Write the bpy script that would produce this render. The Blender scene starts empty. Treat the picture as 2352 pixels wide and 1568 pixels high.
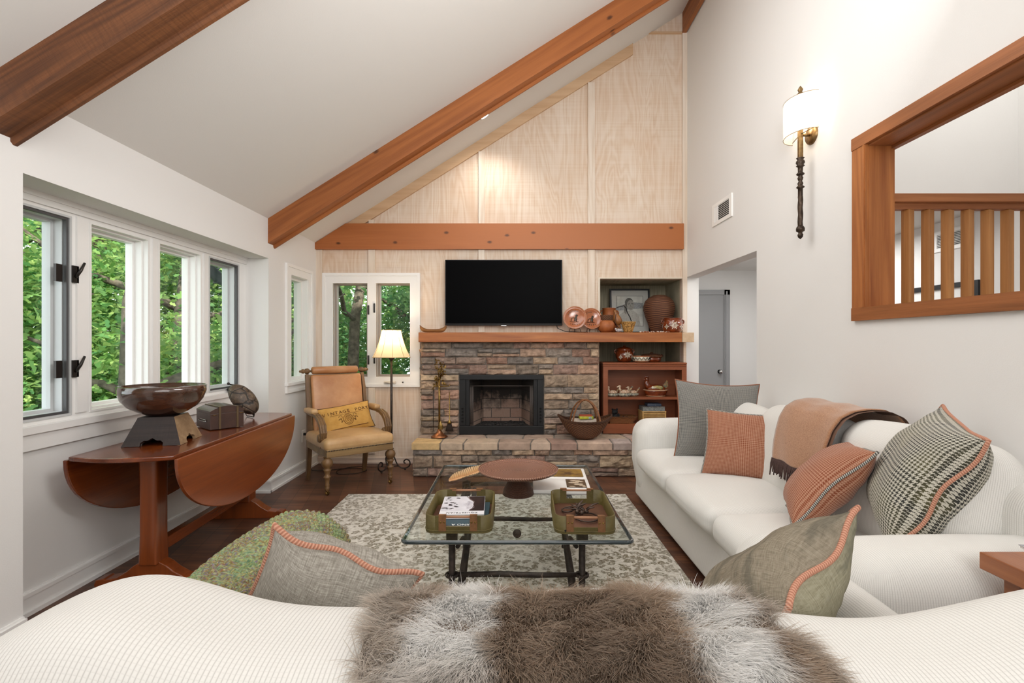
import bpy, bmesh, math, random
import numpy as np
from mathutils import Vector, Matrix, noise as mnoise
PI = math.pi
SC = bpy.context.scene
COL = SC.collection
rnd = random.Random(7)

# ---------------------------------------------------------------- camera
H = 1.30            # eye height
F = 1120.0          # focal length in pixels of a 2352 wide frame
cd = bpy.data.cameras.new('camera'); cam = bpy.data.objects.new('camera', cd); COL.objects.link(cam)
cam.location = (0, 0, H); cam.rotation_euler = (PI/2, 0, 0)
cd.sensor_width = 36; cd.lens = 36*F/2352
cd.shift_x = -2/2352; cd.shift_y = 4/2352
cd.clip_start = 0.02; cd.clip_end = 200
SC.camera = cam
# ---------------------------------------------------------------- colour management, world, lights
SC.view_settings.view_transform = 'Standard'; SC.view_settings.look = 'None'
SC.view_settings.gamma = 1; SC.view_settings.use_curve_mapping = False
SC.view_settings.exposure = 0.22
SC.cycles.max_bounces = 10; SC.cycles.diffuse_bounces = 5; SC.cycles.transparent_max_bounces = 16
SC.cycles.sample_clamp_indirect = 6
w = bpy.data.worlds.new('world'); SC.world = w; w.use_nodes = True
bg = w.node_tree.nodes['Background']; bg.inputs[0].default_value = (0.9, 0.96, 1.0, 1); bg.inputs[1].default_value = 3.0

def lamp(name, kind, loc, energy, color=(1, 1, 1), target=None, size=None, size_y=None, angle=None, blend=None):
    d = bpy.data.lights.new(name, kind); d.energy = energy; d.color = color
    o = bpy.data.objects.new(name, d); COL.objects.link(o); o.location = loc
    if target is not None:
        o.rotation_euler = (Vector(target)-Vector(loc)).to_track_quat('-Z', 'Y').to_euler()
    if kind == 'AREA':
        d.shape = 'RECTANGLE'; d.size = size; d.size_y = size_y or size
    elif kind == 'SPOT':
        d.spot_size = angle; d.spot_blend = blend or .5; d.shadow_soft_size = size or .04
    elif kind == 'SUN':
        d.angle = angle or .02
    else:
        d.shadow_soft_size = size or .03
    return o
sun = lamp('sun', 'SUN', (6, -6, 12), 9, (1, .95, .85), target=(-3.5, 6.5, 0), angle=.03)
lamp('room_fill_behind', 'AREA', (0, -2.2, 2.5), 74, (1, .985, .97), target=(0, 3, 1.5), size=3.4, size_y=2.4)  # added fill lamp behind the camera, lifts the whole room
lamp('room_fill_overhead', 'AREA', (-.35, 2.7, 3.36), 34, (1, .985, .97), target=(-.35+.53, 2.7, 3.36-.85), size=2.0, size_y=2.2)  # added overhead fill out of view, stands for no real fixture
lamp('room_bounce_fill', 'AREA', (0.9, 1.1, 2.7), 54, (1, .985, .97), target=(-.7, 2.7, 4.1), size=1.2, size_y=1.2)  # added fill aimed upward, brightens the ceiling like bounced flash
lamp('stair_fill', 'AREA', (2.9, 2.4, 4.4), 34, (1, .97, .93), target=(2.9, 3.0, 0), size=1.2, size_y=1.2)  # added fill above the stair space, no fitting belongs to it
lamp('hall_fill', 'AREA', (2.9, 5.2, 2.33), 34, (1, .99, .97), target=(2.9, 5.3, 0), size=1.0, size_y=1.8)  # added unseen fill that keeps the hall beyond the doorway bright

# ---------------------------------------------------------------- helpers
def px(u, v, Y):
    "point seen at image position u, v at distance Y (used to lay out sizes measured on the photo)"
    return Vector(((u-1178)*Y/F, Y, H-(v-788)*Y/F))
def lin(c):
    if isinstance(c, str):
        c = [int(c[i:i+2], 16)/255 for i in (0, 2, 4)]
    return tuple((x/12.92 if x <= .04045 else ((x+.055)/1.055)**2.4) for x in c) + (1,)

class MB:
    "collects geometry in one bmesh, then links it as one mesh object"
    def __init__(s):
        s.bm = bmesh.new(); s.uv = s.bm.loops.layers.uv.new('UVMap'); s.mi = 0
        s.col = None
    def color(s):
        s.col = s.bm.verts.layers.float_color.new('Col'); return s
    def v(s, p, c=None):
        x = s.bm.verts.new(p)
        if s.col is not None and c is not None: x[s.col] = (c[0], c[1], c[2], 1)
        return x
    def f(s, vs, uvs=None, smooth=True):
        try: fc = s.bm.faces.new(vs)
        except ValueError: return None
        fc.smooth = smooth; fc.material_index = s.mi
        if uvs:
            for l, u in zip(fc.loops, uvs): l[s.uv].uv = u
        return fc
    def box(s, x0, x1, y0, y1, z0, z1, M=None, uv=True):
        P = [Vector((x, y, z)) for x in (x0, x1) for y in (y0, y1) for z in (z0, z1)]
        Q = [(M @ p if M is not None else p) for p in P]
        V = [s.v(q) for q in Q]
        for ids, ax in (((0, 1, 3, 2), 0), ((4, 6, 7, 5), 0), ((0, 4, 5, 1), 1), ((2, 3, 7, 6), 1), ((0, 2, 6, 4), 2), ((1, 5, 7, 3), 2)):
            o = [a for a in range(3) if a != ax]
            s.f([V[i] for i in ids], [(P[i][o[0]], P[i][o[1]]) for i in ids], smooth=False)
        return s
    def rbox(s, c, h, r, k=4, m=6, puff=(0, 0, 0), M=None, sm=None, c2=None):
        "rounded box: centre c, half sizes h, corner radius r, puffed faces"
        ax = []
        for a in range(3):
            ra = min(r, h[a]*.999)
            e = [-h[a]+ra*i/k for i in range(k)]
            mid = [-(h[a]-ra)+2*(h[a]-ra)*i/m for i in range(m+1)]
            ax.append(e+mid+[-q for q in reversed(e)])
        def P(p):
            inn = [max(-(h[a]-r), min(h[a]-r, p[a])) if h[a] > r else 0 for a in range(3)]
            d = Vector([p[a]-inn[a] for a in range(3)])
            if d.length > 1e-9:
                # project onto the rounded surface
                mx = max(abs(q) for q in d)
                d = d.normalized()*min(r, min(h)) * (mx/min(r, min(h)))
            q = Vector(inn)+d
            t = [q[a]/h[a] for a in range(3)]
            w_ = [max(0, 1-t[a]*t[a]) for a in range(3)]
            q = Vector((q.x+puff[0]*t[0]*w_[1]*w_[2], q.y+puff[1]*t[1]*w_[0]*w_[2], q.z+puff[2]*t[2]*w_[0]*w_[1]))
            if sm: q = sm(q)
            q = q+Vector(c)
            return M @ q if M is not None else q
        for a in range(3):
            b, d = (a+1) % 3, (a+2) % 3
            for sg in (-1, 1):
                G = []
                for ub in ax[b]:
                    row = []
                    for ud in ax[d]:
                        p = [0, 0, 0]; p[a] = sg*h[a]; p[b] = ub; p[d] = ud
                        row.append(s.v(P(p)))
                    G.append(row)
                for i in range(len(ax[b])-1):
                    for j in range(len(ax[d])-1):
                        q = [G[i][j], G[i+1][j], G[i+1][j+1], G[i][j+1]]
                        uv = [(ax[b][i], ax[d][j]), (ax[b][i+1], ax[d][j]), (ax[b][i+1], ax[d][j+1]), (ax[b][i], ax[d][j+1])]
                        if a == 1: uv = [(y, x) for x, y in uv]
                        if sg < 0: q.reverse(); uv.reverse()
                        s.f(q, uv)
        return s
    def tube(s, pts, r, n=8, closed=False, cap=True, up=None, flat=1.0):
        pts = [Vector(p) for p in pts]; N = len(pts); rings = []
        rr = r if hasattr(r, '__len__') else [r]*N
        prev = None; L = 0
        for i, p in enumerate(pts):
            if closed: t = pts[(i+1) % N]-pts[i-1]
            else: t = pts[min(i+1, N-1)]-pts[max(i-1, 0)]
            t.normalize()
            if prev is None:
                u = Vector(up) if up else (Vector((0, 0, 1)) if abs(t.z) < .9 else Vector((1, 0, 0)))
            else: u = prev
            a = (u-t*u.dot(t))
            if a.length < 1e-6: a = t.orthogonal()
            a.normalize(); b = t.cross(a); prev = a
            if i: L += (p-pts[i-1]).length
            rings.append(([s.v(p+(a*math.cos(q)*flat+b*math.sin(q))*rr[i]) for q in [2*PI*k/n for k in range(n)]], L))
        R = list(range(N-1)) + ([N-1] if closed else [])
        for i in R:
            A, la = rings[i]; B, lb = rings[(i+1) % N]
            for k in range(n):
                k2 = (k+1) % n
                s.f([A[k], A[k2], B[k2], B[k]], [(k/n, la), ((k+1)/n, la), ((k+1)/n, lb), (k/n, lb)])
        if cap and not closed:
            s.f(list(reversed(rings[0][0])), smooth=False); s.f(rings[-1][0], smooth=False)
        return s
    def bar(s, path, w_, h_, side, closed=False):
        "rectangular section swept along a path; side = constant sideways vector"
        pts = [Vector(p) for p in path]; sd = Vector(side).normalized(); rings = []
        N = len(pts)
        hh = h_ if hasattr(h_, '__len__') else [h_]*N
        ww = w_ if hasattr(w_, '__len__') else [w_]*N
        for i, p in enumerate(pts):
            t = (pts[min(i+1, N-1)]-pts[max(i-1, 0)]).normalized()
            n = t.cross(sd).normalized(); W, Hh = ww[i]/2, hh[i]/2
            rings.append([s.v(p+sd*a*W+n*b*Hh) for a, b in ((-1, -1), (1, -1), (1, 1), (-1, 1))])
        for i in range(N-1):
            for k in range(4):
                k2 = (k+1) % 4
                s.f([rings[i][k], rings[i][k2], rings[i+1][k2], rings[i+1][k]], smooth=False)
        s.f(list(reversed(rings[0])), smooth=False); s.f(rings[-1], smooth=False)
        return s
    def lathe(s, prof, n=24, c=(0, 0, 0), M=None, sx=1, sy=1, a0=0, a1=2*PI, jit=0, cap=False, rib=None):
        rings = []; full = abs(a1-a0-2*PI) < 1e-6; K = n if full else n+1; L = 0
        for i, (r, z) in enumerate(prof):
            if i: L += math.hypot(r-prof[i-1][0], z-prof[i-1][1])
            ring = []
            for k in range(K):
                a = a0+(a1-a0)*k/n; q = r
                if rib: q = r*(1+rib(a, i))
                if jit: q = r*(1+jit*mnoise.noise(Vector((math.cos(a)*1.3, math.sin(a)*1.3, z*6))))
                p = Vector((c[0]+q*math.cos(a)*sx, c[1]+q*math.sin(a)*sy, c[2]+z))
                ring.append(s.v(M @ p if M is not None else p))
            rings.append((ring, L))
        rm = max(r for r, z in prof)
        for i in range(len(prof)-1):
            A, la = rings[i]; B, lb = rings[i+1]
            for k in range(n):
                k2 = (k+1) % K
                s.f([A[k], A[k2], B[k2], B[k]], [((a0+(a1-a0)*k/n)*rm, la), ((a0+(a1-a0)*(k+1)/n)*rm, la), ((a0+(a1-a0)*(k+1)/n)*rm, lb), ((a0+(a1-a0)*k/n)*rm, lb)])
        return s
    def prism(s, poly, d0, d1, plane='xz', M=None, holes=None):
        "polygon extruded along the remaining axis"
        def P(a, b, d):
            p = {'xz': (a, d, b), 'yz': (d, a, b), 'xy': (a, b, d)}[plane]
            p = Vector(p); return M @ p if M is not None else p
        A = [s.v(P(a, b, d0)) for a, b in poly]; B = [s.v(P(a, b, d1)) for a, b in poly]
        f1 = s.f(A, list(poly), smooth=False); f2 = s.f(list(reversed(B)), list(reversed(poly)), smooth=False)
        n = len(poly); L = 0
        for i in range(n):
            j = (i+1) % n; e = math.dist(poly[i], poly[j])
            s.f([A[j], A[i], B[i], B[j]], [(L+e, d0), (L, d0), (L, d1), (L+e, d1)], smooth=False); L += e
        return s
    def ball(s, c, r, n=12, m=8, sc=(1, 1, 1), M=None, disp=0, fr=6):
        c = Vector(c); R = []
        for i in range(m+1):
            t = PI*i/m
            R.append([])
            for k in range(n):
                a = 2*PI*k/n; d = Vector((math.sin(t)*math.cos(a), math.sin(t)*math.sin(a), math.cos(t)))
                q = r*(1+(disp*mnoise.noise(d*fr) if disp else 0))
                p = c+Vector((d.x*q*sc[0], d.y*q*sc[1], d.z*q*sc[2]))
                R[i].append(s.v(M @ p if M is not None else p))
        for i in range(m):
            for k in range(n):
                k2 = (k+1) % n
                s.f([R[i][k], R[i+1][k], R[i+1][k2], R[i][k2]], [(k/n*r*6, i/m*r*3), (k/n*r*6, (i+1)/m*r*3), ((k+1)/n*r*6, (i+1)/m*r*3), ((k+1)/n*r*6, i/m*r*3)])
        return s
    def grid(s, fn, nu, nv, closed_u=False, cfn=None, uvs=None):
        G = [[s.v(fn(i/nu, j/nv), cfn(i/nu, j/nv) if cfn else None) for j in range(nv+1)] for i in range(nu+1)]
        for i in range(nu):
            for j in range(nv):
                q = [(i, j), (i+1, j), (i+1, j+1), (i, j+1)]
                uv = [(a/nu, b/nv) for a, b in q]
                if uvs: uv = [(a*uvs[0], b*uvs[1]) for a, b in uv]
                s.f([G[a][b] for a, b in q], uv)
        return G
    def text(s, txt, size, M, ext=.0006, spacing=1.0):
        c = bpy.data.curves.new('txt', 'FONT'); c.body = txt; c.size = size; c.extrude = ext
        c.align_x = 'CENTER'; c.align_y = 'CENTER'; c.space_character = spacing; c.resolution_u = 3
        o = bpy.data.objects.new('txt', c); COL.objects.link(o)
        dg = bpy.context.evaluated_depsgraph_get(); me = bpy.data.meshes.new_from_object(o.evaluated_get(dg))
        V = [s.v(M @ v.co) for v in me.vertices]
        for p in me.polygons: s.f([V[i] for i in p.vertices], smooth=False)
        bpy.data.objects.remove(o); bpy.data.curves.remove(c); bpy.data.meshes.remove(me)
        return s
    def build(s, name, mats, parent=None, loc=None, merge=True, bevel=0, seg=2, recalc=True):
        if merge: bmesh.ops.remove_doubles(s.bm, verts=s.bm.verts, dist=1e-5)
        if recalc: bmesh.ops.recalc_face_normals(s.bm, faces=s.bm.faces)
        if bevel:
            es = [e for e in s.bm.edges if len(e.link_faces) == 2 and e.calc_face_angle(0) > .6]
            bmesh.ops.bevel(s.bm, geom=es, offset=bevel, segments=seg, affect='EDGES', profile=.5)
        me = bpy.data.meshes.new(name); s.bm.to_mesh(me); s.bm.free()
        for m in (mats if isinstance(mats, (list, tuple)) else [mats]): me.materials.append(m)
        o = bpy.data.objects.new(name, me); COL.objects.link(o)
        if parent is not None: o.parent = parent
        if loc is not None: o.location = loc
        return o

def smooth(pts, k=5, closed=False):
    "Catmull-Rom curve through the points"
    P = [Vector(p) for p in pts]; n = len(P); out = []
    for i in range(n if closed else n-1):
        a, b_, c, d = (P[(i-1) % n] if closed or i else P[0]), P[i], P[(i+1) % n], (P[(i+2) % n] if closed or i+2 < n else P[-1])
        for j in range(k):
            t = j/k; out.append(.5*((2*b_)+(c-a)*t+(2*a-5*b_+4*c-d)*t*t+(3*b_-a-3*c+d)*t**3))
    if not closed: out.append(P[-1])
    return out
def thing(name, label, cat, loc=(0, 0, 0), rz=0, group=None):
    o = bpy.data.objects.new(name, None); COL.objects.link(o); o.empty_display_size = .1
    o.location = loc; o.rotation_euler = (0, 0, rz); o['label'] = label; o['category'] = cat
    if group: o['group'] = group
    return o
def tag(o, label, cat, group=None, kind=None):
    o['label'] = label; o['category'] = cat
    if group: o['group'] = group
    if kind: o['kind'] = kind
    return o
def struct(o, label=None):
    o['kind'] = 'structure'
    if label: o['label'] = label
    return o
def copy_tree(o, parent=None):
    c = o.copy(); COL.objects.link(c)
    if parent is not None: c.parent = parent
    for ch in list(o.children): copy_tree(ch, c)
    return c
def basis(right, up, nrm, loc):
    M = Matrix.Identity(4)
    for i, v_ in enumerate((right, up, nrm)):
        for j in range(3): M[j][i] = v_[j]
    for j in range(3): M[j][3] = loc[j]
    return M

# ---------------------------------------------------------------- materials
def new_mat(name):
    m = bpy.data.materials.new(name); m.use_nodes = True
    return m, m.node_tree, m.node_tree.nodes['Principled BSDF']
def nd(nt, typ, **kw):
    n = nt.nodes.new(typ)
    for k, val in kw.items():
        if k.startswith('i_'):
            k2 = k[2:]; n.inputs[int(k2) if k2.isdigit() else k2.replace('_', ' ')].default_value = val
        else: setattr(n, k, val)
    return n
def lk(nt, a, b): nt.links.new(a, b)
def mth(nt, op, a, b=None, c=None):
    n = nt.nodes.new('ShaderNodeMath'); n.operation = op
    for i, x in enumerate((a, b, c)):
        if x is None: continue
        if isinstance(x, (int, float)): n.inputs[i].default_value = x
        else: nt.links.new(x, n.inputs[i])
    return n.outputs[0]
def mixc(nt, fac, a, b, mode='MIX'):
    n = nt.nodes.new('ShaderNodeMix'); n.data_type = 'RGBA'; n.blend_type = mode
    if isinstance(fac, (int, float)): n.inputs[0].default_value = fac
    else: nt.links.new(fac, n.inputs[0])
    for i, x in ((6, a), (7, b)):
        if isinstance(x, tuple): n.inputs[i].default_value = x
        else: nt.links.new(x, n.inputs[i])
    return n.outputs[2]
def ramp(nt, fac, stops):
    n = nt.nodes.new('ShaderNodeValToRGB'); nt.links.new(fac, n.inputs[0]); e = n.color_ramp.elements
    while len(e) > 1: e.remove(e[-1])
    for i, (p, c) in enumerate(stops):
        x = e[0] if i == 0 else e.new(p)
        x.position = p; x.color = c if len(c) == 4 else tuple(c)+(1,)
    return n.outputs[0]
def coords(nt, scale=(1, 1, 1), kind='Object', rot=(0, 0, 0), loc=(0, 0, 0)):
    t = nt.nodes.new('ShaderNodeTexCoord'); mp = nd(nt, 'ShaderNodeMapping')
    mp.inputs['Scale'].default_value = scale; mp.inputs['Rotation'].default_value = rot; mp.inputs['Location'].default_value = loc
    nt.links.new(t.outputs[kind], mp.inputs[0]); return mp.outputs[0]
def nz(nt, vec, scale, detail=4, rough=.55, dist=0):
    n = nd(nt, 'ShaderNodeTexNoise'); n.inputs['Scale'].default_value = scale; n.inputs['Detail'].default_value = detail
    n.inputs['Roughness'].default_value = rough; n.inputs['Distortion'].default_value = dist
    nt.links.new(vec, n.inputs['Vector']); return n.outputs[0]
def bump(nt, b, h, strength=.3, dist=.01):
    n = nd(nt, 'ShaderNodeBump'); n.inputs['Strength'].default_value = strength; n.inputs['Distance'].default_value = dist
    nt.links.new(h, n.inputs['Height']); nt.links.new(n.outputs[0], b.inputs['Normal'])

def plain(name, c, rough=.5, metal=0, var=.0, vs=20, bmp=0, bs=60, spec=.5, c2=None, coat=0, sheen=0):
    m, nt, b = new_mat(name)
    b.inputs['Roughness'].default_value = rough; b.inputs['Metallic'].default_value = metal
    b.inputs['Specular IOR Level'].default_value = spec
    if coat: b.inputs['Coat Weight'].default_value = coat; b.inputs['Coat Roughness'].default_value = .12
    if sheen: b.inputs['Sheen Weight'].default_value = sheen
    c = lin(c); v = coords(nt)
    if c2: c2 = lin(c2)
    elif var: c2 = tuple(x*(1-var) for x in c[:3])+(1,)
    if c2:
        f_ = nz(nt, v, vs, 5, .6); f_ = ramp(nt, f_, [(.35, (0, 0, 0)), (.65, (1, 1, 1))])
        lk(nt, mixc(nt, f_, c, c2), b.inputs['Base Color'])
    else: b.inputs['Base Color'].default_value = c
    if bmp: bump(nt, b, nz(nt, v, bs, 4), bmp, .01)
    return m

def wood(name, light, dark, axis='x', s=1.0, rough=.5, freq=34, knots=0, saw=0, contrast=.8, bmp=.25, third=None, coat=0, stretch=.12):
    m, nt, b = new_mat(name)
    sc = [1.0, 1.0, 1.0]; sc['xyz'.index(axis)] = stretch
    v = coords(nt, tuple(q*s for q in sc))
    base = nz(nt, v, 2.2, 2, .45, .3)
    rings = mth(nt, 'SINE', mth(nt, 'MULTIPLY', base, freq*3.0))
    rings = mth(nt, 'MULTIPLY_ADD', rings, .5, .5)
    sc2 = [60.0, 60.0, 60.0]; sc2['xyz'.index(axis)] = 2.0
    v2 = coords(nt, tuple(q*s for q in sc2)); fine = nz(nt, v2, 2.0, 5, .7)
    scm = [16.0, 16.0, 16.0]; scm['xyz'.index(axis)] = .7
    mid = nz(nt, coords(nt, tuple(q*s for q in scm), loc=(5, 2, 4)), 1.3, 4, .6, .6)
    f_ = mth(nt, 'ADD', mth(nt, 'MULTIPLY_ADD', rings, .16, mth(nt, 'MULTIPLY', fine, .42)), mth(nt, 'MULTIPLY_ADD', mid, .72, -.14))
    big = nz(nt, coords(nt, tuple(q*s for q in sc), loc=(3, 1, 7)), 1.4, 3)
    f2 = mth(nt, 'ADD', f_, mth(nt, 'MULTIPLY', mth(nt, 'SUBTRACT', big, .5), .7))
    colr = ramp(nt, f2, [(.5-contrast*.26, lin(dark)), (.5+contrast*.26, lin(light))])
    if third: colr = mixc(nt, ramp(nt, nz(nt, coords(nt, tuple(q*s for q in sc), loc=(8, 8, 8)), .9, 2), [(.42, (0, 0, 0)), (.62, (1, 1, 1))]), colr, lin(third))
    if knots:
        vo = nd(nt, 'ShaderNodeTexVoronoi'); vo.inputs['Scale'].default_value = knots; vo.voronoi_dimensions = '2D'
        sp = nd(nt, 'ShaderNodeSeparateXYZ'); lk(nt, coords(nt), sp.inputs[0]); cb = nd(nt, 'ShaderNodeCombineXYZ'); ai = 'xyz'.index(axis)
        lk(nt, mth(nt, 'MULTIPLY', sp.outputs[ai], .6), cb.inputs[0]); lk(nt, mth(nt, 'MULTIPLY', mth(nt, 'ADD', sp.outputs[(ai+1) % 3], sp.outputs[(ai+2) % 3]), 1.0), cb.inputs[1])
        lk(nt, cb.outputs[0], vo.inputs['Vector'])
        k = ramp(nt, mth(nt, 'ADD', vo.outputs['Distance'], mth(nt, 'MULTIPLY', fine, .05)), [(.045, (1, 1, 1)), (.075, (0, 0, 0))])
        colr = mixc(nt, mth(nt, 'MULTIPLY', k, .85), colr, tuple(x*.22 for x in lin(dark)[:3])+(1,))
    h = fine
    if saw:
        s3 = [0.0, 0.0, 0.0]; s3['xyz'.index(axis)] = 110.0
        for a in range(3):
            if s3[a] == 0: s3[a] = 4.0
        sw = nz(nt, coords(nt, tuple(s3)), 1.0, 3)
        colr = mixc(nt, mth(nt, 'MULTIPLY', ramp(nt, sw, [(.45, (0, 0, 0)), (.7, (1, 1, 1))]), saw), colr, lin(dark))
        h = mth(nt, 'ADD', fine, sw)
    lk(nt, colr, b.inputs['Base Color']); b.inputs['Roughness'].default_value = rough
    if coat: b.inputs['Coat Weight'].default_value = coat; b.inputs['Coat Roughness'].default_value = .12
    bump(nt, b, h, bmp, .004)
    return m

def uvsep(nt, s):
    t = nt.nodes.new('ShaderNodeTexCoord'); sp = nt.nodes.new('ShaderNodeSeparateXYZ'); mp = nd(nt, 'ShaderNodeMapping')
    mp.inputs['Scale'].default_value = (s, s, s); lk(nt, t.outputs['UV'], mp.inputs[0]); lk(nt, mp.outputs[0], sp.inputs[0])
    return sp.outputs[0], sp.outputs[1]

def waffle(name, c, groove, period=.008, rough=.9, amt=.8, bs=.5):
    m, nt, b = new_mat(name); u, v = uvsep(nt, PI/period)
    a = mth(nt, 'ABSOLUTE', mth(nt, 'SINE', u)); d = mth(nt, 'ABSOLUTE', mth(nt, 'SINE', v))
    h = mth(nt, 'MINIMUM', mth(nt, 'POWER', a, .5), mth(nt, 'POWER', mth(nt, 'MULTIPLY_ADD', d, .6, .4), .5))
    f_ = ramp(nt, h, [(.35, (1, 1, 1)), (.8, (0, 0, 0))])
    lk(nt, mixc(nt, mth(nt, 'MULTIPLY', f_, amt), lin(c), lin(groove)), b.inputs['Base Color'])
    b.inputs['Roughness'].default_value = rough; b.inputs['Specular IOR Level'].default_value = .15
    b.inputs['Sheen Weight'].default_value = .1
    bump(nt, b, h, bs, .002); return m

def hound(name, dark, light, period=.011, rough=.95, third=None):
    "houndstooth: four-and-four checks woven in a two-two twill"
    m, nt, b = new_mat(name); u, v = uvsep(nt, 8/period)
    i = mth(nt, 'FLOOR', u); j = mth(nt, 'FLOOR', v)
    wa = mth(nt, 'LESS_THAN', mth(nt, 'FLOORED_MODULO', i, 8.0), 3.5)
    we = mth(nt, 'LESS_THAN', mth(nt, 'FLOORED_MODULO', j, 8.0), 3.5)
    tw = mth(nt, 'LESS_THAN', mth(nt, 'FLOORED_MODULO', mth(nt, 'ADD', i, j), 4.0), 1.5)
    f_ = mth(nt, 'ADD', mth(nt, 'MULTIPLY', wa, tw), mth(nt, 'MULTIPLY', we, mth(nt, 'SUBTRACT', 1.0, tw)))
    n1 = nz(nt, coords(nt), 300, 2); L_ = lin(light); D_ = lin(dark)
    if third:
        big = ramp(nt, nz(nt, coords(nt), 5, 2), [(.4, (0, 0, 0)), (.6, (1, 1, 1))]); D_ = mixc(nt, big, lin(dark), lin(third))
    cc = mixc(nt, f_, L_, D_); cc = mixc(nt, mth(nt, 'MULTIPLY', n1, .35), cc, (0.02, .02, .02, 1), 'MULTIPLY')
    lk(nt, cc, b.inputs['Base Color']); b.inputs['Roughness'].default_value = rough
    b.inputs['Specular IOR Level'].default_value = .1; b.inputs['Sheen Weight'].default_value = .15
    bump(nt, b, mth(nt, 'ADD', f_, n1), .25, .001); return m

def whip(name, c1, c2, pitch=.006):
    "whip-stitched cord: slanting turns of yarn round the seam"
    m, nt, b = new_mat(name); t = nt.nodes.new('ShaderNodeTexCoord'); sp = nt.nodes.new('ShaderNodeSeparateXYZ'); lk(nt, t.outputs['UV'], sp.inputs[0])
    h = mth(nt, 'SINE', mth(nt, 'MULTIPLY_ADD', sp.outputs[1], 2*PI/pitch, mth(nt, 'MULTIPLY', sp.outputs[0], 2*PI)))
    cc = mixc(nt, mth(nt, 'MULTIPLY_ADD', h, .5, .5), lin(c2), lin(c1)); lk(nt, cc, b.inputs['Base Color'])
    b.inputs['Roughness'].default_value = .85; b.inputs['Specular IOR Level'].default_value = .15; bump(nt, b, h, .5, .002); return m

def linen(name, c1, c2, c3, sc=900, rough=.95, streak=None):
    m, nt, b = new_mat(name); t = nt.nodes.new('ShaderNodeTexCoord')
    def st(x, y):
        mp = nd(nt, 'ShaderNodeMapping'); mp.inputs['Scale'].default_value = (x, y, 1); lk(nt, t.outputs['UV'], mp.inputs[0]); return nz(nt, mp.outputs[0], 1, 3, .6)
    f_ = mth(nt, 'MULTIPLY_ADD', st(sc, sc*.08), .5, mth(nt, 'MULTIPLY', st(sc*.08, sc), .5))
    cc = ramp(nt, f_, [(.36, lin(c2)), (.5, lin(c1)), (.64, lin(c3))])
    if streak:
        g = ramp(nt, st(26, 4), [(.5, (0, 0, 0)), (.62, (1, 1, 1))]); cc = mixc(nt, mth(nt, 'MULTIPLY', g, .55), cc, lin(streak))
    lk(nt, cc, b.inputs['Base Color']); b.inputs['Roughness'].default_value = rough; b.inputs['Specular IOR Level'].default_value = .1
    bump(nt, b, f_, .4, .0015); return m

def vcol(name, rough=.8, bmp=.5, bs=40, spec=.3, var=.35, vs=30, trans=0, sheen=0):
    m, nt, b = new_mat(name); a = nd(nt, 'ShaderNodeVertexColor'); a.layer_name = 'Col'
    v = coords(nt); n_ = nz(nt, v, vs, 6, .65)
    cc = a.outputs[0]
    if var: cc = mixc(nt, 1.0, cc, ramp(nt, n_, [(.3, (1-var*1.4,)*3), (.7, (1+var*.6,)*3)]), 'MULTIPLY')
    lk(nt, cc, b.inputs['Base Color']); b.inputs['Roughness'].default_value = rough; b.inputs['Specular IOR Level'].default_value = spec
    if bmp: bump(nt, b, nz(nt, v, bs, 8, .7), bmp, .01)
    if trans:
        tr = nd(nt, 'ShaderNodeBsdfTranslucent'); mx = nd(nt, 'ShaderNodeMixShader'); mx.inputs[0].default_value = trans
        lk(nt, cc, tr.inputs[0]); out = nt.nodes['Material Output']
        lk(nt, b.outputs[0], mx.inputs[1]); lk(nt, tr.outputs[0], mx.inputs[2]); lk(nt, mx.outputs[0], out.inputs[0])
    return m

def pane(name, tint=(1, 1, 1, 1), refl=1.0):
    m = bpy.data.materials.new(name); m.use_nodes = True; nt = m.node_tree; nt.nodes.clear()
    out = nd(nt, 'ShaderNodeOutputMaterial'); tr = nd(nt, 'ShaderNodeBsdfTransparent'); tr.inputs[0].default_value = tint
    gl = nd(nt, 'ShaderNodeBsdfGlossy'); gl.inputs['Roughness'].default_value = .02
    fr = nd(nt, 'ShaderNodeLayerWeight'); fr.inputs[0].default_value = .5; mx = nd(nt, 'ShaderNodeMixShader')
    f5 = mth(nt, 'MULTIPLY_ADD', mth(nt, 'POWER', fr.outputs['Facing'], 5.0), .92, .035)
    lk(nt, mth(nt, 'MULTIPLY', f5, refl), mx.inputs[0]); lk(nt, tr.outputs[0], mx.inputs[1]); lk(nt, gl.outputs[0], mx.inputs[2])
    lk(nt, mx.outputs[0], out.inputs[0]); return m

def shade_mat(name, c, emit):
    "lamp shade lit from inside: translucent cloth with the glow of its bulb"
    m, nt, b = new_mat(name); b.inputs['Base Color'].default_value = lin(c); b.inputs['Roughness'].default_value = .9
    b.inputs['Emission Color'].default_value = lin(c); b.inputs['Emission Strength'].default_value = emit
    tr = nd(nt, 'ShaderNodeBsdfTranslucent'); tr.inputs[0].default_value = lin(c); mx = nd(nt, 'ShaderNodeMixShader'); mx.inputs[0].default_value = .5
    lk(nt, b.outputs[0], mx.inputs[1]); lk(nt, tr.outputs[0], mx.inputs[2]); lk(nt, mx.outputs[0], nt.nodes['Material Output'].inputs[0]); return m

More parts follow.
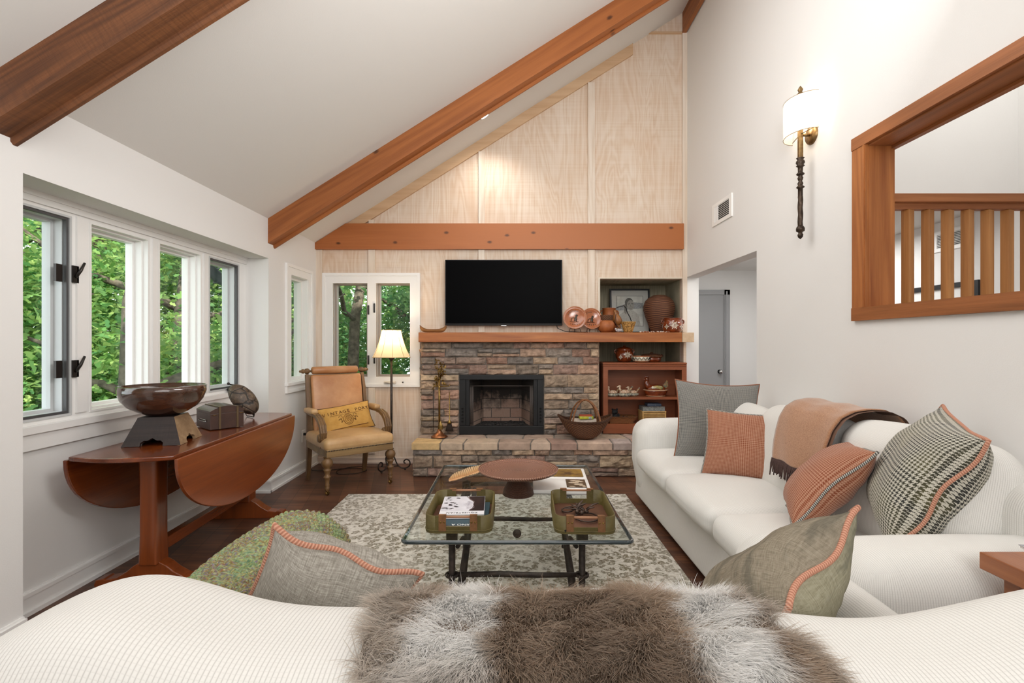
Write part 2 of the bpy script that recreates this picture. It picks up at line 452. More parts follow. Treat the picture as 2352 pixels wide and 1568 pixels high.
M_wall = plain('wall_paint', 'e6e5e3', .85, bmp=.06, bs=220, spec=.2)
M_ceil = plain('ceiling_paint', 'e0deda', .9, bmp=.05, bs=200, spec=.1)
M_trim = plain('trim_paint', 'efeeec', .42, spec=.4)
M_cedar_x = wood('cedar_along_x', 'b5703a', '7a421c', 'x', rough=.55, knots=2.4, freq=26, contrast=1.0, third='9c5a2a')
M_cedar_y = wood('cedar_along_y', 'a9683a', '744420', 'y', rough=.55, freq=26, contrast=1.0)
M_cedar_z = wood('cedar_along_z', 'bd7a42', '8a4c24', 'z', rough=.5, freq=30, contrast=1.0)
M_beamdark = wood('rough_sawn_cedar', '8f5a34', '52301b', 'x', rough=.65, knots=2.2, freq=40, saw=.35, contrast=1.0, bmp=.5)
M_baluster = wood('baluster_wood', 'c48a50', '96602f', 'z', rough=.55, freq=20, contrast=1.0)
M_oak = wood('oak_mantel', 'b8733c', '8a4a1f', 'x', rough=.45, freq=46, contrast=.9, knots=1.2)
M_endgrain = plain('pale_end_block', 'd9c0a2', .7, c2='c9ab8a', vs=14)
M_cherry_y = wood('cherry_along_y', '8e4419', '4a1c0a', 'y', s=.7, rough=.22, freq=14, contrast=1.3, bmp=.04, coat=.5)
M_cherry_z = wood('cherry_along_z', '964c1d', '5a2610', 'z', s=.7, rough=.28, freq=12, contrast=1.3, bmp=.06, coat=.3)
M_case = wood('bookcase_wood', '9a5735', '774024', 'x', rough=.4, freq=10, contrast=1.2, bmp=.05)
M_iron = plain('wrought_iron', '37322f', .5, .7, c2='4a403a', vs=40, bmp=.2, bs=50)
M_black = plain('black_metal', '17181a', .45, .3)
M_brass = plain('aged_brass', 'a8884e', .3, .95, c2='6e5a34', vs=60)
M_copper = plain('copper_base', 'b57a52', .32, .85, c2='8c5a3a', vs=30)
M_chrome = plain('nickel', 'c8c8c8', .2, 1)
M_white = plain('white_enamel', 'f2f2f0', .35)
M_dgrey = plain('dark_window_frame', '4c4b4c', .5)
M_bronze = plain('bronze_hardware', '3a3634', .35, .7)
M_slip = waffle('ivory_waffle_slipcover', 'e6e5e1', 'b4b2ad', .0072, amt=.5, bs=.4)
M_pane = pane('window_glass', (.97, .985, .98, 1), .55)

# ================================================================ THE SETTING
XL, XR, YF, YB = -2.13, 1.885, 5.30, -2.4
def zc(x): return 2.385+.63*(x-XL)
def empty_struct(name, label):
    o = bpy.data.objects.new(name, None); COL.objects.link(o); o['kind'] = 'structure'; o['label'] = label; return o

# floor: wide dark planks laid a little askew to the walls
m, nt, b = new_mat('plank_floor')
v = coords(nt, rot=(0, 0, math.radians(90-13)))
br = nd(nt, 'ShaderNodeTexBrick'); br.offset = .37; br.inputs['Scale'].default_value = 1
br.inputs['Brick Width'].default_value = 1.25; br.inputs['Row Height'].default_value = .125
br.inputs['Mortar Size'].default_value = .0012; br.inputs['Color1'].default_value = (0, 0, 0, 1); br.inputs['Color2'].default_value = (1, 1, 1, 1)
br.inputs['Mortar'].default_value = (.5, .5, .5, 1); lk(nt, v, br.inputs['Vector'])
v2 = coords(nt, (3, 60, 3), rot=(0, 0, math.radians(90-13)))
g1 = nz(nt, v2, 1.0, 6, .65, .4); g2 = nz(nt, coords(nt, (1.2, 9, 1), rot=(0, 0, math.radians(77))), 1.0, 3)
f_ = mth(nt, 'ADD', mth(nt, 'MULTIPLY', g1, .55), mth(nt, 'MULTIPLY', g2, .45))
f_ = mth(nt, 'ADD', f_, mth(nt, 'MULTIPLY', mth(nt, 'SUBTRACT', br.outputs[0], .5), .12))
cc = ramp(nt, f_, [(.30, lin('35231b')), (.48, lin('543628')), (.60, lin('714a34')), (.80, lin('916346'))])
cc = mixc(nt, br.outputs['Fac'], cc, lin('1a0f0a'))
lk(nt, cc, b.inputs['Base Color']); b.inputs['Roughness'].default_value = .42; bump(nt, b, g1, .15, .002)
o = MB().box(XL-.35, 3.9, YB, 7.3, -.08, 0).build('floor', m); struct(o, 'dark brown wood plank floor')

# walls
MB().box(XL-.14, XL, YB, 1.98, 0, 2.6).box(XL-.34, XL, 1.98, 2.12, 0, 2.6).build('wall_left', M_wall)
w_l = MB().box(XL-.34, XL, 2.12, 4.25, 2.04, 2.6).box(XL-.34, XL, 4.25, 4.66, 0, 2.6).box(XL-.14, XL, 4.66, 5.05, 0, .93)\
    .box(XL-.14, XL, 4.66, 5.05, 1.96, 2.6).box(XL-.14, XL, 5.05, YF+.12, 0, 2.6)
w_l.box(-2.47, -2.33, 2.12, 4.25, 0, .86).build('wall_left_window_bay', M_wall)
struct(bpy.data.objects['wall_left']); struct(bpy.data.objects['wall_left_window_bay'])
# ceiling (sloping slab) and the wall behind the camera
def slope_slab(x0, x1, y0, y1, th):
    mb = MB(); mb.prism([(x0, zc(x0)), (x1, zc(x1)), (x1, zc(x1)+th), (x0, zc(x0)+th)], y0, y1, 'xz'); return mb
struct(slope_slab(XL-.5, 3.9, YB, YF+.6, .15).build('ceiling', M_ceil), 'sloping white ceiling')
struct(MB().box(XL-.14, 3.9, YB-.1, YB, 0, 6.4).build('wall_behind', M_wall))
# right wall with doorway and the high opening
DY0, DY1, DZ = 3.77, 5.30, 2.015
OY0, OY1, OZ0, OZ1 = .95, 2.594, 1.49, 2.355
mb = MB(); a, b_ = XR, XR+.135
mb.box(a, b_, YB, OY0, 0, 6).box(a, b_, OY0, OY1, 0, OZ0-.01).box(a, b_, OY0, OY1, OZ1+.01, 6).box(a, b_, OY1, DY0, 0, 6)
mb.box(a, b_, DY0, DY1, DZ, 6).box(a, b_, DY1, 5.42, 0, 6)
struct(mb.build('wall_right', M_wall))
# front wall of pale panels
mp_, nt, b = new_mat('whitewashed_panel')
v = coords(nt, (1, 1, .16)); base = nz(nt, v, 2.6, 3, .5, .5)
rings = mth(nt, 'MULTIPLY_ADD', mth(nt, 'SINE', mth(nt, 'MULTIPLY', base, 130)), .5, .5)
saw = nz(nt, coords(nt, (1.2, 1.2, 120)), 1, 3, .6); thr = nz(nt, coords(nt, (60, 60, 1.2)), 1, 4, .7, .3)
big = nz(nt, coords(nt, (1, 1, .8), loc=(3, 0, 5)), 1.5, 3)
cc = ramp(nt, mth(nt, 'ADD', mth(nt, 'MULTIPLY', saw, .32), mth(nt, 'MULTIPLY', thr, .68)), [(.32, lin('cfb49a')), (.50, lin('dbc8b4')), (.68, lin('e4d7c8'))])
cc = mixc(nt, ramp(nt, big, [(.40, (0, 0, 0)), (.66, (.45, .45, .45))]), cc, lin('cfae8f'))
cc = mixc(nt, mth(nt, 'MULTIPLY', rings, .28), cc, lin('efe6dc'))
lk(nt, cc, b.inputs['Base Color']); b.inputs['Roughness'].default_value = .7; b.inputs['Specular IOR Level'].default_value = .3
bump(nt, b, mth(nt, 'ADD', mth(nt, 'MULTIPLY', rings, .5), saw), .35, .003)
mp2, nt, b = new_mat('weathered_niche_panel')
n1 = nz(nt, coords(nt, (90, 3, 3)), 1, 4); lk(nt, ramp(nt, n1, [(.35, lin('8f8a74')), (.65, lin('b2a88f'))]), b.inputs['Base Color']); b.inputs['Roughness'].default_value = .8
mp3 = wood('pale_batten', 'ece2d6', 'd0bca6', 'z', rough=.7, freq=30, contrast=1.1)
mp4 = wood('pale_rake_trim', 'd6b794', 'c19c78', 'x', rough=.7, freq=20, contrast=1.1, knots=1.4)
mb = MB(); y0, y1 = YF, YF+.12
for x0, x1, z0, z1 in ((XL, -1.96, 0, 2.31), (-1.96, -1.10, 0, .93), (-1.96, -1.10, 1.96, 2.31), (-1.10, -.57, 0, 2.31), (-.57, .325, 0, .36), (-.57, .325, .97, 2.31),
                       (.325, .937, 0, 2.31), (.937, 1.855, 0, .33), (.937, 1.855, 2.0, 2.31), (1.855, XR, 0, 2.31)):
    mb.box(x0, x1, y0, y1, z0, z1)
mb.prism([(XL, 2.31), (XR, 2.31), (XR, zc(XR)), (XL, zc(XL))], y0, y1)
struct(mb.build('wall_front', mp_), 'pale whitewashed wood panel wall round the fireplace')
mb = MB().box(.85, 1.95, 5.93, 5.97, .3, 2.05).box(.897, .937, YF+.1, 5.95, .3, 2.05).box(1.855, 1.90, YF+.12, 5.95, .3, 2.05).box(.9, 1.9, YF+.1, 5.95, 2.0, 2.05).box(.9, 1.9, YF+.1, 5.95, .25, .335)
struct(mb.build('wall_niche', mp2), 'grey-green lining of the niche beside the chimney')
# battens and trims of the panel wall
n = 0
def trim(mb, mat_, label=None):
    global n
    n += 1; return struct(mb.build('trim_%d' % n, mat_), label)
mb = MB()
mb.box(XL, -2.063, YF-.03, YF, .11, 2.31)
mb.box(-1.562, -1.49, YF-.03, YF, .11, .82).box(-1.562, -1.49, YF-.03, YF, 2.06, 2.31)
mb.box(-.372, -.307, YF-.03, YF, 1.42, 2.31).box(-.372, -.307, YF-.03, YF, 2.59, zc(-.37)-.12)
mb.box(.812, .885, YF-.034, YF, 1.42, 2.31).box(.812, .885, YF-.034, YF, 2.59, zc(.81)-.12)
mb.box(-1.56, -1.50, YF-.03, YF, 2.59, zc(-1.56)-.11).box(1.835, XR, YF-.03, YF, 1.42, 4.66)
trim(mb, mp3, 'vertical pale battens on the panel wall')
mb = MB(); mb.prism([(-1.82, zc(-1.82)-.0), (1.3, zc(1.3)), (1.3, zc(1.3)-.12), (-1.60, zc(-1.60)-.12)], YF-.026, YF)
mb.prism([(1.22, 4.655), (1.86, 4.655), (1.86, 4.675), (1.26, 4.675)], YF-.02, YF)
trim(mb, mp4, 'pale sloping trim under the ceiling line')
mb = MB().box(.925, .945, YF-.012, YF-.0005, 1.41, 2.0).box(.925, 1.87, YF-.012, YF-.0005, 2.0, 2.014)
trim(mb, plain('niche_edge', 'ded3c2', .6), 'pale edge strip of the niche')
# baseboards with cap and shoe
def base(mb, x0, y0, x1, y1, nx, ny, h=.105):
    # runs from x0,y0 to x1,y1 ; nx,ny points into the room
    for t, z0, z1 in ((.014, 0, h*.82), (.02, h*.82, h), (.008, h, h+.008), (.028, 0, .02)):
        xa, xb = sorted((x0, x1)); ya, yb = sorted((y0, y1))
        if nx: xs = sorted((x0, x0+nx*t)); mb.box(xs[0], xs[1], ya, yb, z0, z1)
        else: ys = sorted((y0, y0+ny*t)); mb.box(xa, xb, ys[0], ys[1], z0, z1)
mb = MB(); base(mb, -2.33, 2.12, -2.33, 4.222, 1, 0); base(mb, XL, 4.25, XL, YF, 1, 0); base(mb, XL, YB, XL, 2.12, 1, 0)
struct(mb.build('baseboard_left', M_trim))
mb = MB(); base(mb, -2.33, 4.25, XL+.028, 4.25, 0, -1); struct(mb.build('baseboard_return', M_trim))
mb = MB(); base(mb, XL, YF, -.98, YF, 0, -1, .06); struct(mb.build('baseboard_front', plain('pale_baseboard', 'e3d2c4', .6)))
mb = MB(); base(mb, XR, YB, XR, DY0, -1, 0); struct(mb.build('baseboard_right', M_trim))

# ---------------------------------------------------------------- hall and stair beyond the right wall
XH = 3.75
struct(MB().box(XH, XH+.1, YB, 7.2, 0, 6.2).build('wall_hall_right', M_wall))
struct(MB().box(XR, XH, 7.1, 7.2, 0, 2.5).box(2.02, XH, 3.62, 3.74, 2.36, 6.2).build('wall_hall_back', M_wall))
struct(MB().box(XR, XR+.12, 5.42, 7.1, 0, 2.5).build('wall_hall_left', M_wall))
struct(MB().box(XR+.135, XH, 3.74, 7.1, 2.36, 2.44).box(XR, XR+.135, 5.42, 7.1, 2.36, 2.44).build('ceiling_hall', M_ceil))
struct(MB().box(2.02, XH, .4, 2.70, 1.05, 1.18).box(2.02, XH, 2.66, 2.74, .0, 1.05).build('floor_landing', M_wall), 'stair landing floor behind the railing')
mgray = plain('grey_door_paint', '949596', .45)
dr = empty_struct('door_1', 'grey door with round knob at the end of the hall')
mb = MB().box(2.05, 3.05, 7.05, 7.09, 0, 2.0); mb.build('door_leaf', mgray, dr)
mb = MB(); mb.box(3.05, 3.13, 7.03, 7.1, 0, 2.07).box(2.03, 3.13, 7.03, 7.1, 2.0, 2.07).box(3.07, 3.09, 7.015, 7.03, 0, 2.05); mb.build('door_casing', mgray, dr)
mb = MB().lathe([(0, -.07), (.02, -.068), (.03, -.05), (.025, -.035), (.012, -.02), (.012, 0), (.03, 0), (.03, .005)], 16, M=Matrix.Translation((2.99, 7.05, .89)) @ Matrix.Rotation(-PI/2, 4, 'X'))
mb.build('door_knob', M_chrome, dr)
mb = MB().box(3.13, XH, 7.08, 7.1, 0, .1); struct(mb.build('baseboard_hall', M_trim))
def vent(name, label, y0, y1, z0, z1, X, side=-1, grey=False):
    t = thing(name, label, 'air vent', (X, (y0+y1)/2, (z0+z1)/2)); w_, h_ = (y1-y0)/2, (z1-z0)/2
    mb = MB(); s_ = side
    for a in ((-w_, w_, -h_, -h_+.03), (-w_, w_, h_-.03, h_), (-w_, -w_+.05, -h_+.03, h_-.03), (w_-.05, w_, -h_+.03, h_-.03), (w_*.38, w_*.46, -h_+.03, h_-.03)):
        mb.box(min(0, .012*s_), max(0, .012*s_), a[0], a[1], a[2], a[3])
    mb.build('vent_frame', M_white, t)
    mb = MB(); mb.box(min(.001*s_, .003*s_), max(.001*s_, .003*s_), -w_+.03, w_-.03, -h_+.02, h_-.02); mb.build('vent_backing', M_black, t)
    nsl = 9
    for i in range(nsl):
        z = -h_+.035+(2*h_-.07)*i/(nsl-1)
        mb = MB(); mb.prism([(.003*s_, z), (.012*s_, z-.006), (.013*s_, z-.003), (.004*s_, z+.004)], -w_+.05, w_*.38, 'xz'); mb.build('vent_slat', M_white, t)
    for i in range(6):
        y = w_*.47+(w_*.53-.05)*i/5.5
        MB().box(min(.003*s_, .011*s_), max(.003*s_, .011*s_), y, y+.006, -h_+.03, h_-.03).build('vent_vane', M_white, t)
vent('air_vent', 'white slatted air vent high on the right wall above the doorway', 4.18, 4.59, 2.39, 2.59, XR)
vent('air_vent', 'white air vent on the hall wall seen between the balusters', 3.97, 4.45, 2.10, 2.28, XH)

# wooden frame of the high opening
fr = empty_struct('trim_20', 'cedar frame lining the high opening in the right wall')
t_ = .018
MB().box(XR-t_, XR, OY1-.01, OY1+.092, 1.49, 2.355).box(XR-t_-.004, XR-t_, OY1-.005, OY1+.005, 1.49, 2.355).build('side_casing', M_cedar_z, fr)
MB().box(XR-t_-.004, XR+.01, OY0-.1, OY1+.092, 2.355, 2.42).build('head_casing', M_cedar_y, fr)
MB().box(XR-t_-.004, XR+.01, OY0-.1, OY1+.092, 1.422, 1.492).build('sill_casing', M_cedar_y, fr)
MB().box(XR, XR+.137, OY1-.012, OY1+.002, 1.49, 2.355).build('jamb', M_cedar_z, fr)
MB().box(XR, XR+.137, OY0, OY1, 2.345, 2.358).box(XR+.12, XR+.15, OY0, OY1+.02, 2.33, 2.36).build('head_lining', M_cedar_y, fr)
MB().box(XR, XR+.137, OY0, OY1, 1.48, 1.492).build('sill_board', M_cedar_y, fr)
rl = thing('stair_railing', 'light cedar stair railing with square balusters behind the high opening', 'railing', (2.02, 2.66, 1.18))
mb = MB(); mb.box(0, 1.725, -.045, .045, .88, .925).box(0, 1.725, -.02, .02, .845, .88); mb.build('handrail', wood('handrail_wood', 'b9794a', '8d5430', 'x', rough=.6, freq=20), rl, bevel=.004)
for i in range(16):
    x = .025+i*.1085
    MB().rbox((x, 0, .42), (.021, .021, .425), .003, 1, 1, M=Matrix.Translation((x, 0, 0)) @ Matrix.Rotation(math.radians(18), 4, 'Z') @ Matrix.Translation((-x, 0, 0))).build('baluster', M_baluster, rl)
pf = thing('picture_frame', 'dark framed picture on the hall wall low between the balusters', 'picture', (XH, 4.25, 1.55))
MB().box(-.03, 0, -.35, .35, .22, .26).box(-.03, 0, -.35, .35, -.26, -.22).box(-.03, 0, .31, .35, -.22, .22).box(-.03, 0, -.35, -.31, -.22, .22).build('frame', M_black, pf)
MB().box(-.012, -.002, -.31, .31, -.22, .22).build('mat_board', plain('mat_board', 'e8e8e6', .8), pf)

# ---------------------------------------------------------------- beams
def sloped(name, label, x0, x1, y, wy, drop, mat_, lip=True):
    "beam under the sloping ceiling between x0 and x1, front face at y"
    ang = math.atan(.63); L = (x1-x0)/math.cos(ang); d = drop*math.cos(ang)
    t = thing(name, label, 'beam', (x0, y, zc(x0)))
    R_ = Matrix.Rotation(-ang, 4, 'Y')
    def part(nm, poly, m_):
        mb = MB(); mb.prism([(p, q) for p, q in poly], 0, L, 'yz', M=None)
        o = mb.build(nm, m_, t); o.rotation_euler = R_.to_euler(); 
        # plumb cut where the beam meets the left wall
        for v_ in o.data.vertices:
            if v_.co.x < 1e-4: v_.co.x += v_.co.z*math.tan(ang)
        return o
    part('timber', [(0, 0), (0, -d), (wy, -d), (wy, 0)], mat_)
    part('edge_strip', [(wy-.034, -d), (wy-.034, -d-.012), (wy-.022, -d-.022), (wy-.004, -d-.022), (wy, -d-.01), (wy, -d)], mat_)
    if lip: part('face_strip', [(-.012, -d+.0), (-.012, -d+.03), (0, -d+.036), (0, -d)], mat_)
    return t
sloped('ceiling_beam', 'dark rough-sawn cedar beam crossing the ceiling nearest the camera, above the windows', XL, XR, 1.975, .125, .215, M_beamdark)
sloped('ceiling_beam', 'orange cedar beam sloping down to the left wall near the fireplace wall', XL, XR, 4.24, .13, .215, M_cedar_x, False)
rb = thing('ridge_beam', 'short brown ledger beam running along the top of the right wall', 'beam', (XR-.04, 0, 4.674))
MB().box(-.005, .04, .3, 5.29, 0, .26).build('timber', M_cedar_y, rb); MB().box(-.012, .03, .3, 5.29, -.02, .0).build('edge_strip', M_cedar_y, rb)
mb = MB(); mb.prism([(XL, 2.313), (1.84, 2.313), (1.84, 2.589), (XL+.33, 2.589), (XL, zc(XL)-.005)], YF-.055, YF-.001)
tag(mb.build('wall_beam', wood('knotty_cedar_wall_beam', 'bd733f', '8a4a20', 'x', rough=.5, knots=2.6, freq=14, contrast=.9, third='ab6634')), 'horizontal knotty orange cedar beam across the panel wall above the television', 'beam')

# ---------------------------------------------------------------- windows
def ring(mb, x0, x1, ya, yb, za, zb, w_):
    mb.box(x0, x1, ya, ya+w_, za, zb).box(x0, x1, yb-w_, yb, za, zb).box(x0, x1, ya+w_, yb-w_, za, za+w_).box(x0, x1, ya+w_, yb-w_, zb-w_, zb)
def ringf(mb, y0, y1, xa, xb, za, zb, w_):
    mb.box(xa, xa+w_, y0, y1, za, zb).box(xb-w_, xb, y0, y1, za, zb).box(xa+w_, xb-w_, y0, y1, za, za+w_).box(xa+w_, xb-w_, y0, y1, zb-w_, zb)
XW = -2.33
ops_ = [(2.14, 2.565), (2.69, 3.112), (3.212, 3.636), (3.744, 4.14)]
names = ['dark-framed casement window nearest the camera', 'fixed white window, second from the left', 'fixed white window, third from the left', 'dark-framed casement window beside the corner of the bay']
M_scrn = plain('reveal_grey', 'b8bcc0', .6)
for i, (ya, yb) in enumerate(ops_):
    wn = empty_struct('window_%d' % (i+1), names[i])
    mb = MB(); ring(mb, XW-.075, XW-.03, ya, yb, .93, 1.96, .014); ring(mb, XW-.12, XW-.075, ya+.008, yb-.008, .938, 1.952, .022)
    ring(mb, XW-.031, XW+.004, ya-.008, yb+.008, .922, 1.968, .011)
    mb.build('window_frame', M_trim if i in (1, 2) else plain('casement_frame_%d' % i, 'c9cbcc', .5), wn)
    MB().box(XW-.1, XW-.096, ya+.02, yb-.02, .95, 1.94).build('glass_pane', M_pane, wn)
    if i in (0, 3):
        mb = MB(); ring(mb, XW-.02, XW-.004, ya+.0, yb-.0, .93, 1.96, .016); mb.build('screen_frame', M_dgrey, wn)
        # crank on the sill
        yc = 2.2 if i == 0 else 4.0
        mb = MB(); mb.rbox((XW+.03, yc, .925), (.022, .05, .012), .01, 3, 2); mb.tube([(XW+.04, yc, .93), (XW+.05, yc+.015, .955), (XW+.045, yc-.05, .965), (XW+.04, yc-.07, .972)], .006, 6); mb.ball((XW+.04, yc-.075, .975), .011, 8, 6)
        mb.build('crank', M_bronze, wn)
    if i == 0:
        for z in (1.665, 1.165):
            mb = MB(); mb.box(XW-.004, XW+.012, yb+.004, yb+.04, z-.045, z+.045); mb.box(XW-.03, XW-.016, yb-.06, yb-.025, z-.045, z+.045)
            mb.tube([(XW+.012, yb+.02, z-.015), (XW+.03, yb+.03, z+.02), (XW+.034, yb+.05, z+.065)], [.009, .008, .006], 6); mb.build('sash_lock', M_bronze, wn)
# casings of the bay
mb = MB()
mb.box(XW-.14, XW, 2.12, 2.14, .93, 1.96)
for (a, b1), (c, d) in zip(ops_[:-1], ops_[1:]): mb.box(XW-.14, XW, b1, c, .93, 1.96); mb.box(XW, XW+.012, b1+.03, c-.03, .93, 1.975)
mb.box(XW-.14, XW, 4.14, 4.25, .93, 1.96).box(XW-.14, XW, 2.12, 4.25, 1.96, 2.04).box(XW-.14, XW-.001, 2.12, 4.25, .86, .93)
mb.box(XW, XW+.012, 2.12, 4.25, 1.985, 2.015).box(XW, XW+.02, 2.12, 4.25, 2.015, 2.04)
trim(mb, M_trim, 'white mullions and head casing of the four-light window')
trim(MB().box(XW, XW+.035, 2.12, 4.25, .865, .9).box(XW, XW+.02, 2.12, 4.25, .785, .865), M_trim, 'white sill and apron board under the four-light window')
# side window in the corner
wn = empty_struct('window_5', 'narrow white window in the left wall beside the corner')
mb = MB(); ring(mb, XL, XL+.022, 4.56, 5.15, .83, 2.055, .03); ring(mb, XL, XL+.014, 4.585, 5.125, .855, 2.03, .075)
ring(mb, XL-.06, XL+.004, 4.655, 5.055, .925, 1.965, .014); ring(mb, XL-.12, XL-.05, 4.665, 5.045, .935, 1.955, .03); mb.box(XL, XL+.035, 4.55, 5.16, .9, .925)
mb.build('window_frame', M_trim, wn); MB().box(XL-.092, XL-.088, 4.68, 5.03, .95, 1.94).build('glass_pane', M_pane, wn)
# double window in the front wall
wn = empty_struct('window_6', 'white double casement window in the panel wall behind the armchair')
mb = MB(); ringf(mb, YF-.03, YF, -2.062, -1.005, .827, 2.06, .03); ringf(mb, YF-.018, YF, -2.04, -1.03, .85, 2.035, .085)
mb.box(-1.575, -1.485, YF-.02, YF+.12, .9, 2.0); mb.build('window_casing', M_trim, wn)
for xa, xb, nm in ((-1.96, -1.575, 'left'), (-1.485, -1.10, 'right')):
    mb = MB(); ringf(mb, YF, YF+.06, xa, xb, .93, 1.965, .012); ringf(mb, YF+.05, YF+.11, xa+.012, xb-.012, .942, 1.953, .016); mb.build('window_frame', plain('taupe_sash_'+nm, 'a59a90', .5), wn)
    MB().box(xa+.02, xb-.02, YF+.088, YF+.092, .95, 1.945).build('glass_pane', M_pane, wn)
for x, z in ((-1.562, 1.66), (-1.562, 1.12), (-1.498, 1.68), (-1.498, 1.13)):
    MB().rbox((x, YF-.025, z), (.008, .012, .05), .004, 2, 1).build('sash_lock', M_bronze, wn)
mb = MB(); mb.rbox((-1.33, YF-.026, .875), (.065, .01, .014), .006, 2, 2); mb.tube([(-1.38, YF-.035, .88), (-1.33, YF-.045, .87), (-1.29, YF-.04, .877)], .006, 6); mb.build('crank', plain('cream_crank', 'd8cfc2', .4), wn)
MB().ball((-1.19, YF-.034, .878), .009, 8, 6).build('cap', M_bronze, wn)

# recessed downlight in the ceiling
ang = math.atan(.63)
def downlight(x, y, e):
    t = thing('recessed_light', 'small round recessed light glowing in the sloping ceiling beside the cedar beam', 'ceiling light', (x, y, zc(x)-.001))
    t.rotation_euler = (0, -ang, 0)
    MB().lathe([(.05, -.004), (.062, -.006), (.066, 0)], 24).build('trim_ring', M_white, t)
    me = new_mat('downlight_lens'); me[2].inputs['Emission Color'].default_value = (1, .95, .88, 1); me[2].inputs['Emission Strength'].default_value = 14
    MB().lathe([(.0001, -.003), (.05, -.003)], 24).build('lens', me[0], t)
    lamp('recessed_lamp', 'SPOT', (x, y, zc(x)-.05), e, (1, .93, .84), target=(x+.05, YF+.3, 1.5), angle=2.0, blend=.9, size=.05)
downlight(-.28, 4.81, 20)

# ================================================================ OUTSIDE
gm = plain('forest_floor', '3c4a25', .95, c2='5a5a30', vs=3)
struct(MB().box(-30, -2.6, -6, 30, -1.7, -1.6).box(-2.6, 30, 7.3, 30, -1.7, -1.6).build('ground', gm))
M_leaf = vcol('leaf', .55, 0, spec=.35, var=0, trans=.55)
M_bark = plain('bark', '6b6154', .95, c2='3e372e', vs=14, bmp=.8, bs=30)
def leaf_mesh(name, n, size, rx, rz, seed, dark=0, layers=26, at=None, scale=1):
    r = np.random.RandomState(seed)
    cen = np.stack([r.uniform(-1, 1, layers)*rx, r.uniform(-1, 1, layers)*rx, r.uniform(-.5, .5, layers)*rz*2], 1)
    cen = cen[r.randint(0, layers, n)]
    off = r.normal(0, 1, (n, 3))*np.array([.48, .48, .16])*rx*.62
    P = cen+off; P[:, 2] -= .12*np.linalg.norm(off[:, :2], axis=1)
    P *= scale; size *= scale**.5
    if at is not None:
        W_ = P+np.array(at); keep = (W_[:, 0] < -2.8) if at[0] < -3.4 and at[1] < 7.2 else (W_[:, 1] > 6.3); P = P[keep]; n = len(P)
    d = r.normal(0, 1, (n, 3)); d[:, 2] = -.35+.3*r.normal(0, 1, n); d /= np.linalg.norm(d, axis=1)[:, None]
    up = r.normal(0, .45, (n, 3))+np.array([0, 0, 1.0]); sd = np.cross(d, up); sd /= np.linalg.norm(sd, axis=1)[:, None]; nn = np.cross(sd, d)
    s_ = size*r.uniform(.6, 1.25, n)[:, None]
    # lobed leaf outline: base, two lobes each side, tip, with a folded mid rib
    prof = [(0, 0, 0), (.25, .32, .06), (.45, .17, .02), (.70, .30, .05), (1.0, 0, -.06), (.70, -.30, .05), (.45, -.17, .02), (.25, -.32, .06)]
    V = np.concatenate([P+s_*(d*a+sd*b1+nn*c) for a, b1, c in prof], 1).reshape(-1, 3)
    k = len(prof); me = bpy.data.meshes.new(name); me.vertices.add(n*k); me.loops.add(n*k); me.polygons.add(n)
    me.vertices.foreach_set('co', V.ravel().astype(np.float32)); me.loops.foreach_set('vertex_index', np.arange(n*k, dtype=np.int32))
    me.polygons.foreach_set('loop_start', np.arange(0, n*k, k, dtype=np.int32)); me.update(calc_edges=True)
    c0 = np.array(lin('7aa552')[:3]); c1 = np.array(lin('5a915a')[:3]); c2 = np.array(lin('b9cf7e')[:3])
    t = r.uniform(0, 1, n)[:, None]; u = r.uniform(0, 1, n)[:, None]**2
    cl = (c0*(1-t)+c1*t)*(1-u)+c2*u
    if dark: cl = cl*(1-dark)+np.array(lin('3f8259')[:3])*dark
    ca = me.color_attributes.new('Col', 'FLOAT_COLOR', 'POINT')
    cl = np.repeat(np.concatenate([cl, np.ones((n, 1))], 1), k, axis=0); ca.data.foreach_set('color', cl.ravel().astype(np.float32))
    me.materials.append(M_leaf); return me
def trunk_mb(h, r0, seed, lean=(0, 0), branches=5):
    q = random.Random(seed); mb = MB(); pts = []
    for i in range(9):
        t = i/8; pts.append((lean[0]*t+q.uniform(-.08, .08), lean[1]*t+q.uniform(-.08, .08), h*t))
    mb.tube(pts, [r0*(1-.6*i/8) for i in range(9)], 10)
    for k in range(branches):
        i = q.randint(3, 7); p = Vector(pts[i]); a = q.uniform(0, 2*PI); L = q.uniform(1.2, 2.4); bp = [p]
        for j in range(1, 6):
            bp.append(p+Vector((math.cos(a)*L*j/5+q.uniform(-.08, .08), math.sin(a)*L*j/5, .5*L*(j/5)**1.5+q.uniform(-.08, .08))))
        mb.tube(bp, [r0*.38*(1-.8*j/5) for j in range(6)], 7)
    return mb
tspots = [(-4.9, 4.3, 0), (-4.2, 6.6, 1), (-6.4, 6.2, 0), (-2.9, 8.2, 2), (-5.2, 8.6, 1), (-1.1, 9.0, 2), (-7.6, 8.8, 0), (-3.6, 11.2, 0), (-6.2, 11.6, 2), (-8.8, 6.2, 1), (-9.6, 10.4, 0), (-1.0, 12.2, 1), (-7.2, 4.2, 2), (-8.6, 13.6, 1), (-4.6, 14.5, 2), (-11.5, 8.0, 2), (-11.5, 12.5, 0)]
tspots += [(-3.55, 4.2, 3), (-2.55, 7.1, 3), (-4.3, 5.9, 3)]
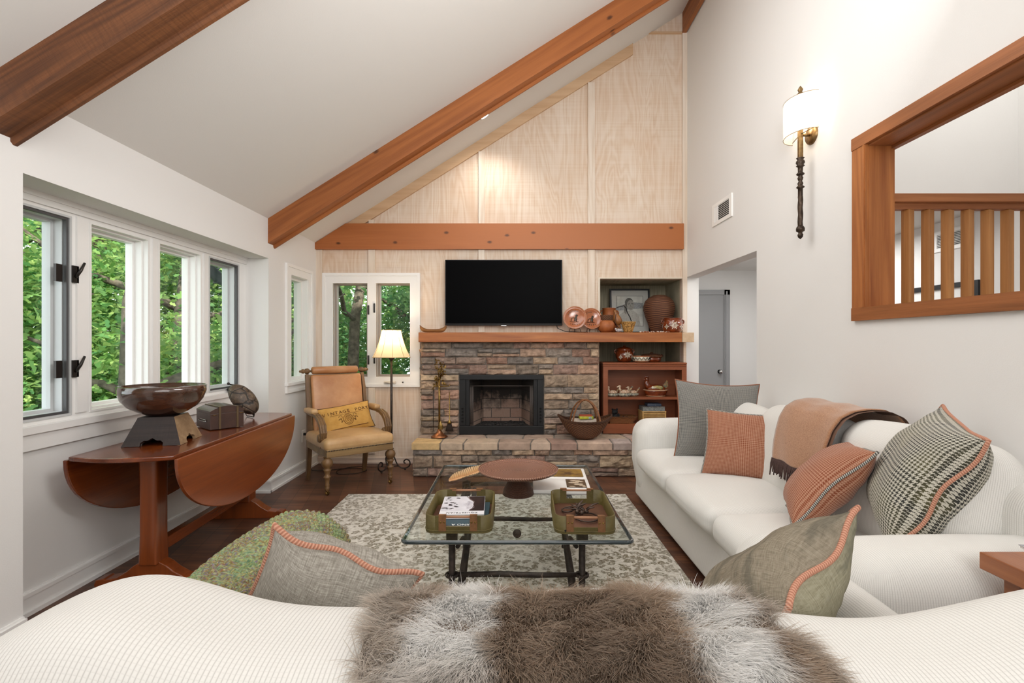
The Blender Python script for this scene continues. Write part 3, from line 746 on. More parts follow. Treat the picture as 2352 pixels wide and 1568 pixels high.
for i, (x, y, k) in enumerate(tspots):
    near = i < 6 or k == 3; k_thin = k == 3; k = 0 if k_thin else k
    lab = {3: 'slender tree with bare trunk close outside the front double window', 17: 'slender tree with bare trunk close outside the second bay window', 18: 'slender tree with bare trunk just outside the panel wall double window', 19: 'slender tree with bare trunk close outside the third bay window'}.get(i if k_thin else -1, 'leafy green tree growing outside beyond the windows')
    t = thing('tree', lab, 'tree', (x, y, -1.6), 0, None if k_thin else 'green trees outside the windows')
    trunk_mb(6.5, (.11 if k_thin else .16) if near else .22, i, (rnd.uniform(-.9, .9), rnd.uniform(-.5, .5)) if not k_thin else (.5, .3)).build('trunk', M_bark, t)
    zt = 3.2 if i % 2 else 2.7
    me = leaf_mesh('foliage', 2600 if k_thin else ((24000, 24000, 20000) if near else (15000, 15000, 13000))[k], (.085, .075, .10)[k] if near else (.10, .095, .12)[k], 1.7, 2.7, i+1, (0, 0, .5)[k], at=(x, y, zt-1.6), scale=1 if near else 1.4)
    o = bpy.data.objects.new('foliage', me); COL.objects.link(o); o.parent = t; o.location = (0, 0, zt); t.rotation_euler = (0, 0, 0)
for i, (x, y) in enumerate([(-5.8, 5), (-3.2, 9.8), (-8.5, 9), (-5.5, 13)]):
    und = leaf_mesh('undergrowth', 14000, .12, 2.6, .7, 20+i, .3, 60, at=(x, y, -.6))
    o = bpy.data.objects.new('undergrowth', und); COL.objects.link(o); o.location = (x, y, -.6)
    tag(o, 'low leafy undergrowth below the trees outside', 'undergrowth', kind='stuff')
mb = MB(); mb.tube([(-2.465, 4.45, 2.5), (-2.68, 4.5, 2.5), (-2.82, 4.52, 2.44), (-2.86, 4.52, 2.34), (-2.86, 4.52, 2.18), (-2.86, 4.53, 2.08), (-2.84, 4.57, 1.99), (-2.80, 4.64, 1.92), (-2.74, 4.74, 1.87), (-2.60, 4.98, 1.80)], .05, 14, flat=1.2)
for q in range(6):
    a = q/5; mb.tube([(-2.86+.05*a, 4.52+.14*a, 2.14-.24*a), (-2.857+.05*a, 4.525+.14*a, 2.128-.24*a)], .056, 14)
tag(mb.build('downspout', plain('dark_gutter', '3b4144', .5, .3)), 'dark corrugated downspout elbow outside the fourth bay window', 'downspout')

# ================================================================ FIREPLACE
M_stone = vcol('ledge_stone', .85, .9, 28, .25, .38, 16)
M_flag = vcol('flagstone', .8, .35, 20, .3, .22, 9)
M_mortar = plain('mortar', '8d857c', .95, c2='6f675f', vs=30, bmp=.5, bs=60)
PAL = [lin(c) for c in ('968472', '8b7a6a', '7d7064', 'a08a74', '957767', '8a7266', 'a39079', '787069', '84796f', 'a6907a', '917e6c', '9b7f6c', '88766a', '99816f')]
srnd = random.Random(21)
def stone(mb, q, fr, depth, col, rough=.012, nu=9, nv=6, inset=.006):
    "one rough stone: q = four (u, v) corners, fr = (origin, U, V, N)"
    O, U, V, N_ = fr; seed = srnd.uniform(0, 99)
    k_ = srnd.uniform(1.1, 1.6); cols = [c*k_ for c in col[:3]]
    def P(a, b):
        u = (q[0][0]*(1-a)+q[1][0]*a)*(1-b)+(q[3][0]*(1-a)+q[2][0]*a)*b
        v_ = (q[0][1]*(1-a)+q[1][1]*a)*(1-b)+(q[3][1]*(1-a)+q[2][1]*a)*b
        e = min(a, 1-a, b, 1-b)
        n_ = mnoise.noise(Vector((u*14+seed, v_*22, seed)))*rough*1.6+mnoise.noise(Vector((u*45+seed, v_*55, seed)))*rough*.7
        d = depth+(n_ if e > 0 else -rough*1.3)
        ju = mnoise.noise(Vector((u*30, v_*30, seed)))*.004; jv = mnoise.noise(Vector((u*30, v_*30, seed+9)))*.004
        return O+U*(u+ju)+V*(v_+jv)+N_*d
    G = [[mb.v(P(i/nu, j/nv), cols) for i in range(nu+1)] for j in range(nv+1)]
    for j in range(nv):
        for i in range(nu): mb.f([G[j][i], G[j][i+1], G[j+1][i+1], G[j+1][i]], smooth=False)
    ringv = [G[0][i] for i in range(nu+1)]+[G[j][nu] for j in range(1, nv+1)]+[G[nv][i] for i in range(nu-1, -1, -1)]+[G[j][0] for j in range(nv-1, 0, -1)]
    back = [mb.v(v_.co-N_*(depth+.0), cols) for v_ in ringv]
    k = len(ringv)
    for i in range(k): mb.f([ringv[i], back[i], back[(i+1) % k], ringv[(i+1) % k]], smooth=False)
def ledge(mb, u0, u1, v0, v1, fr, depth=.03, hmin=.066, hmax=.12):
    v_ = v0
    while v_ < v1-1e-4:
        h = srnd.uniform(hmin, hmax)
        if v1-v_-h < hmin*.8: h = v1-v_
        u = u0
        while u < u1-1e-4:
            w_ = srnd.uniform(.13, .34)
            if u1-u-w_ < .08: w_ = u1-u
            g = .0035; col = srnd.choice(PAL); d = depth*srnd.uniform(.6, 1.3)
            if h > .085 and srnd.random() < .4:
                k = srnd.uniform(.4, .6)*h
                stone(mb, [(u+g, v_+g), (u+w_-g, v_+g), (u+w_-g, v_+k-g), (u+g, v_+k-g)], fr, d, col, nv=4)
                stone(mb, [(u+g, v_+k+g), (u+w_-g, v_+k+g), (u+w_-g, v_+h-g), (u+g, v_+h-g)], fr, d*srnd.uniform(.8, 1.2), srnd.choice(PAL), nv=4)
            else:
                jt = [srnd.uniform(-.004, .004) for _ in range(8)]
                stone(mb, [(u+g+jt[0], v_+g), (u+w_-g+jt[1], v_+g+jt[2]*.5), (u+w_-g+jt[3], v_+h-g), (u+g+jt[4], v_+h-g+jt[5]*.5)], fr, d, col)
            u += w_
        v_ += h
fp = thing('fireplace', 'stacked brown ledge-stone fireplace with raised hearth and black firebox', 'fireplace', (-.03, 5.1, 0))
OF = Vector((-.03, 5.1, 0))
def fr_front(y): return (Vector((0, y, 0))-OF, Vector((1, 0, 0)), Vector((0, 0, 1)), Vector((0, -1, 0)))
mb = MB().color(); F_ = fr_front(5.185)
ledge(mb, -.978, -.572, .335, .965, F_); ledge(mb, .33, .915, .335, .965, F_); ledge(mb, -.978, .915, .965, 1.312, F_)
frs = (Vector((.895, 5.17, 0))-OF, Vector((0, 1, 0)), Vector((0, 0, 1)), Vector((1, 0, 0))); ledge(mb, 0, .13, .335, 1.312, frs, .015)
frs = (Vector((-.965, 5.3, 0))-OF, Vector((0, -1, 0)), Vector((0, 0, 1)), Vector((-1, 0, 0))); ledge(mb, 0, .13, .335, 1.312, frs, .015)
mb.build('stone_surround', M_stone, fp, merge=False, recalc=False)
T = Matrix.Translation(-OF)
mb = MB(); mb.box(-.965, -.566, 5.185, 5.30, .33, 1.31, T).box(.325, .90, 5.185, 5.30, .33, 1.31, T).box(-.566, .325, 5.185, 5.30, .97, 1.31, T)
mb.box(-.965, 1.88, 4.765, 5.30, 0, .27, T).box(-.975, 1.88, 4.738, 5.18, .27, .326, T)
mb.build('mortar_core', M_mortar, fp)
mb = MB().color(); ledge(mb, -.98, 1.88, 0.0, .272, fr_front(4.765), .028)
frs = (Vector((-.965, 5.3, 0))-OF, Vector((0, -1, 0)), Vector((0, 0, 1)), Vector((-1, 0, 0))); ledge(mb, 0, .535, 0, .272, frs, .02)
mb.build('hearth_stone_face', M_stone, fp, merge=False, recalc=False)
# flagstone slabs of the hearth
SP = [lin(c) for c in ('a89585', '9f8a7e', 'a69080', '998a7e', 'ab9884', '958780', 'a08578')]
mb = MB().color(); x = -.99; cuts = [x]
while x < 1.83: x += srnd.uniform(.17, .36); cuts.append(min(x, 1.88))
skew = 0
yb_ = [4.96+srnd.uniform(-.05, .05) for _ in cuts]
frt = (Vector((0, 0, .272))-OF, Vector((1, 0, 0)), Vector((0, 1, 0)), Vector((0, 0, 1)))
def slab(q, col, th=.062):
    stone(mb, q, frt, th, col, rough=.004, nu=12, nv=10)
for i in range(len(cuts)-1):
    a, b1 = cuts[i], cuts[i+1]
    if b1-a < .05: continue
    c = srnd.choice(SP) if i else lin('ab9168')
    sk = skew; skew = srnd.uniform(-.035, .035) if i < len(cuts)-2 else 0
    slab([(a+.008, 4.722+srnd.uniform(-.008, .008)), (b1-.008, 4.722+srnd.uniform(-.008, .008)), (b1-.008+skew, yb_[i+1]), (a+.008+sk, yb_[i])], c)
x = -.99; k = [(x, 0)]
while x < 1.83: x += srnd.uniform(.22, .42); k.append((min(x, 1.88), srnd.uniform(-.05, .05)))
def yat(x):
    for i in range(len(cuts)-1):
        if cuts[i] <= x <= cuts[i+1]: t = (x-cuts[i])/(cuts[i+1]-cuts[i]); return yb_[i]*(1-t)+yb_[i+1]*t
    return 4.96
for i in range(len(k)-1):
    a, b1 = k[i][0], k[i+1][0]
    if b1-a < .05: continue
    slab([(a+.009, yat(a)+.016), (b1-.009, yat(b1-.01)+.016), (b1-.009+k[i+1][1], 5.20), (a+.009+k[i][1], 5.20)], srnd.choice(SP), .0605)
mb.build('hearth_slab', M_flag, fp, merge=False, recalc=False)
# firebox: black frame, sloping brick sides, sooty back
M_soot = None
m, nt, b = new_mat('sooty_firebrick')
br = nd(nt, 'ShaderNodeTexBrick'); br.inputs['Scale'].default_value = 1; br.inputs['Brick Width'].default_value = .22; br.inputs['Row Height'].default_value = .11; br.inputs['Mortar Size'].default_value = .004
br.inputs['Color1'].default_value = lin('a89384'); br.inputs['Color2'].default_value = lin('987868'); br.inputs['Mortar'].default_value = lin('4a4440')
lk(nt, coords(nt, rot=(PI/2, 0, 0)), br.inputs['Vector'])
n1 = nz(nt, coords(nt), 4.5, 5, .7); sp = nd(nt, 'ShaderNodeSeparateXYZ'); lk(nt, coords(nt), sp.inputs[0])
hh = mth(nt, 'ADD', mth(nt, 'MULTIPLY', mth(nt, 'SUBTRACT', sp.outputs[2], .52), 3.0), mth(nt, 'MULTIPLY', mth(nt, 'SUBTRACT', n1, .5), 1.6))
soot = ramp(nt, hh, [(0.0, (0, 0, 0)), (.5, (1, 1, 1))])
sp2 = ramp(nt, nz(nt, coords(nt), 160, 2), [(.56, (0, 0, 0)), (.64, (.5, .5, .5))])
c1 = mixc(nt, mth(nt, 'MULTIPLY', sp2, .5), br.outputs[0], lin('b5aaa2'))
lk(nt, mixc(nt, mth(nt, 'MULTIPLY', soot, .95), c1, lin('1c1b1b')), b.inputs['Base Color']); b.inputs['Roughness'].default_value = .95
mb = MB()
def quad(mb, pts): mb.f([mb.v(Vector(p)-OF) for p in pts], smooth=False)
x0, x1, z0, z1 = -.46, .22, .40, .93; xb0, xb1 = -.34, .10; ya, yb2 = 5.21, 5.66
for P4 in ([(x0, ya, z0), (xb0, yb2, z0), (xb0, yb2, z1), (x0, ya, z1)], [(xb1, yb2, z0), (x1, ya, z0), (x1, ya, z1), (xb1, yb2, z1)], [(xb0, yb2, z0), (xb1, yb2, z0), (xb1, yb2, z1), (xb0, yb2, z1)]): quad(mb, P4)
mb.build('firebrick_lining', m, fp, recalc=False)
mb = MB(); quad(mb, [(x0, ya, z1), (xb0, yb2, z1), (xb1, yb2, z1), (x1, ya, z1)]); quad(mb, [(x0, ya, z0), (x1, ya, z0), (xb1, yb2, z0), (xb0, yb2, z0)])
# outer casing so nothing shows behind the lining
mb.box(-.56, .32, 5.68, 5.70, .36, .98, T).box(-.56, -.55, 5.2, 5.7, .36, .98, T).box(.31, .32, 5.2, 5.7, .36, .98, T).box(-.56, .32, 5.2, 5.7, .97, .98, T).box(-.56, .32, 5.2, 5.7, .35, .36, T)
for q in range(60): mb.ball(Vector((srnd.uniform(-.38, .14), srnd.uniform(5.3, 5.6), .405))-OF, srnd.uniform(.008, .02), 6, 4, (1, 1, .6), disp=.5)
mb.build('firebox', plain('ash_black', '1d1c1c', .95, c2='3b3836', vs=40), fp)
mb = MB()
mb.box(-.566, .326, 5.155, 5.20, .335, .425, T).box(-.566, -.50, 5.165, 5.20, .425, .93, T).box(.26, .326, 5.165, 5.20, .425, .93, T).box(-.566, .326, 5.155, 5.20, .915, .965, T)
mb.box(-.50, -.46, 5.175, 5.215, .425, .93, T).box(.22, .26, 5.175, 5.215, .425, .93, T)
mb.build('firebox_frame', M_black, fp, bevel=.003)
M_hole = plain('hole_black', '050505', .9)
for xx in (-.533, .292):
    for i in range(5):
        MB().lathe([(.0001, 0), (.011, 0), (.0115, .002)], 12, M=T @ Matrix.Translation((xx, 5.162, .47+i*.034)) @ Matrix.Rotation(PI/2, 4, 'X')).build('vent_hole', M_hole, fp)
mb = MB()
for k_ in range(70): xx = -.46+.003*k_ if k_ < 14 else (.22-.003*(k_-14) if k_ < 28 else None); xx is not None and mb.tube([Vector((xx, 5.20, .43))-OF, Vector((xx+.002*math.sin(k_), 5.202+.004*(k_ % 2), .84))-OF], .0013, 4)
mb.tube([Vector((-.46, 5.198, .845))-OF, Vector((.22, 5.198, .845))-OF], .004, 6)
mb.build('mesh_curtain', plain('curtain_steel', '6c6460', .5, .6), fp)
# mantel
mt = MB(); mt.box(-.982, 1.76, 5.07, 5.30, 1.312, 1.413, T).box(.937, 1.855, 5.30, 5.93, 1.33, 1.413, T); mt.build('mantel_shelf', M_oak, fp, bevel=.004)
MB().box(1.762, 1.884, 5.068, 5.298, 1.312, 1.412, T).build('mantel_end_block', M_endgrain, fp, bevel=.003)

# television
tv = thing('television', 'large black flat-screen television on the panel wall above the mantel', 'television', (-.098, 5.22, 1.49))
MB().rbox((0, .01, .35), (.627, .02, .352), .006, 2, 2).box(-.25, .25, .03, .075, .15, .55).build('housing', plain('tv_bezel', '101012', .35), tv)
MB().box(-.617, .617, -.0125, -.0105, .022, .694).build('screen', plain('tv_screen', '020203', .4, spec=.03), tv)
mb = MB().rbox((0, -.008, -.004), (.03, .008, .006), .003, 2, 2); mb.build('sensor_bar', M_chrome, tv)
mb = MB(); mb.tube([(.46, 5.24, 1.52), (.48, 5.23, 1.46), (.56, 5.2, 1.425), (.72, 5.19, 1.418), (.80, 5.2, 1.418)], .004, 6)
tag(mb.build('power_cable', M_black), 'thin black cable running from the television onto the mantel', 'cable')

# ================================================================ BOOKCASE AND ITS CONTENTS
bc = thing('bookcase', 'open reddish wood bookcase standing on the hearth in the niche', 'bookcase', (1.41, 5.34, .336))
W2 = .445; HB = .77
MB().box(-W2, -W2+.03, -.12, .16, 0, HB-.05).build('side_panel', M_case, bc); MB().box(W2-.03, W2, -.12, .16, 0, HB-.05).build('side_panel', M_case, bc)
MB().box(-W2, -W2+.05, -.135, -.12, 0, HB-.09).box(W2-.05, W2, -.135, -.12, 0, HB-.09).box(-W2, W2, -.135, -.12, HB-.09, HB-.05).box(-W2+.05, W2-.05, -.135, -.12, 0, .10).build('face_frame', M_case, bc)
MB().box(-W2-.008, W2+.0, -.15, .16, HB-.03, HB-.012).box(-W2-.004, W2, -.142, .16, HB-.05, HB-.03).build('top_board', M_case, bc, bevel=.005)
MB().box(-W2+.03, W2-.03, -.12, .15, .36, .385).build('shelf', M_case, bc, bevel=.003)
MB().box(-W2+.03, W2-.03, -.12, .15, .08, .10).build('bottom_board', M_case, bc)
MB().box(-W2+.03, W2-.03, .15, .16, .0, HB-.05).build('back_panel', M_case, bc)
BX, BY = 1.41, 5.34; ZS, ZB2, ZT = .336+.386, .336+.101, .336+HB-.011

M_terra = plain('terracotta', 'a8612f', .55, c2='8a4a22', vs=12, bmp=.1)
M_glaze = plain('glazed_brown', '8c3f1c', .12, c2='5e2710', vs=18, coat=.8)
M_cream = plain('cream_glaze', 'e3d9c2', .2, coat=.5)
M_blue = plain('dark_blue_glaze', '24344c', .2, c2='3c5a6a', vs=60, coat=.5)
M_green = plain('green_glaze', '3f6b52', .2, coat=.5)
M_wick = None
def wicker(name, c1, c2, nu=60, nv=26, rough=.7):
    m, nt, b = new_mat(name); u, v_ = uvsep(nt, PI)
    a = mth(nt, 'MULTIPLY', u, nu); d = mth(nt, 'MULTIPLY', v_, nv)
    # over-under weave: rows offset by half a stake
    row = mth(nt, 'FLOOR', mth(nt, 'DIVIDE', d, PI)); s1 = mth(nt, 'SINE', mth(nt, 'ADD', a, mth(nt, 'MULTIPLY', row, PI)))
    h = mth(nt, 'MULTIPLY', mth(nt, 'ABSOLUTE', mth(nt, 'SINE', d)), mth(nt, 'MULTIPLY_ADD', s1, .35, .65))
    cc = ramp(nt, h, [(.1, tuple(x*.3 for x in lin(c2)[:3])), (.45, lin(c2)), (.8, lin(c1))])
    cc = mixc(nt, mth(nt, 'MULTIPLY', nz(nt, coords(nt), 30, 3), .5), cc, lin(c2)); lk(nt, cc, b.inputs['Base Color'])
    b.inputs['Roughness'].default_value = rough; bump(nt, b, h, .9, .004); return m
M_wk_dark = wicker('brown_wicker', '8a5a36', '5a361e', 70, 90)
M_wk_hon = wicker('honey_wicker', 'b87d42', '7d4a22', 110, 130)
M_rattan = wicker('coiled_rattan', '8a5b44', '4a2d20', 220, 190, .5)
M_stick = wicker('bundled_twigs', 'a5744e', '5a3322', 9, 95)
def pot(name, label, cat, loc, prof, mat_, n=28, mouth=True, rz=0):
    t = thing(name, label, cat, loc, rz); MB().lathe(prof, n).build('body', mat_, t); return t
def handle(t, x, z, r, th, mat_, name='handle', up=1, y=0, rot=0):
    s_ = 1 if x > 0 else -1; mb = MB()
    mb.tube([Vector((x+s_*r*math.sin(a)*1.0, y, z+r*math.cos(a)*up)) for a in [PI*i/8 for i in range(9)]], th, 8); return mb.build(name, mat_, t)
def flower(mb, M, r, n=12, w_=.12):
    for i in range(n):
        a = 2*PI*i/n; c, s_ = math.cos(a), math.sin(a); L = r*(1 if i % 2 == 0 else .72)
        pts = [(c*r*.12, s_*r*.12), (c*L*.6-s_*L*w_, s_*L*.6+c*L*w_), (c*L, s_*L), (c*L*.6+s_*L*w_, s_*L*.6-c*L*w_)]
        mb.f([mb.v(M @ Vector((x, y, .0))) for x, y in pts], smooth=False)
    mb.ball((0, 0, 0), r*.1, 8, 4, M=M)
def on_lathe(prof_r, ang, z, tilt=0, off=.0015):
    "frame on the surface of a round pot facing direction ang"
    n_ = Vector((math.cos(ang)*math.cos(tilt), math.sin(ang)*math.cos(tilt), math.sin(tilt))); r_ = Vector((-math.sin(ang), math.cos(ang), 0)); u_ = n_.cross(r_)
    return basis(r_, u_, n_, Vector((math.cos(ang)*(prof_r+off), math.sin(ang)*(prof_r+off), z)))

# on top of the bookcase
p1 = [(.0001, .001), (.05, 0), (.072, .012), (.094, .05), (.098, .085), (.085, .12), (.075, .133), (.082, .146), (.078, .146), (.07, .133)]
t = pot('lidded_pot', 'round painted brown pot with lid and flower design on top of the bookcase', 'pot', (1.225, 5.36, ZT), p1, M_glaze)
MB().lathe([(.078, .146), (.06, .158), (.02, .166), (.012, .168), (.014, .178), (.0001, .182)], 24).build('lid', M_glaze, t)
handle(t, -.085, .115, .022, .007, M_glaze); handle(t, .085, .115, .022, .007, M_glaze)
mb = MB(); flower(mb, on_lathe(.094, -PI/2+.12, .08, .0, .006), .046, 16, .07)
for a in (-PI/2-.62, -PI/2+.75): flower(mb, on_lathe(.094, a, .055, .0, .006), .028, 8, .14)
mb.build('painted_flower', M_cream, t)
t = pot('zigzag_bowl', 'low cream bowl with dark zigzag band on top of the bookcase', 'bowl', (1.395, 5.30, ZT), [(.0001, 0), (.06, 0), (.085, .01), (.094, .035), (.096, .068), (.09, .068), (.086, .03), (.0001, .012)], M_cream)
MB().lathe([(.061, -.0005), (.0855, .0095), (.0865, .013)], 28).build('base_band', M_terra, t); MB().lathe([(.0965, .060), (.098, .070), (.089, .070)], 28).build('rim', M_terra, t)
mb = MB()
for off in (0, .012):
    pts = [Vector((.0965*math.cos(a), .0965*math.sin(a), .034+off*.9+(.012 if i % 2 else -.012))) for i, a in enumerate([-PI+PI*i/14 for i in range(15)])]
    mb.tube(pts, .0022, 5)
mb.build('zigzag_band', M_black, t)
t = thing('woven_basket', 'oval brown lidded basket behind the zigzag bowl on the bookcase', 'basket', (1.53, 5.38, ZT))
MB().lathe([(.0001, 0), (.08, 0), (.092, .02), (.094, .055), (.088, .055)], 32, sx=1.1).build('body', M_glaze, t)
MB().lathe([(.104, .052), (.107, .066), (.10, .078), (.06, .088), (.02, .092), (.012, .104), (.0001, .107)], 32, sx=1.12).build('lid', M_wk_dark, t)
handle(t, .107, .066, .016, .005, M_wk_dark)

# hen on nest dish
t = thing('hen_dish', 'glazed brown ceramic hen sitting on a basket-shaped dish on the bookcase shelf', 'figurine', (1.56, 5.33, ZS))
def weave(a, i): return .05*math.sin(a*14+i*PI)
MB().lathe([(.0001, 0), (.095, .002), (.105, .012), (.112, .026), (.120, .04), (.126, .054), (.132, .068), (.126, .068), (.11, .04), (.0001, .02)], 56, sy=.66, rib=lambda a, i: .03*math.sin(a*14+i*PI) if 1 < i < 7 else 0).build('nest_dish', M_glaze, t)
mb = MB(); mb.tube([(.133*math.cos(2*PI*i/32), .088*math.sin(2*PI*i/32), .07) for i in range(32)], .005, 6, True); mb.tube([(.10*math.cos(2*PI*i/32), .066*math.sin(2*PI*i/32), .006) for i in range(32)], .004, 6, True)
mb.build('dish_rim', plain('tan_glaze', 'c09a78', .2, coat=.5), t)
mb = MB(); mb.ball((0, 0, .085), .08, 18, 12, (1.35, .85, .55))
mb.tube([(-.075, 0, .09), (-.095, 0, .125), (-.10, 0, .155), (-.092, 0, .18)], [.038, .03, .024, .02], 12); mb.ball((-.096, 0, .186), .024, 12, 8)
mb.tube([(-.112, 0, .184), (-.136, 0, .178)], [.009, .002], 6)
for i, q in enumerate((-.108, -.096, -.084)): mb.ball((q, 0, .208+.003*(i == 1)), .009, 8, 6, (1, .5, 1.2))
mb.build('hen_body', M_glaze, t)
mb = MB(); mb.prism([(.06, .08), (.10, .075), (.135, .11), (.13, .165), (.118, .172), (.085, .125)], -.012, .012); mb.build('tail', plain('tail_stripes', 'b5834e', .2, c2='2f5a50', vs=26, coat=.6), t)
M_wing = plain('wing_glaze', 'b9a05c', .2, c2='3d5a44', vs=24, coat=.6)
for s_ in (-1, 1): MB().ball((.01, s_*.052, .095), .045, 14, 8, (1.35, .35, .6)).build('wing', M_wing, t)
MB().ball((-.048, -.062, .10), .016, 10, 6, (1, .5, .9)).build('painted_spot', M_cream, t); MB().ball((-.104, -.02, .192), .0045, 8, 6).build('eye', M_cream, t)
# three small duck dishes
def duck(loc, rz, label, s_):
    t = thing('duck_dish', label, 'figurine', loc, rz, 'small painted duck dishes on the bookcase shelf'); t.scale = (s_, s_, s_)
    MB().lathe([(.0001, 0), (.045, 0), (.06, .012), (.066, .03), (.062, .034), (.05, .02), (.0001, .015)], 28, sx=1.15, sy=.8).build('dish', plain('mottled_dish', '45545c', .15, c2='c9c3a8', vs=70, coat=.6), t)
    mb = MB(); mb.ball((0, 0, .046), .046, 16, 10, (1.25, .8, .55)); mb.tube([(-.04, 0, .055), (-.055, 0, .078), (-.052, 0, .10)], [.017, .012, .011], 10); mb.ball((-.056, 0, .104), .015, 10, 8, (1.2, .8, .9)); mb.tube([(-.07, 0, .102), (-.088, 0, .097)], [.007, .003], 6)
    mb.build('duck_body', plain('speckled_duck', 'a3653c', .15, c2='e0d6bd', vs=85, coat=.6), t)
    mb = MB(); mb.prism([(.035, .05), (.05, .045), (.088, .10), (.078, .108)], -.01, .01); mb.build('tail', plain('duck_tail', 'c2a173', .2, c2='4a4f52', vs=60, coat=.6), t)
duck((1.088, 5.31, ZS), .2, 'small painted duck dish, leftmost on the bookcase shelf, partly cut off by the side panel', .95)
duck((1.215, 5.30, ZS), .15, 'speckled painted duck dish, middle of the three on the bookcase shelf', 1.05)
duck((1.315, 5.35, ZS), .0, 'blue-white painted duck dish with raised tail, right of the three ducks', .9)
# lower shelf
t = thing('wicker_tray', 'shallow rectangular honey wicker tray on the bottom board of the bookcase', 'tray', (1.173, 5.31, ZB2))
def trayfn(u, v_):
    a = 2*PI*u; c, s_ = math.cos(a), math.sin(a); e = .35; k = 1-.22*(1-v_)
    return Vector((.165*k*math.copysign(abs(c)**e, c), .085*k*math.copysign(abs(s_)**e, s_), .004+.062*v_))
mb = MB(); mb.grid(trayfn, 72, 6, uvs=(.9, .07)); mb.box(-.13, .13, -.066, .066, .002, .008); mb.build('body', M_wk_hon, t)
mb = MB(); mb.tube([trayfn(i/48, 1)+Vector((0, 0, .003)) for i in range(48)], .007, 6, True); mb.build('rim', M_wk_hon, t)
t = thing('bear_figurine', 'small black sitting bear figurine in the wicker tray', 'figurine', (1.115, 5.32, ZB2+.0085))
M_blk = plain('matte_black', '0d0d0e', .8)
mb = MB(); mb.ball((0, 0, .05), .05, 16, 10, (.95, .8, 1.0)); mb.ball((-.005, -.01, .108), .03, 14, 10, (1.1, 1, .95)); mb.ball((-.028, 0, .134), .011, 8, 6); mb.ball((.02, 0, .134), .011, 8, 6); mb.ball((-.022, -.03, .10), .016, 10, 6)
for a, b1 in ((-.035, .012), (.035, .012)): mb.ball((a, -.04, b1), .02, 10, 6, (.8, 1.3, .7))
for a in (-.035, .035): mb.ball((a, -.025, .065), .017, 10, 8, (.7, 1, 1.8))
mb.build('body', M_blk, t)
t = thing('striped_figurine', 'small black and cream striped figurine right of the bear in the tray', 'figurine', (1.235, 5.30, ZB2+.0085))
mb = MB(); mb.ball((0, 0, .032), .032, 14, 10, (1.2, .8, .9)); mb.ball((-.032, 0, .05), .016, 10, 8); mb.build('body', M_blk, t)
mb = MB()
for i in range(5): mb.tube([(-.028+.014*i, -.022*math.cos(a), .034+.028*math.sin(a)) for a in [-.9+1.8*k_/8 for k_ in range(9)]], .0025, 5)
mb.build('stripe', M_cream, t)
t = thing('slatted_box', 'light bamboo slatted box on the bottom board of the bookcase', 'box', (1.52, 5.33, ZB2))
M_bam = plain('bamboo', 'c9a468', .45, c2='b58c50', vs=20)
MB().box(-.13, .13, -.09, .09, .12, .132).build('lid', M_bam, t, bevel=.002); MB().box(-.12, .12, -.082, .085, .0, .12).build('body', plain('box_inside', '5a4526', .7), t)
for i in range(7): MB().box(-.115, .115, -.092, -.083, .008+i*.016, .017+i*.016).build('slat', M_bam, t)
for s_ in (-1, 1): MB().box(min(s_*.115, s_*.127), max(s_*.115, s_*.127), -.092, .088, 0, .12).build('post', M_bam, t)
t = thing('patterned_box', 'grey mottled box with a cut-out lid edge on the bamboo box', 'box', (1.515, 5.325, ZB2+.1325))
MB().box(-.118, .118, -.085, .085, 0, .043).build('body', plain('grey_mottled', '8b8f8c', .7, c2='5a5f5e', vs=110), t)
mb = MB().box(-.12, .12, -.088, .088, .043, .047)
mb.build('lid', plain('lid_taupe', 'a29a90', .6, c2='26282a', vs=26), t)
t = thing('blue_box', 'small slate-blue lidded box on top of the grey patterned box', 'box', (1.53, 5.33, ZB2+.18))
MB().rbox((0, 0, .015), (.075, .06, .015), .003, 2, 1).build('body', plain('slate_blue', '3f4a5c', .5), t); MB().ball((.01, -.061, .015), .004, 8, 6).build('stud', M_chrome, t)

# ================================================================ ON THE MANTEL
ZM = 1.4135
t = thing('wooden_canoe', 'small carved birch-brown toy canoe at the left end of the mantel', 'model canoe', (-.845, 5.17, ZM))
def canoe(u, v_):
    x = -1+2*u; s_ = (1-abs(x)**2.6)**.6 if abs(x) < 1 else 0
    a = PI*v_; top = .030+.045*abs(x)**3.4; w_ = .035*s_; bot = .002+.045*abs(x)**7
    return Vector((.142*math.sin(PI/2*x)**1 if False else .142*x, -w_*math.cos(a), bot+(top-bot)*(1-math.sin(a))))
mb = MB(); mb.grid(canoe, 40, 12, uvs=(.28, .1)); mb.build('hull', wood('canoe_bark', 'a97a48', '7c5026', 'x', rough=.6, freq=60), t)
mb = MB()
for k_ in (0, 1): mb.tube([canoe(i/24, k_)+Vector((0, 0, .002)) for i in range(25)], .003, 5)
mb.build('gunwale', plain('gunwale', '7a4c24', .6), t)
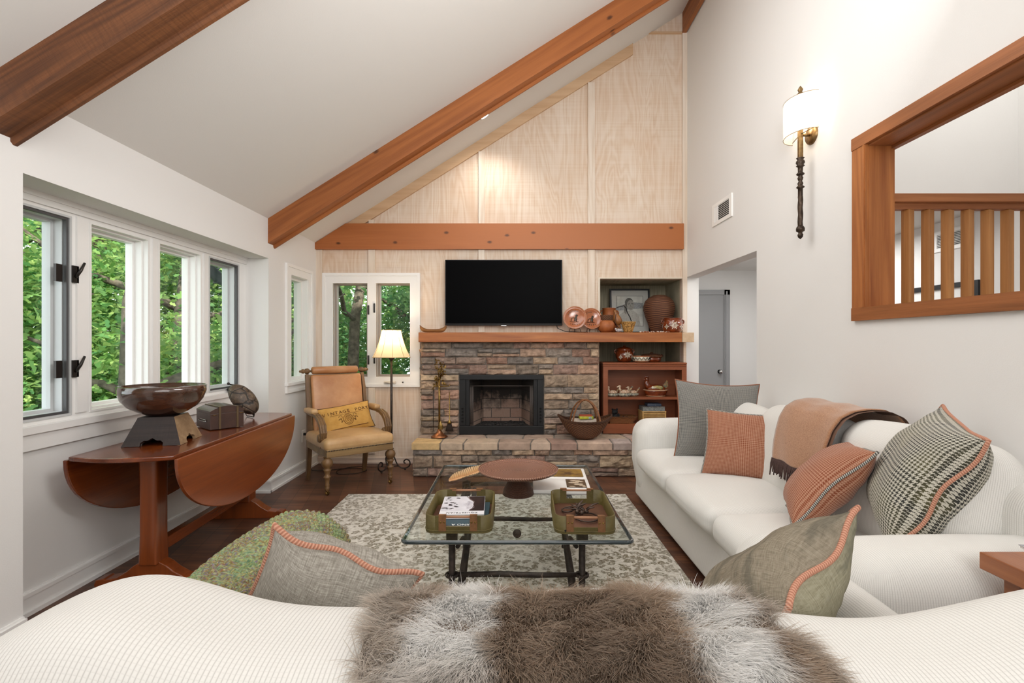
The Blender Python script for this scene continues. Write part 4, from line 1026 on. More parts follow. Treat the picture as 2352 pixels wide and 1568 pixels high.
def plate(loc, label, r, rz, word):
    t = thing('display_plate', label, 'plate', loc, rz, 'painted plates on stands'); M_ = Matrix.Translation((0, 0, .035+r*.97)) @ Matrix.Rotation(math.radians(78), 4, 'X')
    MB().lathe([(.0001, -.012), (r*.5, -.011), (r*.82, .002), (r, .016), (r*1.0, .020), (r*.8, .008), (r*.5, -.004), (.0001, -.005)], 40, M=M_).build('dish', plain('terracotta_glaze_%s' % word, 'ab6236', .22, c2='94502a', vs=10, coat=.6), t)
    mb = MB(); mb.tube([M_ @ Vector((r*.97*math.cos(2*PI*i/40), r*.97*math.sin(2*PI*i/40), .017)) for i in range(40)], .0035, 6, True); mb.build('rim', plain('plate_rim', 'bf8560', .25, coat=.5), t)
    mb = MB()
    # standing cat-like animal, tufts of grass and the name round the edge
    def stroke(pts, rr): mb.tube([M_ @ Vector((x*r, y*r, .000)) for x, y in pts], rr, 6)
    stroke([(-.32, -.25), (-.3, -.05), (-.15, .02), (.02, -.02), (.12, .1), (.15, .26)], .0035); stroke([(.08, .2), (.1, .3), (.15, .2), (.2, .3), (.22, .18)], .003)
    mb.ball((0, 0, 0), r*.1, 10, 6, (1.1, .9, .12), M=M_ @ Matrix.Translation((.15*r, .2*r, 0))); mb.ball((0, 0, 0), r*.15, 10, 6, (.8, 1.5, .1), M=M_ @ Matrix.Translation((.08*r, -.05*r, -.001)))
    stroke([(.1, -.1), (.14, -.3)], .004); stroke([(-.02, -.1), (-.06, -.28)], .0035); stroke([(-.45, -.32), (-.1, -.36), (.3, -.34)], .002)
    for i in range(7):
        x = -.55+.18*i; stroke([(x, -.42-.12*(1-abs(x))), (x+.03, -.55-.1*(1-abs(x)))], .004)
    for i, ch in enumerate(word):
        a = math.radians(150-20*i); mb.text(ch, r*.26, M_ @ Matrix.Translation((.66*r*math.cos(a), .66*r*math.sin(a), .003)) @ Matrix.Rotation(a-PI/2, 4, 'Z'), .0006)
    mb.build('painted_design', plain('slip_dark', '3a2a18', .3), t)
    mb = MB()
    for s_ in (-1, 1): mb.tube([(s_*.055, -.015, .075), (s_*.05, -.035, .045), (s_*.062, -.05, 0.004)], .005, 6); mb.tube([(s_*.05, -.03, .045), (0, .05, .04)], .004, 6)
    mb.tube([(0, .01, .10), (0, .05, .045), (0, .075, .005)], .005, 6); mb.tube([(-.055, -.03, .045), (.055, -.03, .045)], .004, 6)
    mb.build('easel', plain('dark_wood_stand', '4a2f20', .5), t)
plate((.655, 5.15, ZM), 'brown painted plate on an easel nearest the television, front of two', .123, -.1, 'LAROS')
plate((.835, 5.20, ZM), 'brown painted plate half hidden behind the first plate', .115, .1, 'LUNA')
pr = [(.0001, 0), (.06, .0), (.085, .025), (.10, .07), (.095, .10), (.075, .135), (.07, .15), (.07, .205), (.076, .212), (.068, .212), (.062, .15), (.0001, .1)]
t = pot('two_handled_jar', 'tall terracotta jar with two small loop handles behind the round pot', 'jar', (1.085, 5.50, ZM), [(r*1.05, z*1.33) for r, z in pr], M_terra)
for s_ in (-1, 1): handle(t, s_*.075, .225, .03, .008, M_terra)
t = pot('round_pot', 'round terracotta pot with woven neck at the left of the niche', 'pot', (1.0, 5.22, ZM), [(.0001, 0), (.05, 0), (.085, .03), (.093, .065), (.085, .10), (.065, .125), (.06, .13), (.0001, .1)], M_terra)
MB().lathe([(.058, .124), (.068, .14), (.070, .175), (.073, .185), (.064, .187), (.06, .14)], 32).build('woven_neck', M_wk_dark, t)
t = thing('gourd_rattle', 'pear-shaped brown gourd leaning between the jars on the mantel', 'gourd', (1.155, 5.33, ZM))
mb = MB().lathe([(.0001, 0), (.035, .005), (.05, .04), (.045, .08), (.025, .12), (.016, .15), (.02, .165), (.0001, .17)], 20, M=Matrix.Translation((0, 0, .085)) @ Matrix.Rotation(-.25, 4, 'Y')); mb.box(-.02, .02, -.02, .02, 0, .09); mb.build('body', plain('gourd_skin', 'a06a38', .4, c2='7d4c24', vs=15), t)
mb = MB(); mb.tube([(-.035, -.03, .2), (-.05, -.05, .12), (-.02, -.06, .06), (.02, -.06, .03)], .004, 6); mb.build('strap', plain('leather_strap', '4a2d1a', .7), t)
t = thing('tapered_cup', 'flared tan cup with crackle pattern and a dark curved ladle handle on the mantel', 'cup', (1.225, 5.18, ZM))
m, nt, b = new_mat('crackle_tan'); vo = nd(nt, 'ShaderNodeTexVoronoi'); vo.feature = 'DISTANCE_TO_EDGE'; vo.inputs['Scale'].default_value = 45; lk(nt, coords(nt), vo.inputs['Vector'])
lk(nt, ramp(nt, vo.outputs[0], [(.04, lin('6b4a22')), (.1, lin('b98e4e'))]), b.inputs['Base Color']); b.inputs['Roughness'].default_value = .5
MB().lathe([(.0001, 0), (.045, 0), (.05, .02), (.078, .108), (.082, .115), (.076, .115), (.045, .02), (.0001, .01)], 28).build('body', m, t)
mb = MB(); mb.tube([(.04, 0, .10), (.02, 0, .16), (-.01, 0, .215), (-.025, 0, .265), (-.045, 0, .285), (-.09, 0, .275), (-.13, 0, .26)], [.005, .005, .005, .006, .005, .004, .003], 8); mb.build('ladle_handle', M_blk, t)
t = thing('painted_animal', 'tiny white painted animal figurine at the foot of the round pot', 'figurine', (1.115, 5.13, ZM))
mb = MB(); mb.ball((0, 0, .022), .022, 12, 8, (1.6, .9, .9), disp=.2); mb.ball((-.032, 0, .035), .012, 8, 6); mb.build('body', plain('white_speckled', 'd6d0cb', .4, c2='5a5a66', vs=90), t)
# framed drawing
t = thing('framed_portrait', 'black-framed pencil portrait of a long-haired man standing in the niche', 'picture', (1.375, 5.70, ZM), 0)
t.rotation_euler = (-.10, 0, 0)
W_, Hh = .235, .53
mb = MB(); ringf(mb, -.012, .012, -W_, W_, 0, Hh, .02); mb.build('frame', M_black, t)
MB().box(-W_+.018, W_-.018, .002, .006, .018, Hh-.018).build('mat_board', plain('grey_mat', 'b9b6b2', .8), t)
mb = MB(); ringf(mb, .0, .002, -.155, .155, .085, Hh-.085, .003); mb.build('inner_line', M_blk, t)
M_pap = plain('drawing_paper', 'cfccc6', .9, c2='b5b3ae', vs=12)
MB().box(-.152, .152, .0005, .0022, .088, Hh-.088).build('paper', M_pap, t)
def patch(nm, pts, c, y, c2=None):
    mb = MB(); mb.f([mb.v((a, y, z)) for a, z in pts], smooth=False); mb.build(nm, plain(nm+'_tone', c, .9, c2=c2, vs=60), t, recalc=False)
def ell(cx, cz, rx, rz, n=20): return [(cx+rx*math.cos(2*PI*i/n), cz+rz*math.sin(2*PI*i/n)) for i in range(n)]
patch('background_band', [(-.15, .32), (-.05, .35), (.05, .37), (.15, .36), (.15, .30), (.05, .29), (-.15, .27)], '7b7b80', -.0001, 'a5a5a5')
patch('shirt', [(-.13, .09), (-.12, .22), (-.06, .27), (.04, .27), (.10, .22), (.12, .09)], 'b9b4ae', -.0006, 'a29d97')
patch('hair', ell(-.008, .362, .050, .060)+[], '3c3936', -.0012, '5d5a55'); patch('hair_fall', [(-.065, .35), (-.07, .25), (-.045, .225), (-.03, .3)], '5a5650', -.0016, '8a857e')
patch('face', ell(.008, .335, .042, .062), 'a09b95', -.0020, '85807a')
patch('brow_shadow', [(-.022, .35), (.0, .357), (.0, .349), (-.02, .344)], '33302e', -.0025); patch('brow', [(.018, .357), (.04, .352), (.038, .345), (.018, .349)], '33302e', -.0025)
patch('nose', [(.008, .345), (.018, .318), (.006, .316)], '6f6a65', -.0025); patch('mouth', [(-.008, .302), (.02, .304), (.018, .298), (-.006, .297)], '55504c', -.0025)
mb = MB(); mb.box(-W_+.019, W_-.019, -.006, -.005, .019, Hh-.019); mb.build('glass', M_pane, t)
# large twig vase
def rib2(a, i): return .02*mnoise.noise(Vector((math.cos(a)*2, math.sin(a)*2, i*.9)))
prf = [(.0001, 0), (.085, 0), (.10, .04), (.125, .11), (.155, .19), (.172, .26), (.172, .31), (.155, .36), (.12, .40), (.07, .425), (.06, .43), (.05, .42), (.0001, .41)]
pp = []
for i in range(len(prf)-1):
    for k_ in range(4): q = k_/4; pp.append((prf[i][0]*(1-q)+prf[i+1][0]*q, prf[i][1]*(1-q)+prf[i+1][1]*q))
t = thing('twig_vase', 'large bulging vase wrapped in reddish-brown twigs at the right of the niche', 'vase', (1.655, 5.52, ZM)); MB().lathe(pp, 48, rib=rib2).build('body', M_stick, t)
t = pot('painted_pot', 'glossy brown pot painted with a white flower at the right end of the mantel', 'pot', (1.70, 5.19, ZM), [(.0001, .001), (.07, 0), (.092, .012), (.105, .04), (.108, .075), (.10, .105), (.094, .12), (.10, .148), (.104, .152), (.096, .152), (.09, .12), (.0001, .06)], M_glaze)
handle(t, .098, .115, .022, .008, M_glaze); handle(t, -.098, .115, .02, .006, M_glaze)
mb = MB(); flower(mb, on_lathe(.1, -PI/2-.15, .075, 0, .009), .05, 12, .1)
for a in (-PI/2-.9, -PI/2+.6): flower(mb, on_lathe(.1, a, .06, 0, .009), .03, 8, .12)
mb.build('painted_flower', M_cream, t)
mb = MB().color()
q_ = random.Random(5)
for i in range(46):
    x = 1.34+.30*i/45; y = 5.12+.02*math.sin(i*.7)+q_.uniform(-.012, .012); c = q_.choice(('c9b7a8', '9a5f42', 'd6cfc6', '7d4a35')); mb.col = mb.bm.verts.layers.float_color['Col']
    r_ = q_.uniform(.004, .009); p = Vector((x, y, r_*.8)); c = lin(c)
    n0 = len(mb.bm.verts); mb.ball(p, r_, 6, 4, (1.3, 1, .8), disp=.3)
    mb.bm.verts.ensure_lookup_table()
    for k_ in range(n0, len(mb.bm.verts)): mb.bm.verts[k_][mb.col] = c
o = mb.build('bead_string', vcol('beads', .4, 0, var=0), loc=(0, 0, ZM), merge=False); tag(o, 'string of small shells and beads lying along the mantel before the portrait', 'bead string')

# ================================================================ ON THE HEARTH
ZH = .3395
t = thing('fire_tool_set', 'brass fireplace tool set with leafy ornament standing on the hearth', 'fire tools', (-.755, 5.01, ZH))
MB().lathe([(.0001, 0), (.085, 0), (.086, .006), (.06, .02), (.035, .04), (.022, .062), (.018, .078), (.0001, .08)], 28).build('base', M_copper, t)
MB().tube([(0, 0, .07), (0, 0, .60)], .011, 12).lathe([(.011, .40), (.015, .41), (.011, .42)], 12).build('pole', M_brass, t)
mb = MB(); mb.tube([(.0, 0, .52), (-.05, -.01, .525), (-.065, -.01, .50), (-.06, -.01, .48)], .006, 6); mb.tube([(-.01, 0, .515), (.10, -.01, .52), (.11, -.01, .54)], .005, 6); mb.tube([(0, 0, .5), (0, -.05, .51), (0, -.06, .53)], .005, 6); mb.build('hanger', M_brass, t)
mb = MB(); q_ = random.Random(3)
for k_ in range(9):
    a = q_.uniform(0, 2*PI); r1 = q_.uniform(.03, .09); z1 = q_.uniform(.60, .80); br_ = [(0, 0, .58), (r1*.5*math.cos(a), r1*.3*math.sin(a), .6+(z1-.6)*.6), (r1*math.cos(a)+.02, r1*.5*math.sin(a), z1)]
    mb.tube(br_, .003, 5)
    for j in range(6):
        u = q_.uniform(.3, 1); p = Vector(br_[1]).lerp(Vector(br_[2]), u)+Vector((q_.uniform(-.02, .02), q_.uniform(-.01, .01), q_.uniform(-.015, .015)))
        d = Vector((q_.uniform(-1, 1), q_.uniform(-.5, .5), q_.uniform(-.6, .6))).normalized(); s_ = d.cross(Vector((0, 1, .2))).normalized(); L = .03
        mb.f([mb.v(p), mb.v(p+d*L*.5+s_*L*.3+Vector((0, -.003, 0))), mb.v(p+d*L), mb.v(p+d*L*.5-s_*L*.3+Vector((0, -.003, 0)))])
for k_ in range(22):
    p = Vector((q_.uniform(-.075, .06), q_.uniform(-.02, .02), q_.uniform(.52, .62))); d = Vector((q_.uniform(-1, 1), q_.uniform(-.5, .5), q_.uniform(-.6, .6))).normalized(); s_ = d.cross(Vector((0, 1, .2))).normalized(); L = .034
    mb.f([mb.v(p), mb.v(p+d*L*.5+s_*L*.3), mb.v(p+d*L), mb.v(p+d*L*.5-s_*L*.3)])
mb.build('leaf_ornament', M_brass, t, recalc=False)
mb = MB(); mb.tube([(-.062, -.01, .49), (-.06, -.01, .10)], .004, 6); mb.tube([(-.06, -.01, .10), (-.06, -.015, .07), (-.05, -.02, .06)], .004, 6); mb.build('poker', M_iron, t)
mb = MB(); mb.lathe([(.022, 0), (.028, .03), (.016, .06), (.008, .08), (.004, .09)], 14, c=(.015, -.03, .08), sy=.4); mb.tube([(.0, -.055, .52), (.012, -.03, .16)], .004, 6); mb.build('shovel', M_brass, t)
mb = MB(); mb.lathe([(.0001, .085), (.018, .085), (.026, .08), (.018, .10), (.006, .115), (.004, .40)], 14, c=(.105, -.01, .06)); mb.build('brush_handle', M_brass, t)
MB().lathe([(.0001, 0), (.042, .0), (.030, .05), (.018, .085), (.0001, .085)], 18, c=(.105, -.01, .06), sy=.6).build('brush_bristles', plain('bristles', '2b1f17', .9), t)
# wicker basket with papers
bk = thing('gathering_basket', 'brown wicker gathering basket with hoop handles on the hearth', 'basket', (.727, 4.93, ZH))
def bsk(u, v_):
    a = 2*PI*u; c, s_ = math.cos(a), math.sin(a); v2 = v_**.75
    rx = .10+.17*v2; ry = .08+.07*v2; z = .012+.155*v_**1.2+.06*v_*abs(c)**3
    return Vector((rx*math.copysign(abs(c)**.9, c), ry*s_, z))
mb = MB(); mb.grid(bsk, 96, 14, uvs=(1.3, .2)); mb.lathe([(.0001, .012), (.105, .014)], 24, sy=.8); mb.lathe([(.0001, 0), (.085, 0), (.10, .014)], 24, sy=.8); mb.build('body', M_wk_dark, bk)
mb = MB(); 
for dz in (0, .008): mb.tube([bsk(i/64, 1)*1.0+Vector((0, 0, .004+dz)) for i in range(64)], .008, 6, True)
mb.build('rim', M_wk_dark, bk)
M_vine = plain('vine_handle', '8a5a34', .6, c2='6a4022', vs=30, bmp=.4)
for ph, r0 in ((.30, -.04), (-.30, .04)):
    mb = MB(); 
    for k_ in range(2):
        mb.tube([Vector((.145*math.cos(a)*math.cos(ph)+.004*k_, (.17*math.cos(a))*math.sin(ph)*2.2-.0, .12+.265*math.sin(a)+.006*k_)) for a in [PI*i/24 for i in range(25)]], .0075, 7)
    mb.build('hoop_handle', M_vine, bk)
t = thing('newspaper', 'folded pale newspapers standing in the wicker basket', 'newspaper', (.715, 4.95, ZH+.10))
mb = MB()
for i in range(5): mb.box(-.12, .13, -.05+.02*i, -.042+.02*i, 0, .085+.008*(i % 2), Matrix.Rotation(.06*(i-2), 4, 'Y'))
mb.build('sheets', plain('newsprint', 'dccfc2', .9, c2='bfae9f', vs=60), t)
t = thing('firestarter_pack', 'yellow and green printed pack lying on the newspapers in the basket', 'pack', (.74, 4.94, ZH+.198))
MB().rbox((0, 0, .013), (.07, .05, .013), .004, 2, 1).build('wrapper', plain('yellow_wrapper', 'c9c23a', .35, c2='8a9a30', vs=20), t)
MB().box(-.065, .06, -.03, .045, .0265, .036).build('red_panel', plain('red_label', 'a8492c', .5), t)
mb = MB()
mb.box(.022, .05, -.0516, -.0505, .004, .023)
mb.build('label_panel', plain('white_label', 'dfe6ea', .5), t)
mb = MB()
for i in range(8): mb.box(.025+i*.003, .0262+i*.003+.0006*(i % 3), -.0524, -.0517, .006, .021)
mb.build('bar_pattern', M_blk, t)

# ================================================================ RUG
m, nt, b = new_mat('damask_rug')
v = coords(nt, (1, 1, 1)); w1 = nz(nt, v, 9, 2, .5)
vv = nd(nt, 'ShaderNodeVectorMath'); vv.operation = 'SCALE'; vn = nd(nt, 'ShaderNodeTexNoise'); vn.inputs['Scale'].default_value = 7; lk(nt, v, vn.inputs['Vector'])
lk(nt, vn.outputs['Color'], vv.inputs[0]); vv.inputs['Scale'].default_value = .09
va = nd(nt, 'ShaderNodeVectorMath'); lk(nt, v, va.inputs[0]); lk(nt, vv.outputs[0], va.inputs[1])
vo = nd(nt, 'ShaderNodeTexVoronoi'); vo.feature = 'F1'; vo.inputs['Scale'].default_value = 23; lk(nt, va.outputs[0], vo.inputs['Vector'])
fine = nz(nt, v, 55, 4, .7)
d = mth(nt, 'ADD', vo.outputs['Distance'], mth(nt, 'MULTIPLY', mth(nt, 'SUBTRACT', fine, .5), 1.1))
fig = ramp(nt, d, [(.10, (.15, .15, .15)), (.24, (1, 1, 1)), (.44, (1, 1, 1)), (.56, (0, 0, 0))])
bigm = ramp(nt, nz(nt, v, 1.7, 3, .6), [(.30, (.4, .4, .4)), (.55, (1, 1, 1))])
sprk = ramp(nt, nz(nt, v, 130, 3, .7), [(.36, (.3, .3, .3)), (.52, (1, 1, 1))])
fac = mth(nt, 'MULTIPLY', mth(nt, 'MULTIPLY', fig, bigm), sprk)
tone = mixc(nt, ramp(nt, w1, [(.4, (0, 0, 0)), (.6, (1, 1, 1))]), lin('6f6440'), lin('7a6c50'))
bgc = ramp(nt, nz(nt, v, 60, 3), [(.35, lin('c9c3b6')), (.65, lin('e2ded4'))])
lk(nt, mixc(nt, fac, bgc, tone), b.inputs['Base Color']); b.inputs['Roughness'].default_value = .95; b.inputs['Sheen Weight'].default_value = .3
hgt = mth(nt, 'SUBTRACT', mth(nt, 'MULTIPLY', fine, .6), mth(nt, 'MULTIPLY', fac, .6)); bump(nt, b, hgt, .7, .006)
rg = thing('area_rug', 'cream area rug with faded olive damask pattern under the coffee table', 'rug', (-.22, 2.975, 0))
MB().rbox((0, 0, .006), (1.185, 1.195, .006), .005, 2, 2).build('pile', m, rg)
mb = MB()
for i in range(420):
    x = -1.18+2.36*i/419; L = rnd.uniform(.008, .02); mb.tube([(x, 1.193, .004), (x+rnd.uniform(-.004, .004), 1.195+L, .003)], .0016, 4)
mb.build('fringe', plain('fringe_cream', 'd8d2c4', .9), rg)['kind'] = 'stuff'

# ================================================================ DROP-LEAF TABLE
tb = thing('drop_leaf_table', 'reddish cherry drop-leaf trestle table with both leaves hanging under the bay window', 'table', (-1.965, 3.13, 0), math.radians(3.2))
def endcurve(x): return .735+.05*(1-(x/.25)**2)
poly = [(x, endcurve(x)) for x in [.25-.5*i/12 for i in range(13)]]+[(x, -endcurve(x)) for x in [-.25+.5*i/12 for i in range(13)]]
mb = MB(); mb.prism(poly, .722, .745, 'xy'); mb.build('top_board', M_cherry_y, tb, bevel=.006, seg=3)
def leaf(s_):
    P_ = [(.74*math.cos(PI*i/36), .728-.405*math.sin(PI*i/36)**.9) for i in range(37)]
    mb = MB(); x0, x1 = sorted((s_*.252, s_*.272)); mb.prism(P_, x0, x1, 'yz'); return mb.build('drop_leaf', wood('cherry_leaf_%d' % (s_+2), '90481c', '5a2610', 'y', s=.8, rough=.28, freq=12, contrast=1.2, bmp=.04, coat=.4) if s_ > 0 else M_cherry_y, tb, bevel=.004)
leaf(1); leaf(-1)
for y in (-.50, .52):
    mb = MB(); f_ = 0
    P8 = lambda k_, z: [(sx*(.042 if (sx, sy) else 0), sy*.036, z) for sx, sy in ((-1, -1), (1, -1), (1, 1), (-1, 1))]
    mb.rbox((0, y, .42), (.045, .05, .30), .012, 2, 4, sm=lambda q: Vector((q.x*(1+.10*(abs(q.z)/.3)**6), q.y*(1+.1*(abs(q.z)/.3)**6), q.z)))
    mb.build('trestle_post', M_cherry_z, tb)
    pr_ = [(-.275, 0), (.275, 0), (.285, .02), (.275, .045), (.235, .052), (.225, .046), (.17, .055), (.12, .085), (.085, .115), (.05, .135), (-.05, .135), (-.085, .115), (-.12, .085), (-.17, .055), (-.225, .046), (-.235, .052), (-.275, .045), (-.285, .02)]
    mb = MB(); mb.prism(pr_, y-.036, y+.036, 'xz'); mb.build('foot', M_cherry_z, tb, bevel=.004)
    mb = MB(); mb.box(-.2, .2, y-.03, y+.03, .685, .722); mb.build('bearer', M_cherry_z, tb, bevel=.004)
MB().box(-.025, .025, -.45, .47, .16, .225).build('stretcher', M_cherry_y, tb, bevel=.004)
MB().box(.02, .045, -.2, -.17, .50, .72).box(.045, .25, -.2, -.17, .50, .54).box(.235, .25, -.2, -.17, .50, .7).build('gate_bracket', M_cherry_z, tb)
ZTB = .7465
t = thing('bowl_stand', 'dark tapered wooden stand with cut-out feet on the drop-leaf table, carrying the bowl', 'stand', (-1.975, 2.76, ZTB), math.radians(12))
M_dkwood = wood('near_black_wood', '3a2c28', '1f1716', 'x', rough=.5, freq=40, contrast=1.0, saw=.3); M_tanwood = wood('weathered_tan_wood', 'a58a68', '7d6246', 'x', rough=.7, freq=30, contrast=1.0, saw=.5)
Hs = .148
for k_ in range(4):
    a = k_*PI/2; B_, T2 = .142, .088
    lean = math.atan((B_-T2)/Hs); hs = Hs/math.cos(lean)
    poly = [(-B_, 0), (-.055, 0), (-.055, .018), (-.04, .030), (-.022, .030), (0, .044), (.022, .030), (.04, .030), (.055, .018), (.055, 0), (B_, 0), (T2, hs), (-T2, hs)]
    M_ = Matrix.Rotation(a, 4, 'Z') @ Matrix.Translation((0, -B_, 0)) @ Matrix.Rotation(-lean, 4, 'X')
    mb = MB(); mb.prism(poly, 0, .016, 'xz', M=M_); mb.build('side_panel', M_tanwood if k_ == 1 else M_dkwood, t)
MB().box(-T2, T2, -T2, T2, Hs-.014, Hs).build('top_panel', M_dkwood, t)
t = thing('wooden_bowl', 'large dark polished wooden bowl on the tapered stand before the bay window', 'bowl', (-1.975, 2.76, ZTB+Hs+.001), math.radians(12))
pr_ = [(.0001, 0), (.075, 0), (.12, .018), (.17, .05), (.20, .09), (.213, .13), (.215, .165), (.207, .168), (.203, .13), (.185, .09), (.15, .055), (.09, .03), (.0001, .025)]
MB().lathe(pr_, 56, sx=1.0, sy=.86, jit=.05).build('body', wood('polished_dark_bowl', '5c3a28', '241510', 'x', s=2, rough=.12, freq=14, contrast=1.2, bmp=.02, coat=1.0), t)
t = thing('domed_box', 'dark brown domed wooden box with brass straps beside the bowl', 'box', (-1.945, 3.24, ZTB), math.radians(50))
Mbx = plain('espresso_wood', '3d2b26', .35, c2='4a342c', vs=14); M_strap = plain('strap_brass', '7a6850', .35, .8)
hx, hy = .10, .125
lidp = [(-hx+2*hx*i/14, .10+.05*math.sin(PI*(.10+.80*i/14))**.8) for i in range(15)]
MB().box(-hx, hx, -hy, hy, .003, .105).build('case', Mbx, t, bevel=.003)
MB().prism(lidp+[(hx, .106), (-hx, .106)], -hy, hy, 'xz').build('lid', Mbx, t)
for x in (-.045, .06):
    zt2 = .10+.05*math.sin(PI*(.10+.80*(x+hx)/(2*hx)))**.8
    MB().box(x-.006, x+.006, -hy-.003, -hy, .004, zt2+.002).box(x-.006, x+.006, -hy-.003, hy+.003, zt2, zt2+.003).build('strap', M_strap, t)
for x in (-.075, .085): MB().tube([(x-.012, -hy-.002, .095), (x+.012, -hy-.002, .096)], .002, 6).build('pin', M_brass, t)
mb = MB()
for z in (.05, .062): mb.tube([(-hx-.004, -.06, z), (-hx-.004, .06, z)], .002, 6)
for y in (-.062, .062): mb.lathe([(.0001, .0), (.006, 0), (.007, .004)], 10, M=Matrix.Translation((-hx-.001, y, .056)) @ Matrix.Rotation(-PI/2, 4, 'Y'))
mb.build('handle', M_chrome, t)
t = thing('turtle_shell', 'mottled brown turtle shell leaning on a small wire stand on the drop-leaf table', 'turtle shell', (-2.0, 3.62, ZTB), math.radians(-42))
m, nt, b = new_mat('turtle_scutes'); vo = nd(nt, 'ShaderNodeTexVoronoi'); vo.feature = 'DISTANCE_TO_EDGE'; vo.inputs['Scale'].default_value = 15; lk(nt, coords(nt, (1, .7, 1)), vo.inputs['Vector'])
n1 = nz(nt, coords(nt), 40, 5, .7); base_ = ramp(nt, n1, [(.3, lin('352a22')), (.55, lin('5c4b3c')), (.75, lin('83705c'))])
lk(nt, mixc(nt, ramp(nt, vo.outputs[0], [(.015, (1, 1, 1)), (.06, (0, 0, 0))]), base_, lin('1d1712')), b.inputs['Base Color']); b.inputs['Roughness'].default_value = .5; bump(nt, b, mth(nt, 'ADD', mth(nt, 'MINIMUM', vo.outputs[0], .08), mth(nt, 'MULTIPLY', n1, .04)), 1.0, .02)
Mt = Matrix.Translation((0, 0, .135)) @ Matrix.Rotation(-.42, 4, 'Y') @ Matrix.Rotation(.55, 4, 'X')
mb = MB()
def shell(u, v_):
    a = 2*PI*u; r_ = math.sin(PI/2*v_); hgt_ = math.cos(PI/2*v_)**.8
    return Mt @ Vector((.06*hgt_*(1+.05*math.cos(9*a)*r_), .080*r_*math.cos(a), .132*r_*math.sin(a)))
mb.grid(shell, 40, 14); mb.grid(lambda u, v_: Mt @ Vector((-.012*(1-v_), .080*v_*math.cos(2*PI*u), .132*v_*math.sin(2*PI*u))), 40, 3); mb.build('shell', m, t)
mb = MB()
for s_ in (-1, 1):
    sp_ = [Vector((.055+.018*(1-i/26)*math.cos(i*.62), s_*.05, .03+.018*(1-i/26)*math.sin(i*.62))) for i in range(22)]
    mb.tube([Vector((-.06, s_*.045, .004)), Vector((.02, s_*.05, .006)), Vector((.06, s_*.05, .008))]+sp_, .0035, 6)
mb.tube([(-.06, -.045, .004), (-.07, 0, .09), (-.06, .045, .004)], .003, 6); mb.build('wire_stand', M_iron, t)

# ================================================================ ARMCHAIR
ch = thing('armchair', 'antique carved wood armchair in worn tan leather with roller headrest', 'armchair', (-1.526, 4.545, 0), math.radians(38))
M_chw = wood('carved_oak', '86653f', '4e3620', 'z', rough=.45, freq=24, contrast=1.2, bmp=.3)
M_chx = wood('carved_oak_rail', 'a08458', '6e5334', 'x', rough=.45, freq=24, contrast=1.2, bmp=.3)
M_lea = plain('tan_leather', 'caa677', .36, c2='b38c5e', vs=4, bmp=.15, bs=40)
M_leb = plain('worn_back_leather', 'c8976a', .36, c2='ad7548', vs=3.5, bmp=.12, bs=40)
lp = [(.012, .045), (.017, .05), (.02, .075), (.015, .08), (.022, .09), (.017, .10), (.019, .13), (.024, .15), (.031, .16), (.026, .17), (.018, .175), (.024, .20), (.03, .215), (.034, .225), (.022, .232), (.026, .24), (.042, .262), (.046, .282), (.038, .305), (.026, .315), (.03, .325), (.034, .33)]
for s_ in (-1, 1):
    mb = MB().lathe(lp, 20, c=(s_*.285, -.275, 0), rib=lambda a, i: .07*math.cos(9*a) if 15 <= i <= 18 else 0); lo = mb.build('front_leg', M_chw, ch)
    mb = MB().tube([(s_*.285, -.275, .05), (s_*.285, -.275, .035), (s_*.285+.01, -.262, .028)], [.011, .009, .008], 8)
    mb.lathe([(.0001, -.009), (.017, -.009), (.019, 0), (.017, .009), (.0001, .009)], 14, M=Matrix.Translation((s_*.285+.006, -.258, .0195)) @ Matrix.Rotation(PI/2, 4, 'X')); mb.build('caster', M_brass, lo)
    path = [(s_*.275, .345, 0), (s_*.275, .315, .15), (s_*.275, .295, .32), (s_*.275, .30, .46), (s_*.275, .32, .65), (s_*.275, .355, .85), (s_*.27, .395, 1.0)]
    mb = MB().bar(path, [.036, .04, .044, .042, .036, .032, .03], [.038, .042, .05, .048, .042, .036, .034], (1, 0, 0)); mb.build('back_post', M_chw, ch, bevel=.004)
# rails
mb = MB(); mb.box(-.30, .30, -.305, -.265, .325, .395); mb.build('front_rail', M_chx, ch, bevel=.006)
for s_ in (-1, 1): MB().box(min(s_*.262, s_*.30), max(s_*.262, s_*.30), -.265, .29, .325, .395).build('side_rail', M_chx, ch, bevel=.004)
MB().box(-.26, .26, .27, .305, .325, .395).build('rear_rail', M_chx, ch)
st = MB().rbox((0, -.005, .425), (.315, .305, .052), .045, 4, 8, puff=(0, 0, .022)).build('seat', M_lea, ch)
mb = MB()
for i in range(46): mb.ball((-.30+.6*i/45, -.308, .384), .0052, 6, 4)
mb.build('nail_trim', M_iron, ch)
mb = MB(); bM = Matrix.Translation((0, .325, .72)) @ Matrix.Rotation(math.radians(-12), 4, 'X'); mb.rbox((0, -.012, 0), (.245, .028, .275), .022, 3, 8, puff=(0, .012, 0), M=bM); mb.build('backrest', M_leb, ch)
MB().box(-.255, .255, .012, .025, -.28, .285, M=bM).build('back_frame', M_chx, ch)
mb = MB(); RM = Matrix.Translation((0, .40, 1.035)) @ Matrix.Rotation(PI/2, 4, 'Y')
mb.lathe([(.0001, -.225), (.028, -.224), (.036, -.215), (.038, -.1), (.039, 0), (.038, .1), (.036, .215), (.028, .224), (.0001, .225)], 24, M=RM); mb.build('headrest_roll', M_leb, ch)
